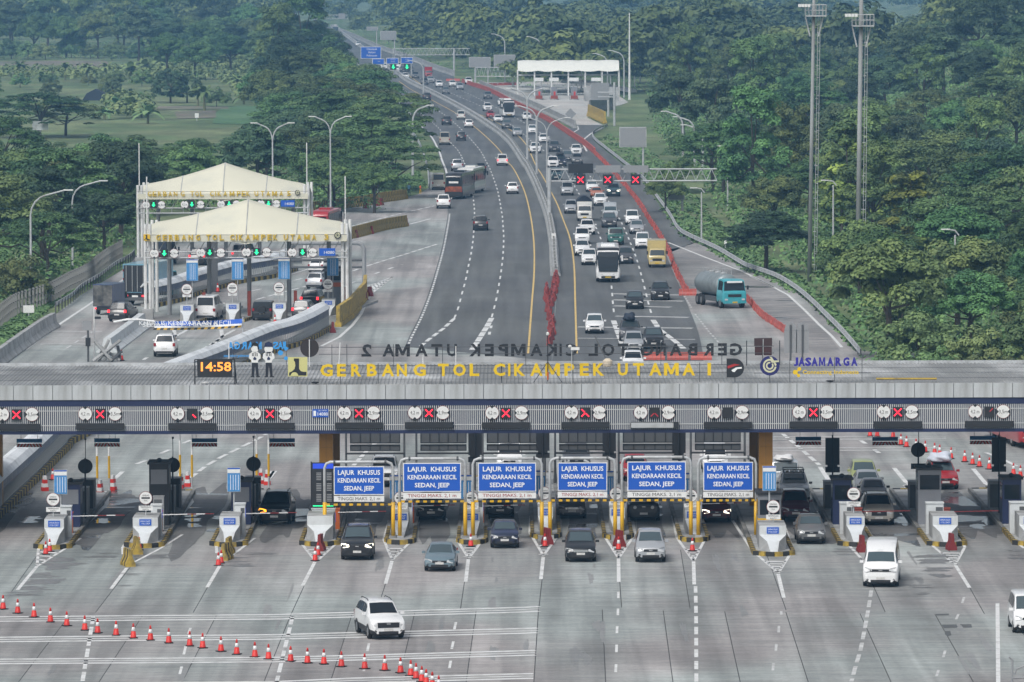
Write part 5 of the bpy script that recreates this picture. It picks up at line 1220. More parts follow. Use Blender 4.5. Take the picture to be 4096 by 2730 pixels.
KIND={'mpv':'car','suv':'car','xpander':'car','sedan':'car','hatch':'car','calya':'car','minivan':'minivan','van':'passenger_van','jeep':'jeep','bus':'bus','coach':'bus','box_truck':'box_truck','canvas_truck':'canvas_truck','container_truck':'container_truck','tanker':'tanker_truck'}
CATG={'passenger_van':'van','box_truck':'truck','canvas_truck':'truck','container_truck':'truck','tanker_truck':'truck'}
def tangent(path,Y):
 best=min(range(len(path)-1),key=lambda i:abs(path[i].y-Y));a=path[max(0,best-3)];c=path[min(len(path)-1,best+3)]
 t=c-a
 return t.normalized() if t.y>0 else -t.normalized()
def vehicle(style,color,k_,x,y,label,rear=False,path=None,yaw=None,lights=None,glass=None,top=None,group='vehicles on the toll road'):
 proto=(box_proto if style not in CARS else lambda s:car_proto(s,0))(style)
 if style in used:o=copy_tree(proto)
 else :used.add(style);o=proto
 P=G(k_,x,y,.012)
 if yaw is not None:rz=R(yaw)+(math.pi if rear else 0)
 elif path:
  t=tangent(path,P.y);d=t if rear else -t;rz=math.atan2(d.x,-d.y)
 else :rz=math.pi if rear else 0
 oy=FA[style][1 if rear else 0]
 o.location=P-Vector((-math.sin(rz)*oy,math.cos(rz)*oy,0));o.rotation_euler=(0,0,rz)
 o.name=KIND[style];tag(o,label,CATG.get(KIND[style],KIND[style]),group)
 if style in CARS:o.scale=(random.uniform(.985,1.025),random.uniform(.96,1.04),random.uniform(.96,1.05))
 if not glass and not rear and P.y>420:glass=random.choice(('glass','glass_light','glass_mid'))
 pm=paint(color)
 for ch in o.children:
  nm=ch.name.split('.')[0]
  if nm in ('body','cab','mirror','bumper') or (style not in CARS and nm in ('cargo_box','cargo_bed','rib','roof_unit','rear_door','box_roof','head_board')):
   if style=='container_truck' and nm=='rear_door':continue
   m_=pm
   if nm=='mirror' and style not in CARS:m_=M['trim'] if color!='white' else pm
   if top and nm in ('cargo_box','box_roof','rear_door','cargo_bed','head_board'):m_=paint(top)
   if style=='tanker' and nm=='bumper':m_=pm
   setmat(ch,m_)
   for g in ch.children:
    if g.name.split('.')[0]=='rib':setmat(g,m_)
  if nm=='headlight':setmat(ch,M['lamp_on' if lights=='head' else 'lamp'])
  if nm=='tail_light':setmat(ch,M['tail_on' if lights=='brake' or style=='container_truck' else 'tail'])
  if nm=='windscreen':setmat(ch,M[glass or 'glass'])
  if nm=='grille':setmat(ch,M['chrome' if lights=='chrome' else 'trim'])
 return o
V=vehicle
yr,yl=gYR,gYL
GR='vehicles coming towards the toll gate';GL_='vehicles driving away on the left carriageway';GN='vehicles in and before the toll lanes';GW='vehicles at the left toll gates'
# --- in front of the gate
V('xpander','white','w6',1158,1185,'white compact crossover turning on the open plaza in front of all lanes',yaw=13,group=GN)
V('suv','black','w6',920,508,'black SUV with roof rack and chrome grille leaving first narrow lane',lights='head',glass='glass_light',group=GN)
V('sedan','bluegrey','w6',1627,606,'blue-grey sedan just past the second narrow lane',yaw=-2,glass='glass_light',group=GN)
V('hatch','navy','w6',2180,408,'dark navy hatchback leaving the third narrow lane',group=GN,glass='glass_light')
V('mpv','black','w7',690,525,'black people carrier with chrome strip leaving the fourth narrow lane',group=GN,glass='glass_light',lights='chrome')
V('calya','silver','w7',1287,530,'silver people carrier with black lower grille leaving the fifth narrow lane',group=GN,glass='glass_light')
V('hatch','grey','w8',523,375,'metallic grey hatchback in the lane right of the orange column',group=GN,glass='glass_light')
V('van','white','w8',1125,738,'white high-roof passenger van crossing the plaza at right',yaw=-5,glass='glass_light',group=GN)
V('minivan','white','w8',2400,1140,'white minivan with black bumper cut by the right frame edge',yaw=0,glass='glass_light',group=GN)
o=V('suv','black','w6',217,205,'black car with glowing amber indicator left of the orange column',yaw=-3,group=GN)
amb=[c for c in o.children if c.name.startswith('headlight')];setmat(amb[0],M['amber_on'])
V('mpv','black','w6',1550,172,'black car waiting under the second blue portal board',group=GN)
V('mpv','black','w6',2140,150,'black car with pale headlights under the third blue portal board',group=GN)
V('mpv','taupe','w7',615,158,'taupe people carrier under the fourth blue portal board',group=GN,lights='chrome')
V('jeep','black','w7',1228,180,'black boxy off-roader under the fifth blue portal board',group=GN)
V('mpv','maroon','w7',1850,190,'dark plum car with glowing lamps under the sixth blue portal board',group=GN,lights='head')
V('mpv','maroon','w8',390,180,'maroon people carrier beside the grey booth with orange band',group=GN)
V('suv','silver','w4',372,1395,'silver off-roader with roof lamps queuing behind maroon car',group=GN,glass='glass_light')
V('jeep','lightgrey','w4',300,1300,'pale boxy car with loaded roof rack at the end of the queue by the column',group=GN,glass='glass_light')
V('suv','champagne','w8',1102,213,'champagne grey SUV with black grille in second lane from right',group=GN)
V('hatch','black','w4',1035,1400,'black hatchback close behind the champagne SUV',group=GN)
V('hatch','silver','w4',985,1330,'silver car third in queue behind the champagne SUV',group=GN,glass='glass_light')
V('mpv','lime','w4',955,1265,'yellow-green car last in queue behind the black message cabinet',group=GN,glass='glass_light')
V('mpv','red','w4',1622,1268,'red people carrier with white bundle on roof beside cones',yaw=4,group=GN,glass='glass_light')
V('bus','red','w4',2390,930,'red bus cut by the right frame edge behind the gate',yaw=8,group=GN)
V('suv','white','w2',1120,1245,'white car half hidden behind the first blue portal board',group=GN)
V('minivan','white','w3',80,1130,'white van roof showing behind the third blue portal board',group=GN);V('suv','darkgrey','w3',640,1130,'dark car behind the fourth blue portal board',group=GN);V('minivan','white','w3',1800,1130,'white van behind the sixth blue portal board',group=GN);V('calya','red','w3',1130,1200,'red car hidden behind the fifth blue portal board',group=GN)
# --- right carriageway, towards the camera
for st,c,k_,x,y,lb,kw in (('mpv','white','z7',742,1440,'white people carrier in the leftmost oncoming lane behind roof letters',dict(glass='glass_light')),('suv','darkgrey','z7',1020,1500,'dark grey car with bundle on its roof in the middle oncoming lane',{}),('mpv','silver','w3',1118,125,'silver car directly behind mirrored letter T of the roof sign',{}),('xpander','black','w3',1285,95,'black crossover behind the mirrored roof letters',{}),('mpv','white','w3',1113,290,'white car whose roof peeps over the rear roof edge',{}),('calya','black','z7',1058,1248,'black car with silver grille below the white touring bus',dict(glass='glass_light')),('suv','black','z7',1258,1180,'black SUV left of the teal tanker',{}),('mpv','darkgrey','z7',985,893,'dark grey car peeking out right of the white touring bus',{}),('mpv','white','z7',700,903,'white car overlapped by the left side of touring bus',{}),('mpv','white','z7',645,830,'white people carrier left above the touring bus',{}),('minivan','white','z7',645,738,'white minivan queuing behind another white car by yellow line',{}),('suv','white','z7',685,665,'white SUV in the outer lane ahead of the canvas truck',{}),('jeep','green','z7',907,745,'dark green boxy off-roader in the middle lane',{}),('minivan','white','z7',1117,775,'white minivan left of the pale yellow box truck',{}),('mpv','silver','z7',1073,660,'silver people carrier beside the red barrier row',{}),('suv','darkgrey','z7',858,610,'dark grey crossover in front of the silver van',{}),('van','lightgrey','z7',865,560,'silver high-roof van behind dark grey crossover',{}),('minivan','white','z7',1037,590,'white minivan near red barriers below the signal gantry',{}),('mpv','silver','z7',557,500,'silver people carrier left of the canvas truck',{}),('calya','white','z7',785,440,'white car right of the navy canvas truck top',{}),('sedan','orange','z7',758,375,'small orange car between two white cars below gantry',{}),('mpv','white','z7',722,330,'white car right below the gantry between two red crosses',{}),('suv','darkteal','z7',890,365,'dark teal SUV with bright lamps below the gantry',dict(lights='head')),('minivan','silver','z7',528,358,'silver minivan below left end of the signal gantry',{}),('mpv','darkgrey','z7',615,262,'dark car half hidden by the left red cross signal',{}),('suv','darkteal','z7',436,240,'dark off-roader left of the gantry message board',{}),('suv','white','z7',415,145,'white pickup behind the gantry post',{}),('suv','navy','z7',475,130,'navy car with roof box above the gantry message board',{}),('mpv','grey','z7',530,92,'grey car just above the gantry message board',{}),('mpv','grey','z7',606,110,'grey car behind the gantry message board',{}),('suv','white','z3',647,1318,'white people carrier alone next to the red barrier row',{}),('suv','white','z3',300,1302,'white off-roader behind the central lamp posts',{}),('suv','darkgrey','z3',462,1290,'dark grey SUV in the middle lane above gantry',{}),('mpv','white','z3',370,1215,'white car crossed by a lamp post on the median',{}),('mpv','white','z3',275,1140,'white people carrier below the far white bus',{}),('mpv','white','z3',230,1022,'white car right of the far white bus',{}),('mpv','silver','z3',147,1158,'silver car in the inner lane below the far white bus',{}),('suv','grey','z3',60,1095,'grey car right below the far white bus',{}),('sedan','white','z2',2105,1040,'white sedan left of the far white bus',{}),('hatch','red','z2',2040,1005,'red hatchback in the far oncoming lanes',{}),('suv','white','z2',2015,945,'white car above the red hatchback',{}),('mpv','white','z2',2138,900,'white car partly behind the far white bus',{}),('suv','grey','z2',2018,842,'grey car near the far red barriers',{}),('mpv','grey','z2',1662,800,'grey car where the carriageway bends',{}),('mpv','silver','z2',1780,764,'silver car beside a white car near far red barriers',{}),('mpv','white','z2',1718,738,'white car in front of the far red barrier stack',{}),('mpv','white','z2',1605,742,'white car left of the far red barrier stack',{}),('suv','darkgrey','z2',1480,720,'dark car by the far median sign pole',{}),('suv','silver','z2',1532,706,'silver car below the far red lorry',{}),('mpv','white','z2',1320,672,'white car under the two green arrow signals',{}),('suv','grey','z2',1403,666,'grey car left of the far red lorry',{}),('suv','white','z2',1855,716,'white patrol car parked at the far barrier gap',{}),('mpv','white','z2',1242,612,'white car just below the green arrow signals',{}),('suv','white','z2',1136,592,'white car at the edge of the umbrella tree',{}),('suv','darkgrey','z2',1300,615,'dark car below right green arrow',{}),('mpv','darkgrey','z2',1362,612,'dark grey car beyond the right green arrow',{}),('minivan','white','z2',1252,584,'white van seen between the green arrow signals',{}),('mpv','white','z2',918,395,'tiny white car on the farthest visible stretch of road',{}),):
 V(st,c,k_,x,y,lb,path=yr,group=GR,**kw)
V('bus','white','z7',848,1040,'white touring bus with black front in the middle oncoming lane',path=yr,group=GR)
V('bus','white','z3',75,998,'white bus far up the oncoming carriageway',path=yr,group=GR,glass=None)
V('bus','white','z2',725,290,'white bus at the far end of the road by the dark tree',path=yr,group=GR)
V('box_truck','yellow','z7',1232,922,'pale yellow box truck beside the red barriers',path=yr,group=GR,top='yellow')
V('canvas_truck','pearl','z7',663,558,'cream truck with navy canvas cover in the outer lane',path=yr,group=GR,top='pearl')
V('box_truck','red','z2',1515,660,'red lorry far up the oncoming carriageway',path=yr,group=GR,top='red')
V('tanker','teal','z7',1815,1240,'teal tanker truck with grey metal tank pulling through gap in red barriers',yaw=16,group=GR)
# --- left carriageway, away from the camera
for st,c,k_,x,y,lb in (('suv','black','z2',1500,852,'black SUV at the edge of the umbrella tree, driving away'),('sedan','silver','z2',1518,932,'silver sedan half hidden by tree branches'),('minivan','pearl','z2',1788,1016,'tall cream minivan by yellow median line, driving away'),('suv','black','z2',1668,1062,'black SUV trailing spray on the left carriageway'),('mpv','white','z2',1855,1086,'white car right of the black SUV with spray'),('van','beige','z2',1650,1230,'beige high-roof van driving away on the left carriageway'),('mpv','black','z2',1790,1195,'black car beside the beige van'),('minivan','white','z2',2138,1406,'white minivan with glowing lamps hugging the yellow line'),('suv','silver','z2',1757,1452,'silver car just ahead of the two coaches'),('sedan','black','z2',1957,1466,'black sedan beside the coaches'),('van','beige','z6',1478,314,'cream high-roof van left of the black coach'),('suv','white','z6',1518,460,'white SUV behind the black coach'),('suv','black','z6',1808,632,'black SUV alone in the middle of left carriageway'),('mpv','white','z6',2058,346,'white car near the yellow line of left carriageway')):
 V(st,c,k_,x,y,lb,rear=True,path=yl,group=GL_,lights='brake' if 'glowing' in lb else None)
o=V('coach','black','z6',1600,388,'black coach with orange flames driving away, beside white coach',rear=True,yaw=-8,group=GL_)
flm=mat('orange_flame_print',(.4,.1,.03),.4,var=.6,vscale=3,dirt=(.05,.02,.02),damt=.6,dscale=2)
MB().box(-1.1,1.1,6.011,6.03,1.05,1.75).build('flame_print',flm,o);MB().box(-.65,.65,6.02,6.04,2.2,2.45).build('route_screen',M['white'],o)
V('bus','pearl','z6',1690,345,'cream coach just ahead of the black coach',rear=True,yaw=-8,group=GL_)
# --- left gates
for st,c,k_,x,y,lb,kw in (('suv','white','w1',1380,160,'white off-roader with spare wheel cover behind the main roof',dict(yaw=0)),('suv','black','z5',935,1345,'black crossover with red lamps before the tall truck',dict(yaw=-12,lights='brake')),('van','white','a5',730,1515,'white van in the left lane of the front tent gate',dict(yaw=-6)),('jeep','black','a5',1310,1520,'black off-roader with spare wheel in a tent gate lane',dict(yaw=-5)),('mpv','darkgrey','a5',1720,1510,'dark car with brake lamps beside the covered walkway',dict(yaw=-8,lights='brake')),('suv','black','a5',1815,1400,'black car with three brake lamps at the right tent lane',dict(yaw=-10,lights='brake')),('xpander','silver','a5',1870,1195,'silver people carrier past the front tent gate',dict(yaw=-16)),('xpander','white','a5',1895,1040,'white people carrier farthest past the front tent gate',dict(yaw=-22)),('suv','black','a5',635,945,'black SUV in a lane of the rear tent gate',dict(yaw=-8,lights='brake')),('minivan','white','a5',1080,905,'white car with red lamps under front tent behind walkway',dict(yaw=-15,lights='brake'))):
 V(st,c,k_,x,y,lb,rear=True,group=GW,**kw)
V('container_truck','teal','z5',1085,1218,'tall box trailer truck with black rear doors at the left gate',rear=True,yaw=-13,group=GW,top='skyblue')
o=V('box_truck','navy','z5',835,1290,'small truck with blue box and picture on its tail',rear=True,yaw=-12,group=GW,top='blue',lights='brake')
pic=mat('picture_print',(.2,.2,.19),.5,var=.7,vscale=2.2,dirt=(.03,.03,.03),damt=.7,dscale=1.5)
for ch in o.children:
 if ch.name.startswith('rear_door'):setmat(ch,pic)
V('canvas_truck','maroon','z5',1255,905,'dark truck in the left lane of rear tent gate',rear=True,yaw=-10,group=GW,top='maroon')
V('bus','red','a5',1900,700,'red bus beyond the rear tent gate',rear=True,yaw=-6,group=GW)
# loads on roofs
def load(k_,x,y,D,size,m,label,name='roof_bundle'):
 p=AT(k_,x,y,D);bm=bmesh.new();bmesh.ops.create_icosphere(bm,subdivisions=3,radius=1)
 for v in bm.verts:
  n=math.sin(v.co.x*5+p.x)*.12+math.sin(v.co.y*7+1)*.1+math.sin(v.co.z*6+v.co.x*4)*.1
  v.co*=1+n;v.co.z=max(v.co.z,-.45);v.co.x*=size[0];v.co.y*=size[1];v.co.z*=size[2]
 me=bpy.data.meshes.new(name);bm.to_mesh(me);bm.free();me.materials.append(m);me.polygons.foreach_set('use_smooth',[True]*len(me.polygons))
 return tag(link(name,me,None,p),label,'bundle')
def roof_of(o,H,dy=0):return Vector(o.location)+Vector((0,dy,H))
byl={o.get('label'):o for o in COL.objects if o.get('label')}
def load_on(lbl,H,dy,size,m,label):
 q_=byl[lbl];o=load('fp',2000,2000,300,size,m,label);o.location=roof_of(q_,H+.4*size[2],dy)
tarp=mat('white_tarpaulin',(.6,.64,.72),.6,var=.15)
load_on('red people carrier with white bundle on roof beside cones',1.68,.1,(.72,1.0,.38),tarp,'white tarpaulin bundle on the roof of the red car')
load_on('dark grey car with bundle on its roof in the middle oncoming lane',1.8,0,(.5,.7,.42),M['canvas'],'dark bundle on the roof of dark grey car')
load_on('pale boxy car with loaded roof rack at the end of the queue by the column',1.95,.2,(.6,.8,.22),M['cone_white'],'pale luggage heap on the roof rack by the orange column')
load_on('navy car with roof box above the gantry message board',1.8,.2,(.6,.9,.25),M['black'],'black roof box on the navy car above the gantry')
o=byl['silver off-roader with roof lamps queuing behind maroon car']
rk=empty('roof_rack',Vector(o.location)+Vector((0,.1,1.8)),0,'black roof rack with a row of lamps on the silver off-roader','roof rack')
b=MB()
for z_ in (.06,.26):b.tube([(-.62,-.8,z_),(.62,-.8,z_),(.62,.8,z_),(-.62,.8,z_),(-.62,-.8,z_)],.03,5)
for x_ in (-.6,0,.6):b.tube([(x_,-.8,.06),(x_,-.8,.28)],.025,4)
b.build('rack_frame',M['black'],rk)
for x_ in (-.42,-.14,.14,.42):MB().cbox((x_,-.86,.14),(.2,.08,.16)).build('rack_lamp',M['lamp'],rk)
# ------------------------------------------------------------------ cones and plastic barriers
def cone_proto():
 e=empty('traffic_cone',(0,0,0))
 MB().box(-.2,.2,-.2,.2,0,.045).build('base',M['rubber'],e)
 MB().lathe([(.16,.045),(.15,.07),(.105,.36)],14).build('lower_body',M['red'],e,True);MB().lathe([(.107,.36),(.068,.56)],14).build('white_sleeve',M['cone_white'],e,True)
 MB().lathe([(.066,.56),(.042,.7),(.03,.74)],14).build('tip',M['red'],e,True)
 return e
CONE=cone_proto();cone_n=[0]
def cone(k_,x,y,label,group,s=1.0,dark=False):
 c=CONE if cone_n[0]==0 else copy_tree(CONE);cone_n[0]+=1
 c.location=G(k_,x,y,.012)+Vector((0,.15,0));c.scale=(s,s,s);c.rotation_euler=(0,0,random.uniform(-.6,.6))
 tag(c,label,'traffic cone',group)
 return c
row=[('w5',x,y) for x,y in ((25,940),(150,975),(290,1008),(430,1050),(570,1083),(724,1120),(834,1145),(992,1165),(1140,1188),(1286,1206),(1443,1230),(1622,1255),(1733,1273),(1890,1302),(2025,1327),(2180,1350),(2297,1368))]+[('w6',x,y) for x,y in ((347,1388),(491,1402),(632,1411),(782,1432),(981,1451),(1153,1465),(1288,1486),(1376,1510),(1421,1535),(1470,1562),(1508,1588),(1560,1612),(1615,1645))]
for i,t in enumerate(row):cone(*t,f'red traffic cone with white sleeve, {ordinal(i)} from left in the foreground row','cones in the foreground row',1.0)
row=[(1005,830),(1065,832),(1198,840),(1263,902),(1310,920),(1390,945),(1467,963),(1545,980),(1588,995),(1683,1018),(1797,1043),(1863,1065),(1920,1085),(2003,1105),(2205,1152),(2263,1172)]
for i,t in enumerate(row):cone('w4',*t,f'red traffic cone, {ordinal(i)} from left in the row behind the right lanes','cones behind the right lanes',1.05)
for k_,x,y,lb in (('w6',557,525,'red cone in front of the fourth toll island from left'),('w6',582,480,'red cone tucked behind another before the fourth toll island'),('w6',1890,402,'red cone with blue bin at the sixth toll island nose'),('w7',385,403,'red cone at the seventh toll island nose'),('w7',1015,430,'red cone at the eighth toll island nose'),('w7',1647,440,'red cone at the ninth toll island nose'),('w5',390,470,'front red cone at the first toll island nose'),('w5',424,448,'red cone touching the first toll island kerb'),('w5',1190,432,'red cone beside the grimy barrier at the second toll island'),('w5',1868,566,'foremost red cone before the third toll island'),('w5',1892,546,'red cone leaning on yellow barrier at the third toll island'),('a6',1225,210,'small cone beside the dark gantry post under the front tent'),('a6',1795,60,'red and white cone at the end of walkway near the front tent'),('a6',318,856,'tall red cone behind the main roof at far left'),('a6',1765,515,'red cone on a tent gate island nose'),('w1',440,1195,'red cone on the kerb of the left covered walkway')):
 cone(k_,x,y,lb,'single cones at the islands',1.0 if k_!='a6' else 1.2)
def jersey(name,mats,L=1.0,h=.85,w=.5,ribs=True):
 b=MB();n=5
 pr=[(-w/2,0),(w/2,0),(w/2,.18),(w*.2,h*.55),(w*.15,h),(-w*.15,h),(-w*.2,h*.55),(-w/2,.18)]
 segs=n if ribs else 1
 for i in range(segs):
  a,c=-L/2+L*i/segs+.01,-L/2+L*(i+1)/segs-.01
  sc=1.0 if i%2==0 else .88
  b.prism([(x*sc,z) for x,z in pr],a,c,i%len(mats),Matrix(((1,0,0,0),(0,0,1,0),(0,1,0,0),(0,0,0,1))))
 return b.mesh(name,mats)
WB=jersey('water_barrier',[M['water_red']],1.75,.66,.3);YBm=jersey('striped_barrier',[M['yellow_dirty'],M['kerb_black']],1.4,.95,.55);MBm=jersey('maroon_barrier',[M['maroon_plastic']],.8,.95,.5)
WBm=jersey('water_barrier',[mat('grimy_red_plastic',(.3,.05,.045),.6,rnd=.2,var=.2)],1.35,.85,.4)
def brow(path,me,name,step,label,group,limit=None,jit=.05,zmat=None,s=1.0,frm=None):
 out=[]
 for i,(p,t) in enumerate(resample(path,step)):
  if limit and i>=limit:break
  o=link(name,me,None,(p.x+random.uniform(-jit,jit),p.y,.0),rz=math.atan2(-t.x,t.y)+random.uniform(-jit,jit),scale=s)
  tag(o,f'{label}, {ordinal(i)} from {frm}' if frm else label,'barrier',group);out.append(o)
 return out
near=[p for p in gRed]
brow(near,WB,'water_barrier',1.95,'red plastic water barrier in the long row along the right carriageway','red barriers along the right carriageway',215,.1)
tail=sub_path(near,1.95*215,5000);b=MB()
for p,t in resample(tail,1.95):
 Mx=Matrix.Translation(p)@Matrix.Rotation(math.atan2(-t.x,t.y),4,'Z');b.box(-.25,.25,-.9,.9,0,.35,0,Mx);b.box(-.12,.12,-.9,.9,.35,1.0,0,Mx)
stuff(tag(b.build('far_water_barriers',M['water_red']),'far end of red water barrier row too small to tell apart','barrier'))
p_=GP([('z7',1920,1175),('z8',0,1205),('z8',100,1315),('z8',280,1435),('z8',420,1545)])
brow(p_,WB,'water_barrier',1.95,'red water barrier right of the tanker','red barriers right of the tanker',frm='the tanker')
brow(GL('z7',[(1475,1142),(1595,1142)]),WB,'water_barrier',1.95,'bright red water barrier across the gap left of the tanker','red barriers across the gap by tanker',frm='left')
brow(GP([('z7',435,995),('z7',430,1080),('z7',410,1180),('z7',380,1260),('z7',400,1330),('z7',405,1420),('z7',395,1540)]),WBm,'water_barrier',1.6,'grimy red barrier in the zigzag row that extends the median','grimy red barriers on the median',None,.22,s=.85)
brow(GL('z7',[(370,1090),(358,1160),(372,1210)]),WBm,'water_barrier',1.6,'grimy red barrier in the short side row by the median','grimy red barriers beside the median',None,.1,s=.85,frm='far end')
brow(GL('w3',[(1290,190),(1700,190)]),WB,'water_barrier',1.95,'bright red barrier just behind the rear roof edge','red barriers behind the rear roof edge',frm='left')
brow(GL('z2',[(1690,690),(1790,690)]),WB,'water_barrier',1.95,'red barrier in the far stack left of patrol car','red barriers in the far stack',frm='left')
brow(GL('z3',[(-130,730),(60,725),(140,722)]),WB,'water_barrier',1.95,'red barrier left of the far pale tent gate','red barriers by the far tent gate',frm='left')
# striped yellow-black barriers by the left gates
for pts,lb,gp in (([(500,490),(640,475),(780,452),(900,440),(1020,415),(1130,400),(1220,385)],'yellow and black striped barrier in the upper row behind the tents','striped barriers upper row'),([(480,720),(640,712),(770,700),(900,670),(1050,630),(1235,598)],'yellow and black striped barrier in the row right of the front tent','striped barriers right of front tent')):
 for i,(p,t) in enumerate(resample(GP([('z6',a,c) for a,c in pts]),1.45)):
  tag(link('striped_barrier',YBm,None,p,rz=math.atan2(-t.x,t.y),scale=(1.1,1,1.45)),f'{lb}, {ordinal(i)} from left','barrier',gp)
o=MB()
pth=GL('z6',[(690,1390),(790,1320),(900,1190),(905,1130)])
for i in range(3):
 a,c=pth[i],pth[i+1];t=(c-a).normalized();Mx=Matrix.Translation((a+c)/2)@Matrix.Rotation(math.atan2(-t.x,t.y),4,'Z');l=(c-a).length/2
 o.box(-.3,.3,-l,l,0,.4,0,Mx);o.box(-.17,.17,-l,l,.4,1.9,0,Mx)
tag(o.build('end_wall',M['yellow_dirty']),'grimy yellow concrete wall at the right end of the front tent','wall')
for k_,x,y,lb in (('z6',905,1195,'maroon plastic barrier by the yellow end wall'),('z6',938,1150,'maroon barrier at the chevron past the yellow end wall'),('z6',648,1435,'maroon barrier at the end of covered walkway'),('w8',962,452,'maroon plastic barrier at the eleventh toll island nose'),('w8',1730,435,'maroon plastic barrier at the twelfth toll island nose'),('w7',405,385,'maroon barrier behind the cone at the seventh toll island'),('w7',1022,405,'maroon barrier behind the cone at the eighth toll island'),('w6',602,440,'maroon barrier before the fourth toll island'),('z6',905,460,'red barrier at the upper striped row'),('z6',1000,440,'red barrier further along the upper striped row'),('z6',1030,435,'red barrier near the end of the upper striped row'),('z6',1170,390,'red barrier at the end of the upper striped row'),('z6',830,690,'maroon barrier beside the row right of the front tent'),('z6',950,660,'maroon barrier in the middle of the row right of front tent'),('z6',1225,595,'maroon barrier ending the row right of front tent')):
 tag(link('maroon_barrier',MBm,None,G(k_,x,y)+Vector((0,.2,0)),rz=random.uniform(-.4,.4)),lb,'barrier','single maroon barriers')
for k_,x,y,rz,lb in (('w5',1090,572,.3,'grimy yellow-black barrier standing before the second toll island'),('w5',1165,468,.2,'grimy barrier leaning at the second toll island nose'),('w5',1930,520,-.2,'yellow-black barrier at the third toll island nose'),('w5',1955,470,-.1,'second yellow-black barrier behind the first at the third toll island')):
 tag(link('striped_barrier',YBm,None,G(k_,x,y)+Vector((0,.4,0)),rz=rz),lb,'barrier','striped barriers at the left islands')
 # chevron barrels behind the left islands
for k_,x,y,lb in (('w1',838,1320,'leaning red and white barrier wing behind the first left island'),('w1',945,1280,'red and white barrier wing beside pole pair behind the first island'),('w1',375,1285,'red and white wing on the walkway kerb at far left'),('w1',1510,1265,'red and white wing behind the second left island'),('w1',1570,1250,'red and white wing right of poles behind second island'),('w1',2180,1225,'red and white wing behind the third left island'),('w1',2235,1235,'red and white wing right of poles behind third island')):
 p=G(k_,x,y);e=empty('barrier_wing',p,random.uniform(-.5,.5),lb,'barrier','red and white wings behind the islands')
 for q_ in range(4):MB().box(-.2+.04*q_,.2-.04*q_,-.18,.18,q_*.24,q_*.24+.235).build('band',M['red'] if q_%2==0 else M['cone_white'],e)
 # ------------------------------------------------------------------ median barrier and guardrails
def sweep(path,prof,name,m,z=0.0,parent=None,closed=True):
 b=MB();n=len(path);k=len(prof)
 for i,p in enumerate(path):
  t=path[min(i+1,n-1)]-path[max(i-1,0)];t=Vector((t.x,t.y,0)).normalized();s_=Vector((t.y,-t.x,0))
  for a,c in prof:b.v.append((p.x+s_.x*a,p.y+s_.y*a,p.z+c+z))
 for i in range(n-1):
  for j in range(k if closed else k-1):
   j2=(j+1)%k;b.f.append([i*k+j,(i+1)*k+j,(i+1)*k+j2,i*k+j2]);b.m.append(0)
 if closed:b.f.append(list(range(k))[::-1]);b.f.append([(n-1)*k+j for j in range(k)]);b.m+=[0,0]
 return b.build(name,m,parent)
NJ=[(-.42,0),(.42,0),(.42,.1),(.2,.4),(.13,1.0),(-.13,1.0),(-.2,.4),(-.42,.1)]
mp=GP(Medn[2:])
e=empty('median_barrier',(0,0,0),0,'long grey concrete barrier between the two carriageways','barrier')
sweep(mp,[(-.55,0),(.55,0),(.5,.25),(.32,.45),(.3,.95),(-.3,.95),(-.32,.45),(-.5,.25)],'wall',M['conc'],0,e)
for i,(p,t) in enumerate(resample(mp,7)):
 if p.y<1150:MB().box(-.1,.1,-.1,.1,.95,1.25).build('reflector_post',M['conc_dirty'],e,loc=p)
def guardrail(path,label,step=4.0,maxd=1e9,h=.75):
 e=empty('guardrail',(0,0,0),0,label,'guardrail','steel guardrails')
 sweep(path,[(-.05,0),(.05,.06),(.0,.14),(.05,.24),(0,.32),(.05,.42),(.1,.42),(.06,.2),(.03,0)],'rail',M['galv'],h-.4,e)
 PM=MB().box(-.06,.06,-.06,.06,0,h).mesh('post',M['darkgrey'])
 for p,t in resample(path,step):
  if p.y<maxd:link('post',PM,e,p+Vector((.08,0,0)))
 return e
guardrail(gGuard,'long steel guardrail curving along the wood on the right',4)
guardrail(GP([('z5',430,1280),('z5',560,1200),('z5',640,1125),('z5',780,1040),('z5',900,950),('z5',1010,890),('z5',1050,850)]),'old steel guardrail along the left gate road',3,h=1.0)
guardrail(GP([('z6',1400,310),('z6',1398,240),('z6',1390,170),('z6',1370,90),('z6',1340,0),('z2',1400,1180),('z2',1330,1080)]),'steel guardrail beside the umbrella tree on the left verge',4)
def nj(path,label,sc=1.0,h=1.0,m='conc'):
 return tag(sweep(path,[(a*sc,c*h) for a,c in NJ],'concrete_barrier',M[m]),label,'barrier','concrete road barriers')
nj(GP([('z5',420,1390),('z5',330,1440),('z5',200,1530),('z5',60,1630),('z5',-100,1750)]),'pale concrete barrier at the lower left road edge',1.5,1.3)
nj(GP([('z5',1110,1385),('z5',1000,1470),('z5',900,1545),('z5',840,1590)]),'broad pale concrete barrier between the left gate lanes',2.2,1.2,'offwhite')
nj(GP([('z3',640,1090),('z3',500,1020),('z3',300,925),('z3',100,840),('z3',-80,770),('z2',1950,730)]),'concrete wall between the road and the far tent gate',1.0,1.5)
nj(GP([('z3',890,1050),('z3',750,985)]),'yellow concrete wall at the far gate entrance',1.0,2.4,'yellow_dirty')
nj(GP([('z3',760,975),('z3',850,940),('z3',960,925)]),'dirty dark retaining wall behind the far yellow wall',1.2,3.0,'conc_dirty')
nj(GP([('z2',1730,648),('z2',1560,590),('z2',1400,525),('z2',1130,432),('z2',1000,376),('z2',880,322),('z2',760,270)]),'pale wall lining the farthest stretch of highway',.8,1.6)
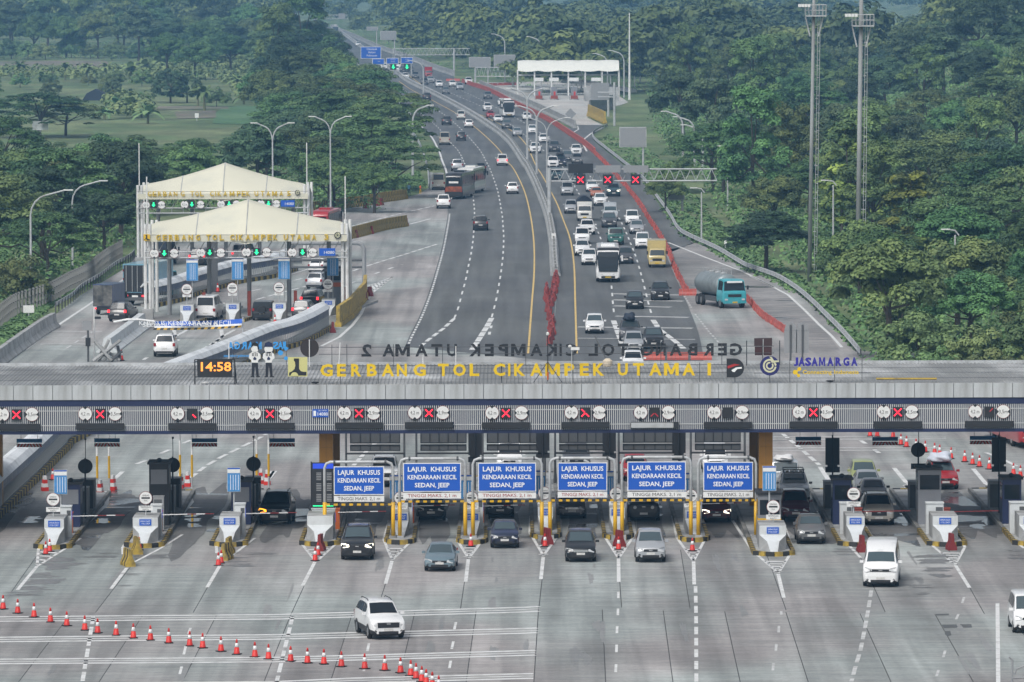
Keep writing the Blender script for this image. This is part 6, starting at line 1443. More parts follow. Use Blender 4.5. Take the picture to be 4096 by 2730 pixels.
# fence of concrete posts at the far left
e=empty('post_fence',(0,0,0),0,'weathered concrete post fence along the trees at left','fence')
fp=GP([('z5',-120,1500),('z5',0,1400),('z5',120,1310),('z5',300,1250),('z5',420,1200),('z5',540,1130),('z5',700,1050),('z5',800,960),('z5',960,860)])
PMf=MB().box(-.1,.1,-.1,.1,0,2.2).mesh('post',M['conc_dirty'])
for p,t in resample(fp,1.8):link('post',PMf,e,p)
for zz in (.7,1.4,2.0):sweep(fp,[(-.02,0),(.02,0),(.02,.06),(-.02,.06)],'wire_rail',M['darkgrey'],zz,e)
# ------------------------------------------------------------------ tent gates
def tent(D,xl,xr,y_edge,y_peak,y_end,label,depth=12.0,mem='membrane',k_='ov'):
 a=AT(k_,xl,y_edge,D);c=AT(k_,xr,y_edge,D);pk=AT(k_,(xl+xr)/2,y_peak,D+depth/2).z;en=AT(k_,xl,y_end,D+depth/2).z
 ze=(a.z+c.z)/2;wd=(c.x-a.x);cx=(a.x+c.x)/2
 e=empty('tent_gate',(cx,D,0),0,label,'toll gate','tent-roofed toll gates')
 nu,nv=48,14;b=MB()
 for j in range(nv+1):
  v=j/nv;rv=1-abs(2*v-1)
  for i in range(nu+1):
   u=i/nu;q_=abs(2*u-1)
   ridge=en+(pk-en)*(1-q_)**1.35
   low=ze-.25*(1-abs(((u*4)%1)*2-1))*0-(.35*max(0,1-abs(u-.5)*10) if v in (0,1) else 0)
   z=low+(ridge-low)*(rv**.82)
   x=(u-.5)*wd*(1-.0*rv)
   if q_>.93:z=z-(q_-.93)/.07*.35*rv
   b.v.append((x,v*depth,z))
 for j in range(nv):
  for i in range(nu):b.f.append([j*(nu+1)+i,j*(nu+1)+i+1,(j+1)*(nu+1)+i+1,(j+1)*(nu+1)+i]);b.m.append(0)
 b.build('membrane',M[mem],e,True)
 for iu in (nu//4,nu//2,3*nu//4):
  sv=[Vector(b.v[j*(nu+1)+iu])+Vector((0,0,.015)) for j in range(nv+1)];MB().add([q_+Vector((d_,0,0)) for q_ in sv for d_ in (-.05,.05)],[(2*j,2*j+1,2*j+3,2*j+2) for j in range(nv)]).build('seam',M['conc'],e)
 zv=ze-.05
 MB().box(-wd/2,wd/2,-.05,.02,zv-.05,zv+.55).build('front_valance',M[mem],e)
 for s_ in (-1,1):
  for dx in (0,.42):
   MB().tube([(s_*(wd/2-dx),.6,0),(s_*(wd/2-dx),.6,en+.1)],.16,10).build('column',M['pole_white'],e);MB().tube([(s_*(wd/2-dx),depth-.6,0),(s_*(wd/2-dx),depth-.6,en)],.16,10).build('column',M['pole_white'],e)
  MB().tube([(s_*(wd/2-.15),.8,en),(s_*(wd/2-.15),.8,pk+2.3)],.06,8).build('mast',M['pole_white'],e)
  MB().box(s_*(wd/2-.2)-.5,s_*(wd/2-.2)+.5,.1,1.1,0,.9).build('column_foot',M['conc'],e)
 zb=ze-1.35
 b=MB()
 for zz in (zb+.3,zb-.25):b.tube([(-wd/2,.15,zz),(wd/2,.15,zz)],.07,6)
 for k in range(16):
  x=-wd/2+wd*k/15;b.tube([(x,.15,zb-.25),(x,.15,zb+.3)],.03,4);b.tube([(x,.3,zb+.35),(x+wd/30,1.2,ze+.1)],.035,4)
 b.build('sign_truss',M['galv'],e)
 for k in range(5):MB().tube([(-wd/2+wd*(k+.5)/5,depth*.55,0),(-wd/2+wd*(k+.5)/5,depth*.55,ze)],.22,8).build('inner_column',M['grey'],e)
 return e,a,c,ze,wd,cx
def tent_letters(e,txt_pts,k_,D,z0,z1,m='letter_gold'):
 for ch,x in txt_pts:
  p=AT(k_,x,650,D);w={'I':.13,'M':.68,'1':.2}.get(ch,.52)*(z1-z0)/.65
  par(fit_letter(ch,p.x,z0-.04,z1+.04,D,w*1.08,m,e,bold=.025,depth=.05),e)
TXT='GERBANGTOLCIKAMPEKUTAMA'
D3=561.0
e3,a3,c3,ze3,wd3,cx3=tent(D3,333,797,553,458,512,'cream tent roof gate lettered CIKAMPEK UTAMA 3, nearer of the two')
xs3=(218,285,350,412,485,555,632,742,808,880,990,1035,1082,1155,1235,1315,1380,1440,1550,1620,1690,1770,1845)
tent_letters(e3,list(zip(TXT,xs3))+[('3',1975)],'a5',D3-.12,AT('a5',900,680,D3).z,AT('a5',900,628,D3).z)
D5=657.0
e5,a5,c5,ze5,wd5,cx5=tent(D5,316,708,456,374,424,'cream tent roof gate lettered CIKAMPEK UTAMA 5, farther of the two')
xs5=(130,180,235,290,345,400,475,575,625,675,780,820,860,920,990,1060,1110,1160,1245,1310,1370,1435,1505)
tent_letters(e5,list(zip(TXT,xs5))+[('5',1585)],'a5',D5-.12,AT('a5',900,220,D5).z,AT('a5',900,175,D5).z)
def rail_front(e,wd,z0,z1):
 b=MB()
 for zz in (z0,(z0+z1)/2,z1):b.tube([(-wd/2,-.0,zz),(wd/2,-.0,zz)],.02,4)
 b.build('letter_rail',M['darkgrey'],e)
rail_front(e3,wd3,AT('a5',900,685,D3).z,AT('a5',900,628,D3).z);rail_front(e5,wd5,AT('a5',900,222,D5).z,AT('a5',900,175,D5).z)
pu=pu_logo('a5',63,622,68,D3-.15,'pu_gold','black','gold square logo at left end of the front tent lettering')
j_logo('a5',2092,633,36,D3-.15,'dark round logo at the right end of front tent lettering','black','logo_cream');j_logo('a5',1672,187,28,D5-.15,'dark round logo at right end of the rear tent lettering','black','logo_cream')
SIGG=MB().box(-.36,.36,-.05,.12,-.36,.36).mesh('housing',M['black'])
ARROW=MB().prism([(-.08,.24),(.08,.24),(.08,-.02),(.22,-.02),(0,-.26),(-.22,-.02),(-.08,-.02)][::-1],.051,.06,0,Matrix.Rotation(math.pi/2,4,'X')).mesh('green_arrow',M['led_green'])
for gate,D,sets in (('front',D3-.1,((175,280,383),(660,755,870),(1138,1245,1350),(1617,1725,1832))),('rear',D5-.1,((88,168,252),(492,568,660),(873,958,1035),(1290,1370,1453)))):
 for i,(x1,x2,x3) in enumerate(sets):
  yy={'front':(822,815,810,812)[i],'rear':315-i*4}[gate]
  for x,t_,hz in ((x1,'4,2 m',False),(x3,'2,9m',True)):
   p=AT('a5',x,yy,D);q_=empty('limit_sign',p,0,f'round {"height" if not hz else "width"} limit disc of the {ordinal(i)} lane on the {gate} tent','sign','limit discs on the tents');disc_sign((0,0,0),t_,hz,q_,.43)
  p=AT('a5',x2,yy-3,D);q_=empty('lane_signal',p,0,f'lane signal with green down arrow, {ordinal(i)} lane of the {gate} tent','lane signal','green arrow signals on the tents')
  link('housing',SIGG,q_,scale=.95);link('green_arrow',ARROW,q_,scale=1.0)
for x,y,D,lb in ((1983,808,D3-.1,'blue phone number sign on the front tent truss'),(1570,300,D5-.1,'blue phone number sign on the rear tent truss')):
 p=AT('a5',x,y,D);e=empty('call_centre_sign',p,0,lb,'sign');MB().box(-.75,.75,0,.05,-.35,.35).build('board',M['sign_blue'],e);put_text('14080',(.15,-.01,-.05),.4,'txt_white',e,width=.95)
 # islands of the front tent: crash blocks, tariff boards, round signs
for i,(x,y) in enumerate(((505,1560),(985,1545),(1475,1540),(1990,1500))):
 N=G('a5',x,y)
 where=f'{ordinal(i)} island of the front tent gate'
 e=empty('toll_island',N,R(-7),f'low concrete {where}','traffic island','islands of the front tent gate')
 MB().prism([(-.9,26),(-.9,1),(0,0),(.9,1),(.9,26)],0,.2).build('island_top',M['conc'],e)
 for s_ in (-1,1):
  for k in range(14):link('kerb_stone',KERB_Y if (k+(s_>0))%2 else KERB_K,e,(s_*.92,1+k*.5,0))
 crash_block(N+Vector((0,2,0)),.62,f'pale crash block with blue plate on the {where}',1.6)
 stop_sign(N+Vector((-.1,4,ZT)),f'round white toll sign with black bar on the {where}',r=.5,h=2.75)
 tariff_board(N+Vector((.3,6,ZT)),f'blue tariff board on the {where}',h=3.4,w=1.1,bh=2.0)
 o=MB().box(-.15,.15,-.15,.15,0,2.3).build('card_post',M['brown_red'],loc=N+Vector((1.3,7,ZT)));tag(o,f'rust red post beside the tariff board on the {where}','post','rust red posts of the front tent gate')
cabin(G('a5',2075,1420),'grey booth at the right end of the front tent',2.2,2.5,4.0,'cabin','glass','orange')
# far pale tent gate on the right
a=G('z3',160,815);D7=a.y+0
x_l,x_r=AT('z3',150,700,D7).x,AT('z3',1010,700,D7).x;zt=AT('z3',500,520,D7).z;zm=AT('z3',500,605,D7).z
e=empty('tent_gate',((x_l+x_r)/2,D7,0),0,'far pale tent roof gate with scalloped edge on the right','toll gate','tent-roofed toll gates')
wd=x_r-x_l;b=MB();nu=40
prof=[(0,zm),(.4,zm+.7),(1.5,zt-.5),(4,zt),(8,zt),(10.5,zt-.5),(12,zm)]
for v,z in prof:
 for i in range(nu+1):
  u=i/nu;sc=abs(math.sin(u*5*math.pi));b.v.append(((u-.5)*wd,v,z+(.25*sc-.12 if v in (0,12) else -.12*sc*(1 if z>zm+1 else 0))*-1))
for j in range(len(prof)-1):
 for i in range(nu):b.f.append([j*(nu+1)+i,j*(nu+1)+i+1,(j+1)*(nu+1)+i+1,(j+1)*(nu+1)+i]);b.m.append(0)
b.build('membrane',M['membrane_far'],e,True)
for k in range(7):
 for dd in (.5,11):MB().tube([(-wd/2+wd*k/6,dd,0),(-wd/2+wd*k/6,dd,zm+.2)],.2,8).build('column',M['pole_white'],e)
MB().box(-wd/2,wd/2,5,5.2,zm-1.2,zm-.8).build('beam',M['galv'],e)
for i,x in enumerate((290,420,590,780)):
 N=G('z3',x+40,850)
 q_=empty('toll_island',N,0,f'low island with booth, {ordinal(i)} from left under the far pale tent','traffic island','islands of the far tent gate')
 MB().prism([(-1,22),(-1,1),(0,0),(1,1),(1,22)],0,.25).build('island_top',M['conc'],q_);MB().box(-.7,.7,5,8,.25,2.8).build('booth',M['cabin'],q_);MB().box(-.8,.8,.6,1.6,.25,1.0).build('crash_block',M['brown_red'],q_);MB().box(-.1,.3,2,2.6,.25,1.9).build('gate_post',M['red'],q_);MB().box(-1.1,1.1,9,9.3,4.1,4.9).build('white_board',M['white'],q_)
 # white covered walkway behind the far gate
o=MB();A=AT('z3',545,690,D7+40);C=AT('z3',1130,772,D7+25)
sweep_p=[A,AT('z3',700,700,D7+36),AT('z3',900,730,D7+30),C]
tag(sweep(sweep_p,[(-1.5,-.4),(1.5,-.4),(1.2,.3),(0,.6),(-1.2,.3)],'covered_walkway',M['white']),'white curved walkway roof behind the far pale tent','walkway')
tag(MB().box(-4,4,0,.3,0,3.2).build('far_gate_wall',M['conc'],loc=G('z3',860,860)),'grey concrete wall beside the far pale tent','wall')
for k_,x,y,y2,lb in (('z3',970,1070,700,'tall grey post before the far pale tent'),('z3',918,990,790,'shorter grey post before the far pale tent')):
 p=G(k_,x,y);t_=AT(k_,x,y2,p.y);tag(MB().tube([(0,0,0),(0,0,t_.z)],.25,8).build('gantry_post',M['galv'],loc=p),lb,'post')
p=G('z3',970,1070);e=empty('overhead_sign',p,0,'grey sign arm reaching left from the tall far post','sign');b=MB()
for y_ in (785,825):z_=AT('z3',900,y_,p.y).z;x_=AT('z3',830,y_,p.y).x-p.x;b.tube([(0,0,z_),(x_,0,z_)],.12,6)
b.build('arm',M['galv'],e);A=AT('z3',770,705,p.y+2);C=AT('z3',890,850,p.y+2);MB().box(A.x-p.x,C.x-p.x+.8,2,2.2,C.z,A.z).build('board',M['grey'],e)
p=G('z3',598,1060);e=empty('warning_sign',p,0,'diamond warning sign on a post before the far gate wall','sign');t_=AT('z3',598,968,p.y).z;MB().tube([(0,0,0),(0,0,t_)],.06,6).build('post',M['galv'],e);MB().prism([(0,-1.1),(1.1,0),(0,1.1),(-1.1,0)],0,.06,0,Matrix.Translation((0,0,t_))@Matrix.Rotation(math.pi/2,4,'X')).build('face',M['grey'],e)
# ------------------------------------------------------------------ covered walkways
def walkway(path,label,w=1.25,h=2.25,kerb=True,side=1):
 e=empty('covered_walkway',(0,0,0),0,label,'walkway','covered walkways along the gates')
 prof=[(-w*.62,h-.35),(-w*.4,h),(0,h+.18),(w*.4,h),(w*.62,h-.35),(w*.58,h-.4),(0,h+.1),(-w*.58,h-.4)]
 sweep(path,prof,'roof',M['walk_roof'],0,e)
 for s_ in (-1,1):
  sweep(path,[(s_*w/2-.02,h-1.0),(s_*w/2+.02,h-1.0),(s_*w/2+.02,h-.45),(s_*w/2-.02,h-.45)],'blue_panel',M['walk_blue'],0,e)
  sweep(path,[(s_*w/2-.02,.3),(s_*w/2+.02,.3),(s_*w/2+.02,.42),(s_*w/2-.02,.42)],'lower_rail',M['galv'],0,e)
 PMw=MB().box(-.035,.035,-.035,.035,.25,h-.85).mesh('baluster',M['galv'])
 for p,t in resample(path,.62):
  s_=Vector((t.y,-t.x,0)).normalized()*(w/2+.0);link('baluster',PMw,e,p+s_)
 sweep(path,[(-w/2-.1,0),(w/2+.1,0),(w/2+.1,.25),(-w/2-.1,.25)],'plinth',M['conc_dirty'],0,e)
 if kerb:
  kp=off(path,w/2+.26)
  for i,(p,t) in enumerate(resample(kp,.9)):
   link('kerb_stone',KERB_Y if i%2 else KERB_K,e,p,rz=math.atan2(-t.x,t.y),scale=(1.2,1.8,1.5))
 return e
w2p=GP([('z6',668,1405),('z6',560,1470),('z6',420,1535),('ov',640,812),('ov',540,855),('ov',400,912),('w1',720,850),('w1',620,930),('w1',400,1155),('w1',230,1320),('w1',60,1490),('w1',-120,1700)])
walkway([p+Vector((-1.2,0,0)) for p in w2p][::-1],'long covered walkway running under the main canopy at left',side=1)
w1p=GP([('a5',205,1385),('a5',450,1330),('a5',640,1260),('a5',850,1200),('a5',1050,1145),('a5',1250,1110),('a5',1450,1075),('a5',1660,1005)])
walkway([p+Vector((-.9,.6,0)) for p in w1p],'covered walkway curving behind the front tent lanes')
# dark post and pipes at the front tent
p=G('a5',808,1225);tag(MB().box(-.3,.3,-.3,.3,0,7.0).build('gantry_post',M['darkgrey'],loc=p),'dark square post standing in the walkway behind the front tent','post')
b=MB();p0=G('z6',895,1050);zt=AT('z6',890,730,p0.y).z;xl=AT('z6',300,735,p0.y).x-p0.x
e=empty('pipe_gantry',p0,0,'grey pipe height gantry right of the front tent','gantry')
MB().tube([(0,0,0),(0,0,zt-.6),(-.25,0,zt-.15),(-.7,0,zt),(xl,0,zt)],.22,10).build('frame_pipe',M['grey'],e)
for yy in (865,920):z_=AT('z6',700,yy,p0.y).z;MB().tube([(0,0,z_),(xl*1.2,0,z_)],.12,6).build('cross_pipe',M['darkgrey'],e)
for x_ in (-1.6,-4.5,-8):MB().tube([(x_,0,zt),(x_,0,AT('z6',700,920,p0.y).z)],.06,5).build('hanger_pipe',M['grey'],e)
# torn blue banner
D_b=G('z5',1905,1480).y;e=empty('torn_banner',G('z5',1905,1480),0,'sagging torn blue banner with striped edge strung over a left gate lane','banner')
o0=e.location;MB().tube([(0,0,0),(0,0,AT('z5',1905,1310,D_b).z)],.08,6).build('pole',M['galv'],e)
def bw(t,v):
 x=1210+(1898-1210)*t;y=(1345-20*t)+v*(62-0*t)+8*math.sin(t*3.1);return AT('z5',x,y,D_b+.25*math.sin(t*9+v*3))-o0
for v0,v1,m_,nm in ((0,.58,'sign_blue','blue_cloth'),(.58,.82,'white','white_cloth')):
 b=MB();n=30
 for i in range(n+1):b.v+=[tuple(bw(i/n,v0)),tuple(bw(i/n,v1))]
 b.f=[[2*i,2*i+1,2*i+3,2*i+2] for i in range(n)];b.m=[0]*n;b.build(nm,M[m_],e)
for i in range(26):
 a_,c_=bw(i/26,.82),bw((i+1)/26-.002,.82);a2,c2=bw((i-.4)/26,1.08),bw((i+.6)/26,1.08)
 MB().add([a_,c_,c2,a2],[(0,3,2,1)]).build('edge_block',M['yellow'] if i%2 else M['kerb_black'],e)
c_=bw(.36,.2);put_text('KHUSUS KENDARAAN KECIL',c_+Vector((0,-.35,0)),.55,'txt_white',e,width=8.2);c_=bw(.3,.42);put_text('SEDAN, JEEP, MINIBUS',c_+Vector((0,-.35,0)),.5,'txt_white',e,width=6.6)
MB().tube([bw(.0,0),AT('z5',1080,1330,D_b)-o0,AT('z5',1000,1330,D_b)-o0,AT('z5',890,1350,D_b)-o0],.1,6).build('bent_pipe',M['white'],e)
# ------------------------------------------------------------------ sign gantries
def truss(p0,x0,x1,z0,z1,e,n=14,m='galv',dy=0):
 b=MB()
 for zz in (z0,z1):b.tube([(x0,dy,zz),(x1,dy,zz)],.1,6)
 for i in range(n):
  xa,xb=x0+(x1-x0)*i/n,x0+(x1-x0)*(i+1)/n;b.tube([(xa,dy,z0),((xa+xb)/2,dy,z1)],.05,4);b.tube([((xa+xb)/2,dy,z1),(xb,dy,z0)],.05,4)
 b.build('truss',M[m],e)
p=G('z7',388,560);D=p.y;e=empty('signal_gantry',p,0,'grey lattice gantry over the right carriageway carrying three red cross signals','gantry')
zt=AT('z7',800,153,D).z;zb=AT('z7',800,245,D).z;xr=AT('z7',1700,150,D).x-p.x
MB().tube([(0,0,0),(0,0,zt+.2)],.25,10).build('post',M['galv'],e);truss(p,0,xr,zb,zt,e,16)
for x,y0,y1,m_,nm in ((635,108,183,'black','message_board'),(850,122,178,'grey','board_back'),(1068,122,178,'grey','board_back')):
 A=AT('z7',x-100,y0,D);C=AT('z7',x+95,y1,D);MB().box(A.x-p.x,C.x-p.x,-.35,-.15,C.z,A.z).build(nm,M[m_],e)
for i,x in enumerate((632,845,1063)):
 c_=AT('z7',x,235,D-.5);q_=empty('lane_signal',c_,0,f'black signal box with red cross, {ordinal(i)} from left on the road gantry','lane signal','red cross signals on the road gantry')
 MB().box(-.62,.62,0,.3,-.66,.66).build('housing',M['black'],q_)
 for k in range(4):link('led_arm',ARM.mesh('led_arm',M['led_red']),q_,(0,-.01,0),rot=(0,k*math.pi/2,0),scale=1.75)
p=G('z2',1730,638);D=p.y;e=empty('far_gantry',p,0,'far grey lattice gantry spanning the highway','gantry')
zt=AT('z2',1500,415,D).z;zb=AT('z2',1500,468,D).z;x0=AT('z2',1212,440,D).x-p.x;x1=AT('z2',1862,440,D).x-p.x
MB().tube([(0,0,0),(0,0,zt)],.3,8).build('post',M['galv'],e);MB().tube([(x0+.2,0,0),(x0+.2,0,zt)],.3,8).build('post',M['galv'],e);truss(p,x0,x1,zb,zt,e,18)
def far_board(k_,xa,ya,xb,yb,D,label,m='sign_blue',txt=None,post=True,arrow=False):
 A=AT(k_,xa,ya,D);C=AT(k_,xb,yb,D);e_=empty('direction_sign',Vector(((A.x+C.x)/2,D,0)),0,label,'sign','far direction signs')
 h_=(C.x-A.x)/2
 MB().box(-h_,h_,-.15,.05,C.z,A.z).build('board',M[m],e_);MB().box(-h_-.12,h_+.12,-.1,.08,C.z-.12,A.z+.12).build('border',M['white'] if m!='grey' else M['galv'],e_)
 if txt:
  for i_,t_ in enumerate(txt):put_text(t_,(h_*.1,-.17,A.z-(A.z-C.z)*(i_+.6)/(len(txt)+.4)),(A.z-C.z)*.24,'txt_white',e_)
 if post:MB().tube([(h_*.8,.2,0),(h_*.8,.2,A.z)],.16,6).build('post',M['galv'],e_)
 return e_
far_board('z2',942,402,1108,495,D-8,'large blue direction sign above the left tree line',txt=['Cikampek','Kalijati','Palimanan'])
far_board('z2',1040,503,1135,545,D-12,'green direction sign below the large blue one','led_green' if False else 'sign_blue',txt=['Cipali'])
far_board('z2',1160,497,1255,540,D-10,'left of two small blue lane signs over the far road',txt=['Cikampek','Bandung'],post=False);far_board('z2',1282,492,1377,537,D-10,'right of two small blue lane signs over the far road',txt=['Cirebon','Cikopo'])
for x,lb in ((1215,'left'),(1330,'right')):
 c_=AT('z2',x,568,D-10);q_=empty('lane_signal',c_,0,f'{lb} far green arrow signal above the oncoming cars','lane signal','far green arrow signals');MB().box(-.85,.85,0,.3,-.85,.85).build('housing',M['black'],q_);link('green_arrow',ARROW,q_,scale=2.4);MB().tube([(0,.15,0),(0,.15,3.6)],.08,5).build('hanger',M['darkgrey'],q_)
far_board('z2',1108,268,1237,338,D+180,'pale board back on a pole far behind the gantry','grey');far_board('z2',992,232,1082,258,D+300,'narrow pale board on a tall far pole','grey')
pD=G('z2',2055,740).y
far_board('z2',1860,490,2035,568,pD,'left pale board back beside the far tent gate','grey');far_board('z2',2070,470,2245,568,pD,'right pale board back beside the far tent gate','grey')
e=empty('lattice_frame',G('z2',1910,720),0,'grey lattice frame under the two pale board backs','gantry');p=e.location;x1=AT('z2',2260,600,p.y).x-p.x;MB().tube([(0,0,0),(0,0,AT('z2',1910,580,p.y).z)],.25,6).build('post',M['galv'],e);truss(p,0,x1,AT('z2',2000,650,p.y).z,AT('z2',2000,575,p.y).z,e,10)
pD=G('z3',1270,1500).y;far_board('z3',1018,1085,1235,1243,pD,'back of a large grey panelled sign by the right wood','grey')
far_board('z7',1325,328,1440,388,G('z7',1352,480).y,'back of a smaller grey sign on the right verge','grey')
p=G('z2',700,200);e=empty('far_gantry',AT('z2',690,230,2300),0,'hazy lattice gantry above the dark tree at top','gantry');q_=e.location;truss(q_,AT('z2',560,150,2300).x-q_.x,AT('z2',830,150,2300).x-q_.x,AT('z2',600,163,2300).z-q_.z,AT('z2',600,130,2300).z-q_.z,e,10);A=AT('z2',750,115,2300)-q_;C=AT('z2',808,162,2300)-q_;MB().box(A.x,C.x,-.5,-.2,C.z,A.z).build('board',M['grey'],e)
# ------------------------------------------------------------------ lamps and masts
def lamp_post(base,top_z,arms,label,r=.09,bend=1.0,reach=3.5,name='street_lamp',group='street lamps along the roads'):
 e=empty(name,base,0,label,'street lamp',group)
 h=top_z-base.z
 MB().tube([(0,0,0),(0,0,h-bend*1.6)],[r*1.3,r],8).build('post',M['galv'],e)
 for s_ in arms:
  pts=[(0,0,h-bend*1.6)]+[(s_*reach*(1-math.cos(R(a)))*.55,0,h-bend*1.6+bend*1.3*math.sin(R(a))) for a in (20,40,60,75)]+[(s_*reach,0,h)]
  MB().tube(pts,r*.8,6).build('arm',M['galv'],e)
  MB().cbox((s_*(reach+.35),0,h+.02),(.9,.35,.12)).build('lamp_head',M['lamp_head'],e)
 return e
for k_,bx,by,ty,arms,lb,reach,bend in (('z2',190,1560,1045,(-1,1),'double-armed lamp left of the other before the umbrella tree',2.0,1.5),('z2',680,1500,990,(-1,1),'double-armed lamp in front of the umbrella tree',2.0,1.5),('z2',1380,1500,895,(1,),'single-arm lamp at the right edge of umbrella tree',2.4,1.6),('z5',245,1215,318,(1,),'tall curved lamp at the left road edge',3.3,1.5),('z5',505,1180,245,(1,),'curved lamp arm rising out of the left trees',3.0,1.4),('z3',1550,1450,945,(-1,),'curved lamp on the right verge, farthest of three',2.6,1.5),('z3',1650,1430,992,(-1,),'curved lamp on the right verge, middle of three',2.6,1.5),('z3',1720,1480,1060,(-1,),'curved lamp on the right verge, nearest of three',2.6,1.5),('z3',232,1400,750,(-1,1),'median lamp crossing the far red barriers, leftmost',2.6,1.5),('z3',312,1480,900,(-1,1),'median lamp second from left',2.6,1.5),('z3',398,1590,1000,(-1,1),'nearest median lamp above the gantry post',2.6,1.5),('z3',348,760,312,(-1,),'far lamp behind left part of the pale tent',2.8,1.7),('z3',690,760,330,(-1,),'far lamp behind the middle of pale tent',2.8,1.7),('z3',938,760,352,(-1,),'far lamp behind right part of the pale tent',2.8,1.7),('z3',1052,830,430,(-1,),'far lamp at the right corner of pale tent',2.8,1.7),('z3',1142,740,388,(-1,),'far lamp right of the slim mast',2.8,1.7),('z3',1187,700,428,(-1,),'rightmost far lamp by the wood',2.8,1.7),('z3',912,800,455,(-1,),'far lamp in front of the pale tent roof',2.8,1.7),('z3',42,700,290,(-1,),'far lamp left of the pale tent above sign backs',2.8,1.7),('z2',1470,800,515,(-1,),'far median lamp pole by the red lorry',3,1.5)):
 base=G(k_,bx,by)
 if 'double-armed' in lb:t_=AT(k_,bx,ty,770 if bx<400 else 785);base=Vector((t_.x,t_.y,0))
 if 'out of the left' in lb:t_=AT(k_,bx+60,ty,650);base=Vector((t_.x,t_.y,0))
 lamp_post(base,AT(k_,bx,ty,base.y).z,arms,lb,.1 if base.y<900 else .16,bend,reach)
def slim_pole(k_,bx,by,ty,label,s_=-1):
 base=G(k_,bx,by);h=AT(k_,bx,ty,base.y).z
 e=empty('street_lamp',base,0,label,'street lamp','slim lamp posts by the right wood')
 MB().tube([(0,0,0),(0,0,h-.5)],[.12,.08],8).build('post',M['galv'],e);MB().tube([(.35,0,h-.55),(0,0,h-.1),(s_*.6,0,h)],.07,5).build('arm',M['galv'],e);MB().cbox((s_*.9,0,h+.02),(.8,.3,.1)).build('lamp_head',M['lamp_head'],e)
slim_pole('z8',652,930,240,'slim lamp post between the two tall masts');slim_pole('z8',1607,1330,625,'slim lamp post amid bushes at far right');slim_pole('z3',1930,1800,1240,'slim lamp post left of the two tall masts');slim_pole('z7',1580,745,300,'slim lamp post behind the guardrail on the right')
p=G('z3',1098,850);tag(MB().tube([(0,0,0),(0,0,AT('z3',1098,110,p.y).z)],[.3,.12],8).build('slim_mast',M['pole_white'],loc=p),'very tall slim mast right of the pale tent','mast')
def tall_mast(k_,bx,by,px_top,y_deck,label,far_side):
 base=G(k_,bx,by);D=base.y;deck=AT('z4',px_top,y_deck,D);h=deck.z
 e=empty('floodlight_mast',base,0,label,'mast','tall concrete floodlight masts')
 lean=deck.x-base.x;wr_=1.0 if bx>600 else .82
 MB().tube([(0,0,0),(lean,0,h+4.5)],[.27*wr_,.19*wr_],14).build('shaft',mat('mast_concrete',(.36,.38,.38),.7,var=.15,vscale=.6,dirt=(.12,.12,.12),damt=.55,dscale=.35,stretch=(1,1,.25)),e,True)
 MB().box(lean-.9,lean+1.2,-.8,.8,h-.08,h+.04).build('platform',M['galv'],e)
 b=MB()
 for x_ in np.linspace(-.9,1.2,7):
  for y_ in (-.8,.8):b.tube([(lean+x_,y_,h),(lean+x_,y_,h+1.1)],.025,4)
 for z_ in (.55,1.1):
  for y_ in (-.8,.8):b.tube([(lean-.9,y_,h+z_),(lean+1.2,y_,h+z_)],.035,4)
 for x_ in (-.9,1.2):b.tube([(lean+x_,-.8,h+1.1),(lean+x_,.8,h+1.1)],.03,4)
 b.build('railing',M['galv'],e)
 for s_ in (-1,1):MB().tube([(lean+s_*.9,0,h-.1),(lean+s_*.45,0,h-2.1)],.08,6).build('strut',M['galv'],e)
 for k in range(4):MB().box(lean-1.7+k*.32,lean-1.42+k*.32,-1.3,-1.0,h+.9,h+1.2).build('floodlight',M['white'],e)
 b=MB();x_=.62
 for dx in (-.12,.12):b.tube([(x_+dx,0,1),(x_*.8+lean+dx,0,h)],.03,4)
 for k in range(int(h/.9)):t=(1+k*.9)/h;b.tube([(x_*(1-.2*t)+lean*t-.12,0,1+k*.9),(x_*(1-.2*t)+lean*t+.12,0,1+k*.9)],.02,3)
 for k in range(8):t=(k+.5)/8;b.tube([(lean*t+.28,0,h*t),(x_*(1-.2*t)+lean*t,0,h*t)],.035,4)
 b.build('ladder',M['galv'],e)
 return e
tall_mast('z8',465,1030,545,135,'tall concrete floodlight mast, left of two on the right verge',0);tall_mast('z8',842,1120,945,220,'tall concrete floodlight mast, right of two on the right verge',0)
for i,(x,lb) in enumerate(((318,'left'),(412,'right'))):
 D=430.0;t_=AT('w4',330+i*112,-140,D) if False else AT('z8',x,1350,D);b_=AT('z8',x,1640,D)
 e=empty('shield_sign',(t_.x,D,0),0,f'{lb} pale shield-shaped sign back on a post behind the operator name','sign','pale sign backs behind the roof')
 MB().tube([(0,0,0),(0,0,t_.z-.2)],.07,6).build('post',M['darkgrey'],e);MB().box(-.45,.45,.05,.1,t_.z-2.2,t_.z-.6).build('plate',M['grey'],e)
 MB().prism([(-.45,0),(.45,0),(.3,.5),(0,.62),(-.3,.5)],0,.05,0,Matrix.Translation((0,.1,t_.z-.62))@Matrix.Rotation(math.pi/2,4,'X')).build('crown_plate',M['grey'],e)
